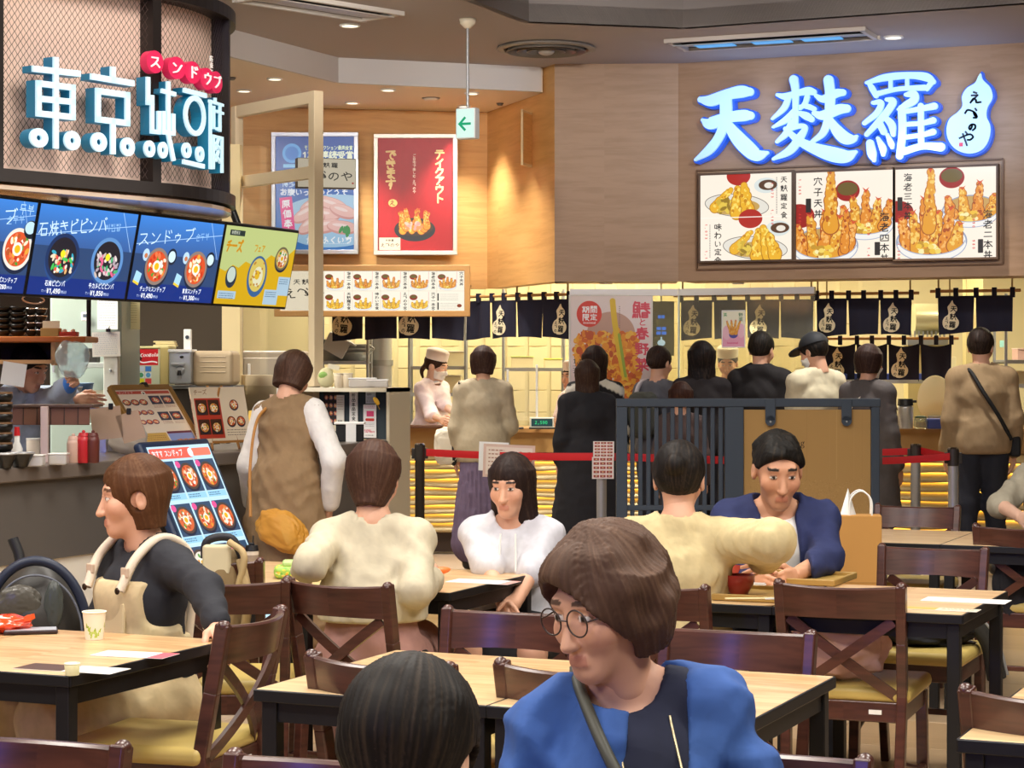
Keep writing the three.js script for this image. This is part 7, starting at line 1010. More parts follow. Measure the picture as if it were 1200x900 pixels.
// bags
function pouch(fx, fy, fz, amp, sq = 1, off = 0) { const g = ico(24), p = g.attributes.position; for (let i = 0; i < p.count; i++) { let [x, y, z] = [p.getX(i), p.getY(i), p.getZ(i)]; const s = (v) => Math.sign(v) * Math.pow(Math.abs(v), sq), n = 1 + amp * (vnoise(x * 2.5 + off, y * 2.5, z * 2.5) - 0.5) + amp * 0.3 * (vnoise(x * 6 + off, y * 7, z * 7) - 0.5); p.setXYZ(i, s(x) * fx * n, s(y) * fy * n, s(z) * fz * n); } g.computeVertexNormals(); return g; }
{
  const kb = M('#c08c48', 0.75), pb = P(1008, 646, 8.75), kp = thing('paper_bag', 'kraft paper bag with white rope handles on the chair behind the navy cardigan', 'paper bag', V3(pb.x, 0.475, pb.z), TH - 0.1), h = P(0, 603, 8.75).y - 0.475; part(kp, 'bag', [box(0.17, h, 0.11, 0, h / 2, 0, 0.004)], kb); part(kp, 'fold_line', box(0.172, 0.003, 0.112, 0, h * 0.28, 0), M('#a87838', 0.7)); for (const z of [-0.045, 0.045]) part(kp, 'handle', tube([[-0.045, h - 0.02, z], [-0.04, h + 0.07, z], [0, h + 0.1, z * 0.9], [0.04, h + 0.07, z], [0.045, h - 0.02, z]], 0.004, 24, 6), MAT.white); part(kp, 'white_paper', new THREE.ConeGeometry(0.05, 0.16, 5).translate(-0.05, h + 0.03, 0), MAT.white);
  const pk = bagChair.position.clone().add(V3(0, 0, 0.06)); solo('handbag', 'soft pink bag slumped on the yellow seat of the crossed back chair', 'bag', [pouch(0.17, 0.1, 0.08, 0.3, 0.8, 3).rotateZ(-0.2).translate(-0.05, 0.115, 0), tube([[-0.2, 0.16, 0.05], [-0.13, 0.25, 0.06], [-0.01, 0.18, 0.06]], 0.008, 20, 6)], M('#dcb2aa', 0.6), V3(pk.x, 0.478, pk.z), TH);
  const bp = thing('backpack', 'beige and cream backpack with a dark top handle on a chair by the wall', 'backpack', P(262, 700, 7.35), TH); part(bp, 'bag', pouch(0.075, 0.17, 0.08, 0.15, 0.75, 1).translate(0, 0.0, 0), M('#8d7650', 0.8)); part(bp, 'panel', box(0.1, 0.3, 0.03, -0.015, 0.04, 0.06, 0.014), M('#d6c9a4', 0.8)); part(bp, 'strap', tube([[0.07, 0.14, 0.09], [0.1, 0.02, 0.13], [0.085, -0.12, 0.1]], 0.016, 20, 8), M('#a58d62', 0.8)); part(bp, 'strap', tube([[0.03, 0.2, 0.08], [0.085, 0.16, 0.12], [0.06, 0.02, 0.12]], 0.012, 20, 8), M('#b59d70', 0.8)); part(bp, 'handle', tube([[-0.06, 0.14, 0.05], [-0.05, 0.2, 0.05], [0.03, 0.21, 0.04], [0.07, 0.14, 0.03]], 0.014, 24, 8), M('#1e1d24', 0.6));
  const sd = thing('backpack_chair_stool', 'low dark stool holding up the beige backpack', 'stool', V3(bp.position.x, 0, bp.position.z), TH), sy = bp.position.y - 0.16; part(sd, 'seat', box(0.3, 0.03, 0.26, 0, sy - 0.015, 0, 0.008), MAT.chair); for (const [a, b] of [[-1, -1], [1, -1], [-1, 1], [1, 1]]) part(sd, 'leg', box(0.03, sy - 0.03, 0.03, a * 0.12, (sy - 0.03) / 2, b * 0.1), MAT.chair);
  // stroller
  const d = 6.9, st = thing('stroller', 'black baby stroller with a navy rimmed hood at the left edge', 'stroller', at(44, 0, d, 0), TH + 0.15), hy = P(0, 738, d).y, k = mp(d);
  const hood = new THREE.SphereGeometry(1, 28, 18, 0, Math.PI * 2, 0, Math.PI * 0.52), hp = hood.attributes.position; for (let i = 0; i < hp.count; i++) { const n = 1 + 0.12 * (vnoise(hp.getX(i) * 3, hp.getY(i) * 3, hp.getZ(i) * 3) - 0.5); hp.setXYZ(i, hp.getX(i) * 0.155 * n, hp.getY(i) * 0.225 * n, hp.getZ(i) * 0.2 * n); } hood.computeVertexNormals(); part(st, 'hood', hood.translate(0, hy, -0.05), M('#33302c', 0.5, { side: THREE.DoubleSide }));
  part(st, 'hood_rim', tube(Array.from({ length: 13 }, (_, i) => { const a = i / 12 * Math.PI; return [0.165 * Math.cos(a), hy - 0.01 + 0.245 * Math.sin(a), 0.1]; }), 0.016, 40, 8), M('#20283c', 0.5)); part(st, 'hood_piping', tube(Array.from({ length: 13 }, (_, i) => { const a = i / 12 * Math.PI; return [0.15 * Math.cos(a), hy - 0.01 + 0.2 * Math.sin(a), 0.115]; }), 0.004, 40, 6), M('#6a6e78', 0.4));
  part(st, 'hood_window', pouch(0.07, 0.06, 0.02, 0.2, 1, 5).translate(-0.05, hy + 0.1, 0.12), M('#57534a', 0.3)); part(st, 'side_window', pouch(0.03, 0.08, 0.02, 0.2, 1, 6).translate(0.06, hy + 0.09, 0.12), M('#4a4e4a', 0.3)); part(st, 'seat_body', pouch(0.16, 0.2, 0.17, 0.15, 0.8, 2).translate(0, hy - 0.16, 0), M('#23211f', 0.7));
  part(st, 'push_bar', tube([[-0.11, hy + 0.02, -0.2], [-0.075, hy + 0.2, -0.24], [-0.1, hy + 0.28, -0.25]], 0.019, 20, 10), M('#1b1a1c', 0.5)); part(st, 'buckle', box(0.05, 0.09, 0.04, 0.185, hy + 0.02, 0.05, 0.01), M('#2a2c2a', 0.35)); part(st, 'frame', [bar([-0.16, hy - 0.2, -0.1], [-0.2, 0.1, 0.25], 0.013), bar([0.16, hy - 0.2, -0.1], [0.2, 0.1, 0.25], 0.013), bar([-0.16, hy - 0.2, 0.1], [-0.2, 0.1, -0.25], 0.013), bar([0.16, hy - 0.2, 0.1], [0.2, 0.1, -0.25], 0.013)], MAT.dullSteel);
  for (const [x, z] of [[-0.2, 0.25], [0.2, 0.25], [-0.2, -0.25], [0.2, -0.25]]) part(st, 'wheel', new THREE.TorusGeometry(0.075, 0.022, 10, 28).rotateY(Math.PI / 2).translate(x, 0.097, z), MAT.blackSoft);
  // clothes on chairs, bags on the floor
  const pink = thing('folded_clothes', 'pink flowered cloth and dark jacket heaped under the left table', 'clothes', at(10, 0, 4.9, 0.42), TH); part(pink, 'floral_cloth', pouch(0.13, 0.06, 0.12, 0.6, 1, 8).translate(-0.02, 0.1, 0.05), printed(tex(256, 256, (x) => { x.fillStyle = '#2a1c22'; x.fillRect(0, 0, 256, 256); for (let i = 0; i < 40; i++) disc(x, rnd(256), rnd(256), rnd(14, 34), rnd(10, 22), ['#d68a92', '#efc3bc', '#b9525f', '#f2e0d4'][i % 4], rnd(3)); }), 0.8)); part(pink, 'dark_jacket', pouch(0.18, 0.1, 0.16, 0.4, 1, 9).translate(-0.03, 0.0, 0), M('#1c1b26', 0.85)); part(pink, 'sleeve', pouch(0.08, 0.035, 0.05, 0.4, 1, 11).rotateZ(0.4).translate(0.09, 0.07, 0.12), M('#d9b4a4', 0.8));
  const sb = thing('bench_stool', 'dark low stool under the heaped clothes at the left', 'stool', at(8, 0, 4.9, 0), TH); part(sb, 'seat', box(0.36, 0.04, 0.34, 0, 0.33, 0, 0.01), MAT.chair); for (const [a, b] of [[-1, -1], [1, -1], [-1, 1], [1, 1]]) part(sb, 'leg', box(0.035, 0.32, 0.035, a * 0.14, 0.16, b * 0.13), MAT.chair);
  const gj = farChair.position.clone().setY(0.478), jk = thing('folded_jacket', 'grey and black jacket bundled on the chair under the table with flyers', 'jacket', gj, TH); part(jk, 'grey_part', pouch(0.17, 0.06, 0.13, 0.5, 1, 14).translate(-0.02, 0.12, 0.02), M('#6e6a60', 0.85)); part(jk, 'dark_part', pouch(0.22, 0.07, 0.15, 0.4, 1, 15).translate(0.0, 0.05, 0), M('#15141a', 0.85)); part(jk, 'sleeve', tube([[0.15, 0.12, 0.05], [0.24, 0.02, 0.06], [0.27, -0.12, 0.06]], 0.035, 20, 10), M('#2a2824', 0.85)); part(jk, 'zip', tube([[0.17, 0.145, 0.09], [0.26, 0.03, 0.1], [0.3, -0.1, 0.1]], 0.005, 20, 6), MAT.dullSteel);
  const fb = thing('shoulder_bag', 'grey and black bag on the floor at the right edge', 'bag', at(1186, 0, 6.6, 0.13), TH); part(fb, 'bag', pouch(0.1, 0.13, 0.09, 0.3, 0.8, 17), M('#5d574e', 0.7)); part(fb, 'flap', pouch(0.1, 0.04, 0.092, 0.2, 0.8, 18).translate(0, 0.09, 0), M('#2f2d2a', 0.7)); part(fb, 'strap', tube([[-0.08, 0.1, 0], [-0.04, 0.22, 0], [0.06, 0.2, 0], [0.09, 0.1, 0]], 0.008, 20, 6), MAT.black);
  const hg = at(1180, 0, 8.95, 0); const hj = thing('hung_jacket', 'dark jacket hung over the back of the right edge chair', 'jacket', V3(hg.x, 0.6, hg.z), TH); part(hj, 'body', pouch(0.13, 0.17, 0.04, 0.3, 0.8, 21).translate(0.08, -0.05, 0), M('#1d1c24', 0.85)); part(hj, 'grey_panel', pouch(0.12, 0.05, 0.035, 0.3, 0.8, 22).translate(0.06, 0.1, 0.01), M('#77736a', 0.85));
}

// ---------- people: signed distance bodies meshed with surface nets ----------
function nets(f, lo, hi, h, colorOf) {
  const nx = Math.ceil((hi[0] - lo[0]) / h) + 1, ny = Math.ceil((hi[1] - lo[1]) / h) + 1, nz = Math.ceil((hi[2] - lo[2]) / h) + 1, val = new Float32Array(nx * ny * nz), at3 = (i, j, k) => (k * ny + j) * nx + i;
  for (let k = 0; k < nz; k++) for (let j = 0; j < ny; j++) for (let i = 0; i < nx;) { const v = f(lo[0] + i * h, lo[1] + j * h, lo[2] + k * h), n = Math.max(1, Math.min(nx - i, Math.floor((Math.abs(v) - 2.5 * h) / h * 0.6))); for (let q = 0; q < n; q++) val[at3(i + q, j, k)] = v; i += n; }
  const id = new Int32Array(nx * ny * nz).fill(-1), pos = [], idx = [], col = [], C8 = [[0, 0, 0], [1, 0, 0], [0, 1, 0], [1, 1, 0], [0, 0, 1], [1, 0, 1], [0, 1, 1], [1, 1, 1]], E12 = [[0, 1], [2, 3], [4, 5], [6, 7], [0, 2], [1, 3], [4, 6], [5, 7], [0, 4], [1, 5], [2, 6], [3, 7]], c = new Float32Array(8);
  for (let k = 0; k < nz - 1; k++) for (let j = 0; j < ny - 1; j++) for (let i = 0; i < nx - 1; i++) {
    let m = 0; for (let q = 0; q < 8; q++) { c[q] = val[at3(i + C8[q][0], j + C8[q][1], k + C8[q][2])]; if (c[q] < 0) m |= 1 << q; }
    if (m === 0 || m === 255) continue;
    let n = 0, x = 0, y = 0, z = 0; for (const [a, b] of E12) { if ((c[a] < 0) === (c[b] < 0)) continue; const t = c[a] / (c[a] - c[b]); x += C8[a][0] + (C8[b][0] - C8[a][0]) * t; y += C8[a][1] + (C8[b][1] - C8[a][1]) * t; z += C8[a][2] + (C8[b][2] - C8[a][2]) * t; n++; }
    id[at3(i, j, k)] = pos.length / 3; pos.push(lo[0] + (i + x / n) * h, lo[1] + (j + y / n) * h, lo[2] + (k + z / n) * h);
  }
  const quad = (a, b, d, e, flip) => { if (a < 0 || b < 0 || d < 0 || e < 0) return; flip ? idx.push(a, b, d, a, d, e) : idx.push(a, d, b, a, e, d); };
  for (let k = 1; k < nz - 1; k++) for (let j = 1; j < ny - 1; j++) for (let i = 1; i < nx - 1; i++) {
    const v = val[at3(i, j, k)] < 0;
    if (v !== val[at3(i + 1, j, k)] < 0) quad(id[at3(i, j - 1, k - 1)], id[at3(i, j, k - 1)], id[at3(i, j, k)], id[at3(i, j - 1, k)], v);
    if (v !== val[at3(i, j + 1, k)] < 0) quad(id[at3(i - 1, j, k - 1)], id[at3(i - 1, j, k)], id[at3(i, j, k)], id[at3(i, j, k - 1)], v);
    if (v !== val[at3(i, j, k + 1)] < 0) quad(id[at3(i - 1, j - 1, k)], id[at3(i, j - 1, k)], id[at3(i, j, k)], id[at3(i - 1, j, k)], v);
  }
  const g = new THREE.BufferGeometry(); g.setAttribute('position', new THREE.Float32BufferAttribute(pos, 3)); g.setIndex(idx); g.computeVertexNormals();
  if (colorOf) { for (let i = 0; i < pos.length; i += 3) { const q = colorOf(pos[i], pos[i + 1], pos[i + 2]); col.push(q.r, q.g, q.b); } g.setAttribute('color', new THREE.Float32BufferAttribute(col, 3)); }
  g.setAttribute('uv', new THREE.Float32BufferAttribute(new Float32Array(pos.length / 3 * 2).map((_, i) => pos[(i >> 1) * 3 + (i & 1)] * 12), 2));
  return g;
}
const smin = (a, b, k) => { const h = Math.max(k - Math.abs(a - b), 0) / k; return Math.min(a, b) - h * h * k * 0.25; }, smax = (a, b, k) => -smin(-a, -b, k);
const ell = (x, y, z, a, b, c) => { const q = Math.sqrt((x / a) ** 2 + (y / b) ** 2 + (z / c) ** 2); return (q - 1) * Math.min(a, b, c); };
// tapered bones; w, k = direction in which the section is k times wider
const bone = (a, b, ra, rb, w, k = 1) => ({ a, b, ra, rb, w, k, d: b.clone().sub(a), l: Math.max(1e-8, a.distanceToSquared(b)) });
function bonesAt(list, x, y, z, sm, grow = 0) {
  let d = 1e9;
  for (const o of list) {
    let px = x - o.a.x, py = y - o.a.y, pz = z - o.a.z; const t = Math.min(1, Math.max(0, (px * o.d.x + py * o.d.y + pz * o.d.z) / o.l));
    px -= o.d.x * t; py -= o.d.y * t; pz -= o.d.z * t;
    if (o.w) { const q = (px * o.w.x + py * o.w.y + pz * o.w.z) * (1 - 1 / o.k); px -= o.w.x * q; py -= o.w.y * q; pz -= o.w.z * q; }
    const e = Math.sqrt(px * px + py * py + pz * pz) - (o.ra + (o.rb - o.ra) * t) - grow;
    d = smin(d, e, sm);
  }
  return d;
}
function boxOf(list, pad) { const lo = [9, 9, 9], hi = [-9, -9, -9]; for (const o of list) for (const [p, r] of [[o.a, o.ra], [o.b, o.rb]]) ['x', 'y', 'z'].forEach((c, i) => { const q = r * (o.k > 1 ? o.k : 1) + pad; lo[i] = Math.min(lo[i], p[c] - q); hi[i] = Math.max(hi[i], p[c] + q); }); return [lo, hi]; }
const ridge = (t) => { const s = Math.abs(Math.sin(t)); return 0.5 - Math.sqrt(s * s + 0.02) * 0.9; };
const fold = (x, y, z, s) => { const w = vnoise(x * 7 + s, y * 7, z * 7) * 5, u = vnoise(x * 5, y * 5 + s, z * 5 + 7) * 6; return -ridge(y * 30 + x * 14 + w) * 0.5 * vnoise(x * 6 + s, y * 6 + 3, z * 6) - ridge(y * 16 - x * 26 + z * 16 + u) * 0.6 * vnoise(x * 5, y * 5 - s, z * 5) - ridge(x * 40 + z * 34 + w * 0.8 + y * 7) * 0.4 * vnoise(x * 8 - s, y * 4, z * 8) + (vnoise(x * 30, y * 30, z * 30 + s) - 0.5) * 0.25; };
const SKIN = { a: '#dca88a', b: '#d09a7a', c: '#e2b69c' };
const handCache = {};
function handGeo(curl, right, h) {                   // fingers along +y, palm towards +z, thumb at +x
  const key = [curl, right, h].join(); if (handCache[key]) return handCache[key];
  const L = [], v = (x, y, z) => V3(x, y, z);
  L.push(bone(v(0, -0.02, 0), v(0, 0.02, 0), 0.023, 0.02, v(1, 0, 0), 1.2));
  [[0.028, 0.085, 0.042, 0.0085], [0.0095, 0.09, 0.046, 0.0088], [-0.0095, 0.086, 0.043, 0.0083], [-0.027, 0.076, 0.034, 0.0074]].forEach(([x, y, l, r], i) => {
    let p = v(x, y, 0), a = curl * (0.55 + i * 0.08); L.push(bone(v(x * 0.55, 0.012, 0), p, 0.0165, 0.0115));
    for (let s = 0; s < 3; s++) { const len = l * [1, 0.62, 0.5][s], q = p.clone().add(v(x * 0.12 * (1 - curl), Math.cos(a) * len, Math.sin(a) * len)); L.push(bone(p, q, r * (1.04 - s * 0.09), r * (0.95 - s * 0.09))); p = q; a += curl * 0.75; }
  });
  const t1 = v(0.046, 0.045, 0.012), t2 = v(0.052, 0.075, 0.012 + curl * 0.018), t3 = v(0.046, 0.098, 0.016 + curl * 0.03); L.push(bone(v(0.016, 0.012, 0.004), t1, 0.016, 0.0115), bone(t1, t2, 0.0105, 0.0095), bone(t2, t3, 0.0095, 0.008));
  const [lo, hi] = boxOf(L, 0.01), g = nets((x, y, z) => bonesAt(L, x, y, z, 0.006), lo, hi, h);
  if (!right) { g.scale(-1, 1, 1); const ix = g.index.array; for (let i = 0; i < ix.length; i += 3) { const q = ix[i]; ix[i] = ix[i + 1]; ix[i + 1] = q; } g.computeVertexNormals(); }
  return (handCache[key] = g);
}
function headField(x, y, z) {
  const ax = Math.abs(x); let d = ell(x, y - 0.03, z + 0.012, 0.075, 0.088, 0.094);
  d = smin(d, ell(x, y + 0.035, z - 0.028, 0.057, 0.085, 0.064), 0.03); d = smin(d, Math.hypot(x * 0.8, y + 0.1, z - 0.066) - 0.021, 0.03); d = smin(d, Math.hypot(ax - 0.036, y + 0.028, z - 0.058) - 0.03, 0.02);
  d = smin(d, Math.hypot(ax > 0.036 ? ax - 0.036 : 0, y - 0.026, z - 0.078) - 0.012, 0.018);
  d = smax(d, -(Math.hypot(ax - 0.031, (y - 0.004) * 1.3, z - 0.103) - 0.016), 0.014);
  const t = Math.min(1, Math.max(0, (0.008 - y) / 0.05)); d = smin(d, Math.hypot(x, y - 0.008 + t * 0.05, z - 0.088 - t * 0.02) - (0.0075 + t * 0.0055), 0.01); d = smin(d, Math.hypot(ax - 0.011, y + 0.044, z - 0.1) - 0.008, 0.006);
  for (const [yy, r] of [[-0.069, 0.0068], [-0.079, 0.0075]]) d = smin(d, Math.hypot(ax > 0.016 ? ax - 0.016 : 0, y - yy, z - 0.09 + ax * 0.28) - r, 0.006);
  d = smin(d, Math.hypot(ax - 0.031, y - 0.003, z - 0.08) - 0.0122, 0.004);
  d = smin(d, smax(ell(ax - 0.079, y + 0.008, z + 0.012, 0.011, 0.031, 0.019), -ell(ax - 0.09, y + 0.006, z + 0.008, 0.008, 0.018, 0.01), 0.004), 0.008);
  return smin(d, Math.hypot(x, Math.max(0, Math.abs(y + 0.09) - 0.06), z + 0.018) - 0.05, 0.025);
}
function headColor(skin, brow) {
  const s = C(skin), lip = C(skin).lerp(C('#b0453f'), 0.38), dark = C(brow), eyeW = C('#e9e4dc'), iris = C('#1e1410'), lid = C(skin).lerp(C('#3a2018'), 0.7), blush = C(skin).lerp(C('#c8604a'), 0.1);
  return (x, y, z) => {
    const ax = Math.abs(x);
    if (z > 0.06 && ax > 0.014 && ax < 0.05 && Math.abs(y - 0.031 + (ax - 0.03) ** 2 * 6) < 0.0045) return dark;
    const e = Math.hypot(ax - 0.031, (y - 0.003) * 1.9); if (z > 0.07 && e < 0.0135) return y > 0.0072 ? lid : Math.hypot(ax - 0.031, y - 0.003) < 0.0058 ? iris : e < 0.0125 ? eyeW : lid;
    if (z > 0.08 && ax < 0.021 && y < -0.0635 && y > -0.084) return lip;
    if (z > 0.03 && y < -0.01 && y > -0.05 && ax > 0.025) return blush;
    return s;
  };
}
function hairField(o) {
  const v = o.vol ?? 0.008, L = o.len ?? 0, amp = o.strand ?? 0.0013, W0 = o.wide ?? 0.083, by = o.bang ?? 0.052;
  return (x, y, z) => {
    let d = ell(x, y - 0.034, z + 0.016, 0.083 + v, 0.094 + v, 0.102 + v);
    if (L > 0) { const t = Math.min(1, Math.max(0, (0.03 - y) / (L + 0.03))), rx = (W0 + v) * (1 - (o.taper ?? 0.12) * t * t), rz = 0.078 - 0.02 * t, q = Math.hypot(x / rx, (z + 0.026 + (o.back ?? 0.012) * t) / rz); d = smin(d, Math.max((q - 1) * Math.min(rx, rz), y - 0.06, -L - y), 0.03); }
    if (o.bun) d = smin(d, Math.hypot(x - o.bun[0], y - o.bun[1], z - o.bun[2]) - o.bun[3], 0.012);
    if (o.tail) { const t = Math.min(1, Math.max(0, (o.tail[0] - y) / o.tail[1])); d = smin(d, Math.hypot(x, (y - o.tail[0] + t * o.tail[1]), (z + 0.1 + 0.03 * Math.sin(t * 3))) - 0.026 * (1.1 - t * 0.6), 0.015); }
    const n = Math.atan2(x, z + 0.02 - y * 0.2), sw = vnoise(n * 4, y * 6, 3) * 3; d += amp * (Math.sin(n * 84 + sw * 5 + y * 30) * 0.45 + Math.sin(n * 37 + sw * 6 - y * 14) * 0.4) + (vnoise(x * 24, y * 24, z * 24) - 0.5) * (o.messy ?? 0.004);
    const cut = Math.max(ell(x - (o.side ?? 0) * (y + 0.02), y + 0.075 - (by - 0.052) * 0.9, z - 0.1, o.open ?? 0.06, 0.118, 0.115), y - by - (o.arch ?? 0) * Math.abs(x)); d = smax(d, -cut, 0.008);
    if (o.short !== undefined) d = smax(d, (o.short + 0.85 * (z + 0.03) - y) * 0.75, 0.01);
    if (o.ears) d = smax(d, -ell(Math.abs(x) - 0.085, y + 0.01, z - 0.0, 0.028, 0.031, 0.026), 0.006);
    return d;
  };
}
function hairColor(hex) { const c = C(hex), l = C(hex).lerp(C('#c9a680'), 0.16), q = new THREE.Color(); return (x, y, z) => { const n = Math.atan2(x, z + 0.02 - y * 0.2), t = vnoise(n * 26, y * 9, 1) * 0.7 + vnoise(n * 70, y * 14, 5) * 0.3; return q.copy(c).multiplyScalar(0.65 + 0.5 * t).lerp(l, Math.max(0, t - 0.55)); }; }
const skinMat = VC(0.55, { sheen: 0.15 }), hairMat = VC(0.6, { specularIntensity: 0.4 });
function cloth(col, rough = 0.85) { return M(col, rough, { sheen: 0.3, sheenRoughness: 0.6 }); }
const clothMat = VC(0.85, { sheen: 0.25, sheenRoughness: 0.6 });
function person(o) {
  const sc = (o.H ?? 1.6) / 1.65, root = thing('person', o.label, 'person', at(o.px, 0, o.d, o.y0 ?? 0), TH + R(o.turn), o.group); root.scale.setScalar(sc); root.updateMatrixWorld(true);
  const inv = root.matrixWorld.clone().invert(), loc = (p) => P(...p).applyMatrix4(inv), sit = o.sit, v = V3, bw = o.broad ?? 1, J = {};
  J.pel = v(0, sit ? 0.53 : 0.93, 0); const up = (x, y, z) => v(x, sit ? y - 0.4 : y, z); J.wai = up(0, 1.07, 0.01); J.che = up(0, 1.24, 0); J.nec = up(0, 1.395, -0.02);
  J.sL = up(0.148 * bw, 1.335, -0.015); J.sR = up(-0.148 * bw, 1.335, -0.015); J.hed = up(0, 1.54, 0.012);
  const [lp, lr, lt] = (o.lean ?? [0, 0, 0]).map(R), q = new THREE.Euler(lp, lt, lr, 'YXZ'); for (const k of ['wai', 'che', 'nec', 'sL', 'sR', 'hed']) J[k].sub(J.pel).applyEuler(q).add(J.pel);
  const wx = J.sL.clone().sub(J.sR).normalize(), hang = (s, sh) => [sh.clone().add(v(s * 0.05, -0.28, -0.02)), sh.clone().add(v(s * 0.06, -0.51, 0.06))];
  [J.eL, J.wL] = o.la ? [loc(o.la[0]), loc(o.la[1])] : hang(1, J.sL); [J.eR, J.wR] = o.ra ? [loc(o.ra[0]), loc(o.ra[1])] : hang(-1, J.sR);
  for (const [S, s] of [['L', 1], ['R', -1]]) { const sh = J['s' + S]; for (const [A, B, l] of [['s', 'e', 0.27], ['e', 'w', 0.235]]) { const a = J[A + S], v2 = J[B + S].clone().sub(a), n = v2.length(), m = Math.min(l * 1.2, Math.max(l * 0.75, n)), go = v2.clone().setLength(m).sub(v2); J[B + S].add(go); if (B === 'e') J['w' + S].addScaledVector(go, 0.3); } void sh; void s; }
  for (const [S, s] of [['L', 1], ['R', -1]]) { J['h' + S] = v(s * 0.088, J.pel.y - 0.03, 0.0); J['k' + S] = o['k' + S] ? v(...o['k' + S]) : sit ? v(s * 0.12, 0.51, 0.42) : v(s * 0.095, 0.49, 0.01); J['a' + S] = o['a' + S] ? v(...o['a' + S]) : sit ? v(s * 0.12, 0.085, 0.4) : v(s * 0.1, 0.085, -0.02); }
  const hm = (o.head ?? [0, 0, 0]).map(R), headM = new THREE.Matrix4().compose(J.hed, new THREE.Quaternion().setFromEuler(new THREE.Euler(hm[1], hm[0], hm[2], 'YXZ')), v(1, 1, 1).multiplyScalar(o.hk ?? 1));
  const fat = o.fat ?? 1, torso = (g = 0) => [bone(J.pel, J.wai, 0.108 * fat + g, 0.092 * fat + g, wx, 1.32), bone(J.wai, J.che, 0.092 * fat + g, 0.1 * fat + g, wx, 1.32), bone(J.che, J.nec.clone().lerp(J.che, 0.45), 0.1 * fat + g, 0.06 + g, wx, 1.32), bone(J.sL, J.nec, 0.04 + g, 0.042 + g * 0.6), bone(J.sR, J.nec, 0.04 + g, 0.042 + g * 0.6)];
  const arms = (g = 0, to = 2) => ['L', 'R'].flatMap((S) => { const s = J['s' + S], e = J['e' + S], w = J['w' + S], L = [bone(s, to < 1 ? s.clone().lerp(e, to) : e, 0.043 + g, 0.037 + g)]; if (to > 1) L.push(bone(e, e.clone().lerp(w, to - 1), 0.037 + g, 0.027 + g * 1.1)); return L; });
  const legs = (g = 0, to = 2) => ['L', 'R'].flatMap((S) => { const a = J['h' + S], b = J['k' + S], c = J['a' + S], L = [bone(a, to < 1 ? a.clone().lerp(b, to) : b, 0.085 + g, 0.058 + g)]; if (to > 1) L.push(bone(b, b.clone().lerp(c, to - 1), 0.058 + g, 0.042 + g)); return L; });
  // one continuous body: trunk, limbs, then finer head and hands
  const list = [...torso(), ...arms(), ...legs(), bone(J.nec, J.hed.clone().lerp(J.nec, 0.3), 0.052, 0.05)], [lo, hi] = boxOf(list, 0.03), sk = C(o.skin ?? SKIN.a), hc = o.hc ?? 0.0065, fine = o.fine ?? 0.016;
  const geos = [nets((x, y, z) => bonesAt(list, x, y, z, 0.03), lo, hi, fine, () => sk)];
  geos.push(nets(headField, [-0.11, -0.17, -0.125], [0.11, 0.135, 0.14], hc, headColor(o.skin ?? SKIN.a, o.hair?.c ?? '#1a1210')).applyMatrix4(headM));
  for (const S of ['L', 'R']) {
    const right = S === 'R', w = J['w' + S], y = w.clone().sub(J['e' + S]).normalize(), hint = o['p' + S] ? v(...o['p' + S]) : v(right ? 1 : -1, -0.2, 0), z = hint.addScaledVector(y, -hint.dot(y)).normalize(), x = new THREE.Vector3().crossVectors(y, z);
    const g = handGeo(o['c' + S] ?? 0.45, right, o.hh ?? 0.005).clone(); g.setAttribute('color', new THREE.Float32BufferAttribute(new Float32Array(g.attributes.position.count * 3).map((_, i) => [sk.r, sk.g, sk.b][i % 3]), 3)); geos.push(g.applyMatrix4(new THREE.Matrix4().makeBasis(x, y, z).setPosition(w)));
  }
  part(root, 'body', merge(geos), o.skinMat ?? skinMat);
  const wear = (name, bones, mat, f = {}) => { const [a, b] = boxOf(bones, 0.05 + (f.pad ?? 0)); const s = o.px * 0.37, amp = f.fold ?? 0.004, g = nets((x, y, z) => { let d = bonesAt(bones, x, y, z, f.sm ?? 0.03); if (d < 0.1) d += amp * 3.2 * fold(x, y, z, s) + (f.extra ? f.extra(x, y, z) : 0); if (f.cut) d = f.cut(d, x, y, z); return d; }, a, b, f.cell ?? fine, f.color ?? ((c, q) => (x, y, z) => q.copy(c).multiplyScalar(0.86 + 0.16 * vnoise(x * 60, y * 24, z * 60) + 0.12 * vnoise(x * 160, y * 160, z * 160)))(C(mat), new THREE.Color())); return part(root, name, g, clothMat);  };
  const neckCut = (d, x, y, z, r = 0.066) => { const h = J.nec; return smax(d, -(Math.hypot(x - h.x, Math.max(0, h.y + 0.0 - y) * 1.2, z - h.z - 0.014) - r), 0.012); };
  if (o.bottom) { const b = o.bottom; wear(b.name ?? 'trousers', b.skirt !== undefined ? [bone(J.pel.clone().add(v(0, 0.06, 0)), sit ? v(0, J.pel.y - 0.02, 0.05) : v(0, b.skirt, 0), 0.115 * fat, b.flare ?? 0.2, wx, 1.25), ...(sit ? [bone(v(0, J.pel.y, 0), v(0, 0.5, 0.36), 0.13, 0.11, wx, 1.6)] : [])] : [bone(J.pel, J.pel.clone().add(v(0, b.rise ?? 0.08, 0)), 0.122 * fat, 0.112 * fat, wx, 1.32), ...legs(b.g ?? 0.02, b.to ?? 1.92)], b.c, { fold: b.fold ?? 0.005, sm: 0.05, pad: 0.02, extra: b.pleat ? (x, y, z) => 0.01 * Math.sin(Math.atan2(x, z) * b.pleat) : null }); }
  if (o.inner) { const t = o.inner; wear(t.name ?? 'shirt', [...torso(0.012), ...arms(t.g ?? 0.01, t.sleeve ?? 0.5)], t.c, { fold: 0.003, cut: (d, x, y, z) => neckCut(d, x, y, z, t.neck ?? 0.07) }); }
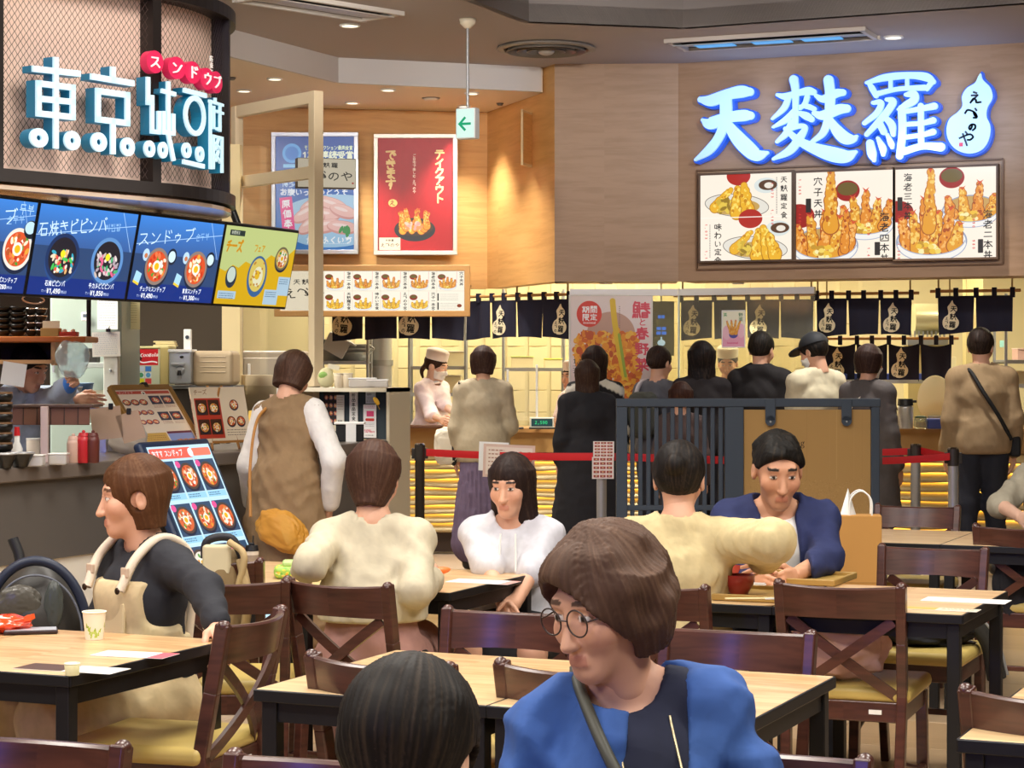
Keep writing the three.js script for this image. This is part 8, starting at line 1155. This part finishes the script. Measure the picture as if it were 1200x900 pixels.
  if (o.top) {
    const t = o.top, g = t.g ?? 0.022, hem = t.hem ?? 0.02, B = [...torso(g), bone(J.pel.clone().add(v(0, 0.05, 0)), J.pel.clone().add(v(0, -hem, 0)), 0.115 * fat + g, 0.118 * fat + g + (t.flare ?? 0), wx, 1.32), ...(t.noSleeve ? [] : arms(g * (t.puff ?? 0.75), t.sleeve ?? 1.95))];
    if (t.collar) B.push(bone(J.nec.clone().add(v(-0.05, 0.0, -0.03)), J.nec.clone().add(v(0.05, 0.0, -0.03)), t.collar, t.collar));
    if (t.long) B.push(bone(J.pel.clone(), v(0, t.long, 0), 0.12 + g, t.flareTo ?? 0.2, wx, 1.3));
    wear(t.name ?? 'sweater', B, t.c, { fold: t.fold ?? 0.005, sm: t.sm ?? 0.03, color: t.color, extra: t.rib ? (x, y, z) => t.rib * Math.sin(Math.atan2(x, z + 0.05) * 60) : t.knit ? (x, y, z) => t.knit * Math.sin(y * 240) * Math.sin(x * 240) : null, cell: t.cell, pad: t.flare ?? 0, cut: (d, x, y, z) => {
      let e = neckCut(d, x, y, z, t.neck ?? 0.066); const low = J.pel.y - hem - 0.07; if (!t.long && !t.noSleeve) { /* clean hem on the trunk only */ if (Math.abs(x) < 0.2 && y < low + 0.02 && Math.abs(z) < 0.22) e = smax(e, low - y, 0.01); }
      if (t.open) { const f = (J.nec.y - y) / (J.nec.y - J.pel.y), w = t.open[0] + (t.open[1] - t.open[0]) * Math.min(1, Math.max(0, f)), rel = x - (t.shift ?? 0) * f; if (z > J.pel.z + 0.0 + (J.nec.z - J.pel.z) * (1 - f)) e = smax(e, w - Math.abs(rel), 0.012); }
      return e; } });
  }
  for (const l of o.layers ?? []) wear(l.name, l.bones ? l.bones(J, torso, wx) : torso(l.g), l.c, { fold: l.fold ?? 0.004, cell: l.cell, cut: (d, x, y, z) => l.cut(d, x, y, z, J) });
  if (o.hair) part(root, 'hair', nets(hairField(o.hair), [-0.15, -0.16 - (o.hair.len ?? 0) - (o.hair.tail ? 0.15 : 0), -0.19], [0.15, 0.17, 0.14], o.hair.cell ?? hc, hairColor(o.hair.c)).applyMatrix4(headM), hairMat);
  if (!o.barefoot) for (const S of ['L', 'R']) { const a = J['a' + S]; part(root, 'shoe', nets((x, y, z) => Math.max(bonesAt([bone(v(a.x, 0.045, a.z - 0.03), v(a.x * 1.1, 0.035, a.z + 0.15), 0.046, 0.036, v(1, 0, 0), 1.1), bone(a, v(a.x, 0.05, a.z), 0.045, 0.045)], x, y, z, 0.03), 0.004 - y), [a.x - 0.08, -0.02, a.z - 0.1], [a.x + 0.08, 0.15, a.z + 0.22], 0.014), cloth(o.shoe ?? '#2a2624', 0.5)); }
  if (o.extra) o.extra(root, J, headM);
  return root;
}
const onHead = (g, M4) => (Array.isArray(g) ? merge(g) : g).clone().applyMatrix4(M4);
const maskGeo = (M4) => onHead(nets((x, y, z) => { const d = headField(x, y, z) - 0.004; return Math.max(d, -d - 0.004 * 2, Math.abs(y + 0.062) - 0.045 + Math.abs(x) * 0.15, 0.02 - z, Math.abs(x) - 0.066); }, [-0.08, -0.12, 0], [0.08, 0.0, 0.14], 0.005), M4);
const strap = (pts, r = 0.012) => tube(pts, r, 40, 6);
const cookHat = (M4) => onHead([new THREE.CylinderGeometry(0.092, 0.088, 0.075, 28, 1).scale(1, 1, 1.14).translate(0, 0.095, -0.014), ball(0.09, 0.03, 0.103, 0, 0.132, -0.014, 24)], M4);

person({ label: 'middle aged woman in an open blue cardigan and navy tee with a crossbody strap', px: 776, d: 3.62, turn: -8, H: 1.58, y0: -0.006, sit: 1, fat: 1.12, broad: 1.06, lean: [6, 9, 0], head: [-38, 12, 2], fine: 0.009, hc: 0.0035, hh: 0.004, hk: 1.0,
  la: [[918, 985, 3.52], [850, 1040, 3.2]], ra: [[622, 985, 3.56], [700, 1040, 3.2]],
  hair: { c: '#5a4234', len: 0.085, vol: 0.022, bang: 0.08, cell: 0.0034, strand: 0.0018, messy: 0.02, wide: 0.1, back: 0.02, taper: 0.3, open: 0.074, side: -0.35 }, bottom: { c: '#2b2c3a' }, inner: { c: '#1c2138', neck: 0.078, name: 'tee', sleeve: 0.4 }, top: { c: '#34589a', name: 'cardigan', g: 0.024, open: [0.045, 0.075], fold: 0.012, neck: 0.074, hem: 0.05 },
  extra: (g, J, hM) => { const f = 0.135; part(g, 'strap', strap([[-0.1, 1.0, -0.02], [-0.085, 0.985, 0.07], [-0.03, 0.87, f + 0.045], [0.03, 0.76, f + 0.06], [0.11, 0.62, f + 0.06], [0.2, 0.5, 0.08]].map((p) => [p[0] - 0.06 + (1 - p[1]) * 0.12, p[1], p[2]]), 0.011), M('#4a4a40', 0.5)); part(g, 'necklace', tube([[-0.075, 0.96, 0.06], [-0.06, 0.87, 0.15], [0.0, 0.7, 0.195], [0.05, 0.66, 0.2], [0.06, 0.78, 0.19], [0.02, 0.94, 0.1]], 0.0025, 60, 6), M('#d9c9a0', 0.3, { metalness: 0.6 }));
    part(g, 'glasses', onHead([new THREE.TorusGeometry(0.024, 0.0016, 6, 28).translate(-0.032, 0.0, 0.106), new THREE.TorusGeometry(0.024, 0.0016, 6, 28).translate(0.032, 0.0, 0.106), bar([-0.01, 0.004, 0.108], [0.01, 0.004, 0.108], 0.0015, 6), bar([0.056, 0.004, 0.104], [0.08, 0.004, 0.0], 0.0015, 6), bar([-0.056, 0.004, 0.104], [-0.08, 0.004, 0.0], 0.0015, 6)], hM), M('#3a2c28', 0.3)); } });
person({ label: 'dark haired child seen from behind at the bottom edge, only the head showing', px: 456, d: 2.66, turn: 158, H: 1.2, y0: 0.152, sit: 1, lean: [8, 0, 0], hk: 1.28, head: [0, 8, 0], hc: 0.0038, fine: 0.012, skin: SKIN.c, hair: { c: '#1a1512', vol: 0.015, short: -0.075, bang: 0.03, strand: 0.0014, messy: 0.006, cell: 0.0032, ears: 1 }, bottom: { c: '#2c3040' }, top: { c: '#30343e', name: 'shirt', sleeve: 1 } });
person({ label: 'woman in cream overalls over a dark sweater, seated sideways at the left table', px: 174, d: 6.3, turn: -46, H: 1.58, sit: 1, lean: [4, 0, 0], head: [-26, 4, 0], fine: 0.011, hc: 0.0045, la: [[240, 690, 6.02], [256, 736, 5.86]], ra: [[128, 700, 6.42], [118, 748, 6.2]], cL: 0.6,
  hair: { c: '#5a3820', len: 0.1, vol: 0.007, bang: 0.058, ears: 1, cell: 0.0045, taper: 0.2, wide: 0.078, open: 0.064 }, bottom: { c: '#c9b48a', name: 'trousers', g: 0.04, fold: 0.008 }, top: { c: '#24252c', g: 0.02, sleeve: 1.85, neck: 0.058 },
  layers: [{ name: 'overalls', c: '#d8c398', g: 0.034, fold: 0.0035, cut: (d, x, y, z) => smax(smax(d, y - 0.885, 0.008), y > 0.72 ? Math.max(Math.abs(x) - 0.125 - Math.max(0, 0.76 - y) * 2, -z - 0.02) : -1, 0.008) }],
  extra: (g) => { const cr = cloth('#d8c398'); part(g, 'pocket', box(0.15, 0.11, 0.012, 0.01, 0.76, 0.168, 0.005).rotateX(-0.03), cr); for (const s of [-1, 1]) { part(g, 'overall_strap', strap([[s * 0.09, 0.86, 0.165], [s * 0.1, 0.96, 0.11], [s * 0.1, 1.015, 0.02], [s * 0.07, 0.96, -0.1], [s * 0.02, 0.8, -0.15], [0, 0.66, -0.15]], 0.015), M('#e6d6c0', 0.7)); part(g, 'buckle', box(0.034, 0.03, 0.012, s * 0.095, 0.915, 0.15, 0.004), M('#d0b8a0', 0.4)); part(g, 'button', ball(0.011, 0.011, 0.006, s * 0.09, 0.86, 0.175, 12), M('#3a2a1c', 0.3, { metalness: 0.6 })); } } });
person({ label: 'woman in a cream sweater and mauve trousers seen from behind on the crossed back chair', px: 436, d: 6.95, turn: 178, H: 1.6, sit: 1, lean: [6, 0, 0], head: [-8, 14, 0], fine: 0.011, hc: 0.005, la: [[364, 660, 6.78], [356, 668, 7.08]], ra: [[488, 692, 6.82], [506, 678, 7.08]],
  hair: { c: '#4a3024', len: 0.105, vol: 0.008, taper: 0.45, strand: 0.0016, wide: 0.08, ears: 1 }, bottom: { c: '#a57a70', g: 0.035, rise: 0.2 }, top: { c: '#cabfa4', g: 0.026, fold: 0.006, hem: -0.2, neck: 0.07, sleeve: 1.95 },
  extra: (g, J) => part(g, 'belt_bag', box(0.05, 0.07, 0.04, -0.17, 0.53, -0.04, 0.01), MAT.blackSoft) });
person({ label: 'girl in a white short sleeved hoodie with dark shoulder length hair across the table', px: 600, d: 7.85, turn: -6, H: 1.5, sit: 1, lean: [4, 0, 0], head: [-14, 8, 0], fine: 0.012, hc: 0.005, la: [[626, 662, 7.72], [604, 706, 7.55]], ra: [[570, 660, 7.72], [590, 710, 7.52]], cL: 0.35, cR: 0.35,
  hair: { c: '#2a1c18', len: 0.17, vol: 0.008, wide: 0.086, taper: -0.12, bang: 0.042, open: 0.05 }, bottom: { c: '#1b1a20', skirt: 0.3, name: 'skirt' }, top: { c: '#cbcbd2', name: 'hoodie', g: 0.024, sleeve: 1.08, fold: 0.006, collar: 0.05, puff: 1.1 }, extra: (g, J) => { for (const s of [-1, 1]) part(g, 'drawstring', bar([s * 0.03, 0.95, 0.155], [s * 0.035, 0.8, 0.185], 0.004, 6), MAT.white); } });
person({ label: 'woman in a pale yellow crinkled blouse with black hair tied up, seen from behind', px: 795, d: 6.88, turn: 172, H: 1.6, sit: 1, lean: [5, 0, 0], head: [-4, 6, 0], fine: 0.011, hc: 0.005, la: [[735, 660, 6.8], [770, 690, 7.1]], ra: [[906, 634, 6.72], [892, 656, 7.0]],
  hair: { c: '#191412', vol: 0.008, short: -0.07, bun: [0, 0.045, -0.115, 0.035], ears: 1, messy: 0.008 }, bottom: { c: '#1c1b22' }, top: { c: '#cfbd8e', name: 'blouse', g: 0.028, fold: 0.004, rib: 0.0022, hem: 0.06, flare: 0.045, neck: 0.068, sleeve: 1.8, puff: 1.25, cell: 0.009 } });
person({ label: 'large man with short black hair in a navy cardigan and white tee facing us', px: 905, d: 7.9, turn: 0, H: 1.62, sit: 1, fat: 1.25, broad: 1.14, lean: [15, 0, 0], head: [4, 16, 0], fine: 0.012, hc: 0.005, hk: 1.1, skin: SKIN.b, la: [[968, 655, 7.6], [928, 676, 7.35]], ra: [[856, 655, 7.6], [890, 680, 7.3]],
  hair: { c: '#15120f', vol: 0.006, short: -0.035, bang: 0.074, arch: -0.15, messy: 0.016, strand: 0.002, ears: 1, open: 0.068 }, bottom: { c: '#22232c' }, inner: { c: '#eceae6', neck: 0.085, name: 'tee' }, top: { c: '#232c58', name: 'cardigan', g: 0.036, open: [0.06, 0.1], fold: 0.007, neck: 0.085, collar: 0.05 } });
person({ label: 'woman in a long brown vest over white sleeves standing at the grey counter', px: 334, d: 10.6, turn: 158, H: 1.55, lean: [14, -3, 0], head: [4, 26, 6], la: [[292, 545, 10.7], [296, 600, 10.9]], ra: [[398, 556, 10.45], [388, 600, 10.6]],
  hair: { c: '#4a3226', len: 0.085, vol: 0.012, wide: 0.086 }, inner: { c: '#e6e2dc', name: 'blouse', sleeve: 1.92, neck: 0.058, g: 0.026 }, top: { c: '#8c7150', name: 'long_vest', noSleeve: 1, g: 0.03, long: 0.25, flareTo: 0.27, hem: 0.1, fold: 0.008, cell: 0.014 }, bottom: { c: '#5a4a40' },
  extra: (g) => { part(g, 'shoulder_bag', pouch(0.15, 0.1, 0.06, 0.25, 0.9, 31).rotateZ(0.45).translate(-0.12, 0.71, -0.26), M('#c48a2c', 0.6)); part(g, 'bag_strap', strap([[0.06, 0.78, -0.27], [0.1, 1.05, -0.2], [0.12, 1.28, -0.09], [0.13, 1.36, 0.06]], 0.009), M('#b07a3a', 0.6)); part(g, 'collar', new THREE.TorusGeometry(0.06, 0.014, 8, 24).rotateX(1.3).translate(0, 1.36, 0.1), M('#efece6', 0.7)); } });
// the queue at the tempura counter
person({ label: 'woman in a grey sweater and purple pleated skirt paying at the till', px: 566, d: 15.3, turn: 176, H: 1.6, head: [-6, 10, 0], lean: [4, 0, 0], ra: [[598, 500, 15.3], [590, 508, 15.9]], hair: { c: '#3a2520', len: 0.085, vol: 0.01 }, bottom: { c: '#6a5a72', skirt: 0.2, flare: 0.19, pleat: 26, name: 'skirt' }, top: { c: '#b3a489', g: 0.036, hem: 0.06, knit: 0.001 }, extra: (g, J) => { part(g, 'tote_bag', pouch(0.1, 0.14, 0.05, 0.2, 0.7, 41).translate(0.27, 0.92, 0.04), M('#d9cfba', 0.8)); part(g, 'tote_strap', strap([[0.24, 1.04, 0.04], [0.2, 1.25, 0.03], [0.17, 1.4, -0.03]], 0.014), MAT.blackSoft); part(g, 'tote_stripe', pouch(0.03, 0.14, 0.053, 0.2, 0.7, 42).translate(0.22, 0.92, 0.04), MAT.blackSoft); } });
person({ label: 'woman in a long black dress with straight brown hair, nearest in the left queue', px: 688, d: 14.6, turn: 186, H: 1.5, hair: { c: '#3a271e', len: 0.2, vol: 0.008, taper: -0.05 }, top: { c: '#15141a', name: 'dress', long: 0.14, flareTo: 0.25, g: 0.04, hem: 0.1, sleeve: 1.6 } });
const stripe = [C('#16151a'), C('#e6e0d0')];
person({ label: 'woman in a black and white striped top with long dark hair behind the black dress', px: 697, d: 15.2, turn: 178, H: 1.6, hair: { c: '#2a1a16', len: 0.2, vol: 0.01 }, top: { c: '#fff', g: 0.03, color: (x, y, z) => stripe[Math.floor((y + Math.abs(x) * 0.5) * 15) & 1] }, bottom: { c: '#25242a' } });
person({ label: 'woman in grey with low tied hair and a pale backpack strap in the queue', px: 772, d: 15.3, turn: 140, H: 1.6, head: [0, 8, 0], hair: { c: '#2e1e18', vol: 0.006, short: -0.06, bun: [0, -0.01, -0.11, 0.032], ears: 1 }, top: { c: '#5f5f66', g: 0.026 }, bottom: { c: '#2a2b33' }, extra: (g) => { part(g, 'backpack_strap', strap([[0.11, 1.2, 0.15], [0.12, 1.4, 0.05], [0.12, 1.38, -0.08], [0.12, 1.15, -0.17]], 0.018), M('#c9c2c4', 0.7)); part(g, 'backpack', pouch(0.13, 0.17, 0.07, 0.15, 0.7, 51).translate(0, 1.16, -0.2), M('#4a4c44', 0.8)); } });
person({ label: 'woman in black with very long straight black hair in the queue', px: 822, d: 15.1, turn: 184, H: 1.63, hair: { c: '#181214', len: 0.33, vol: 0.012, taper: -0.15, wide: 0.088 }, top: { c: '#1c1518', g: 0.028 }, bottom: { c: '#1f1e26' } });
person({ label: 'short child with brown hair just behind the partition top, beside the grey woman', px: 798, d: 14.6, turn: 170, H: 1.34, hk: 1.1, hair: { c: '#3a2018', len: 0.06, vol: 0.008 }, top: { c: '#4a3a38', g: 0.025 }, bottom: { c: '#2a2b33' } });
person({ label: 'man in a black hooded sweatshirt with short black hair in the queue', px: 892, d: 15.1, turn: 155, H: 1.7, broad: 1.1, head: [-6, 10, 0], hair: { c: '#16120f', vol: 0.007, short: -0.045, ears: 1, messy: 0.007 }, top: { c: '#191517', name: 'hooded_sweatshirt', g: 0.036, collar: 0.06 }, bottom: { c: '#23242c' } });
person({ label: 'masked person in a black cap and cream jacket looking at a phone', px: 955, d: 14.9, turn: 208, H: 1.68, broad: 1.06, head: [16, 20, 0], ra: undefined, la: [[928, 490, 15.0], [922, 464, 15.15]], hair: { c: '#191513', vol: 0.005, short: -0.06, ears: 1 }, top: { c: '#ddd3b4', name: 'jacket', g: 0.04, collar: 0.04 }, bottom: { c: '#2c2d35' },
  extra: (g, J, hM) => { part(g, 'cap', onHead([new THREE.SphereGeometry(0.106, 28, 14, 0, 7, 0, 1.55).scale(0.92, 0.95, 1.06).translate(0, 0.045, -0.014), shapeGeo(oval(0, 0, 0.075, 0.07, 30), 0.008, 0.002).rotateX(Math.PI / 2 + 0.2).translate(0, 0.06, 0.125)], hM), M('#1f2228', 0.7)); part(g, 'face_mask', maskGeo(hM), MAT.white); part(g, 'phone', box(0.07, 0.14, 0.01, 0, 0, 0, 0.004).rotateX(-0.5).translate(J.wL.x, J.wL.y + 0.06, J.wL.z + 0.05), M('#3f6fb8', 0.2)); } });
person({ label: 'masked woman in a long dark grey top with bobbed hair right of the partition', px: 1018, d: 14.4, turn: 138, H: 1.6, head: [4, 4, 0], hair: { c: '#35211c', len: 0.07, vol: 0.012 }, top: { c: '#5a5453', name: 'long_top', g: 0.034, long: 0.5, flareTo: 0.19, hem: 0.08 }, bottom: { c: '#3a3634' }, extra: (g, J, hM) => { part(g, 'face_mask', maskGeo(hM), MAT.white); part(g, 'strap', strap([[0.1, 1.02, -0.17], [0.06, 1.2, -0.16], [-0.06, 1.37, -0.05], [-0.08, 1.38, 0.03]], 0.007), M('#d9d0c4', 0.6)); } });
person({ label: 'man in a tan sweatshirt and dark trousers with a black crossbody strap', px: 1150, d: 14.9, turn: 180, H: 1.72, broad: 1.14, fat: 1.08, head: [-26, 6, 0], hair: { c: '#241814', vol: 0.009, short: -0.06, ears: 1, messy: 0.008 }, top: { c: '#a08663', name: 'sweatshirt', g: 0.034, hem: 0.04, neck: 0.06 }, bottom: { c: '#23252f', g: 0.018 }, extra: (g) => { part(g, 'strap', strap([[0.12, 1.38, 0.04], [0.1, 1.39, -0.07], [0.03, 1.25, -0.165], [-0.08, 1.08, -0.165], [-0.18, 0.92, -0.1]], 0.014), MAT.blackSoft); part(g, 'hip_bag', box(0.07, 0.14, 0.1, -0.22, 0.87, -0.02, 0.02), MAT.blackSoft); } });
// staff
person({ label: 'cashier in a pink uniform, white cap and face mask behind the counter', px: 503, d: 17.6, turn: 58, H: 1.58, head: [6, 14, 0], lean: [6, 0, 0], la: [[522, 488, 17.2], [540, 495, 16.9]], ra: [[508, 494, 17.2], [522, 496, 16.9]], skin: SKIN.c, hair: { c: '#3a2418', vol: 0.004, short: -0.07, tail: [-0.01, 0.12], ears: 1 }, top: { c: '#f2e0e4', name: 'uniform', g: 0.034, sleeve: 1.3, collar: 0.04, fold: 0.008 }, bottom: { c: '#2b2a30' }, extra: (g, J, hM) => { part(g, 'collar', new THREE.TorusGeometry(0.06, 0.014, 8, 24).rotateX(1.3).translate(J.nec.x, J.nec.y - 0.01, J.nec.z + 0.02), M('#f8f0f0', 0.7)); part(g, 'apron', box(0.26, 0.4, 0.02, 0, 0.86, 0.17, 0.008), M('#e9d6d4', 0.8)); part(g, 'cap', cookHat(hM), cloth('#eee2da')); part(g, 'face_mask', maskGeo(hM), MAT.white); } });
person({ label: 'cook in white with a tall cap behind the glass pane under the small poster', px: 853, d: 17.4, turn: -12, H: 1.6, head: [0, 12, 0], hair: { c: '#1c1614', vol: 0.003, short: -0.04, ears: 1 }, top: { c: '#e6dfd4', name: 'uniform', g: 0.03, collar: 0.03 }, bottom: { c: '#d9d2c6' }, extra: (g, J, hM) => part(g, 'cap', cookHat(hM), cloth('#f0ece2')) });
person({ label: 'short cook in a white cap half hidden beside the cream jacket', px: 976, d: 17.6, turn: 40, H: 1.52, head: [10, 24, 0], hair: { c: '#1c1614', vol: 0.003, short: -0.04, ears: 1 }, top: { c: '#ddd6c4', name: 'uniform', g: 0.03 }, bottom: { c: '#d9d2c6' }, extra: (g, J, hM) => { part(g, 'cap', cookHat(hM), cloth('#efe6cc')); part(g, 'face_mask', maskGeo(hM), MAT.white); } });
person({ label: 'staff member in pink partly hidden behind the left edge of the big tempura poster', px: 686, d: 17.5, turn: -50, H: 1.5, lean: [14, 0, 0], ra: [[662, 468, 17.3], [652, 495, 17.1]], hair: { c: '#2a1c16', vol: 0.004, short: -0.06, ears: 1 }, top: { c: '#f2e0e0', name: 'uniform', g: 0.034 }, bottom: { c: '#2b2a30' }, extra: (g, J, hM) => part(g, 'cap', cookHat(hM), cloth('#eee2da')) });
person({ label: 'kitchen worker in pale blue behind the shelf with a blue glove and a plastic bag', px: 4, d: 11.0, turn: 62, H: 1.6, lean: [16, 0, 0], head: [0, 20, 0], la: [[66, 470, 10.75], [83, 450, 10.6]], ra: [[62, 466, 11.1], [92, 468, 10.95]], cL: 0.9, hair: { c: '#1c1614', vol: 0.004, short: -0.06, ears: 1 }, top: { c: '#9aa6bc', name: 'uniform', g: 0.04, fold: 0.01, sleeve: 1.8 }, bottom: { c: '#5a6272' }, extra: (g, J) => part(g, 'glove', nets((x, y, z) => Math.hypot(x - J.wL.x, (y - J.wL.y) * 0.7, z - J.wL.z) - 0.036, [J.wL.x - 0.06, J.wL.y - 0.08, J.wL.z - 0.06], [J.wL.x + 0.06, J.wL.y + 0.08, J.wL.z + 0.06], 0.008), M('#3a78d0', 0.4)) });
person({ label: 'person in a grey sweater with rolled sleeves resting on the far table', px: 1240, d: 10.35, turn: -4, H: 1.66, sit: 1, lean: [14, 0, 0], skin: SKIN.c, la: [[1296, 610, 9.9], [1268, 617, 9.6]], ra: [[1158, 606, 9.95], [1200, 616, 9.65]], hair: { c: '#1c1614', vol: 0.007, short: -0.05, ears: 1 }, top: { c: '#a8a08c', g: 0.034, sleeve: 1.05, fold: 0.008 }, bottom: { c: '#2b2c34' } });
renderer.render(scene, camera);
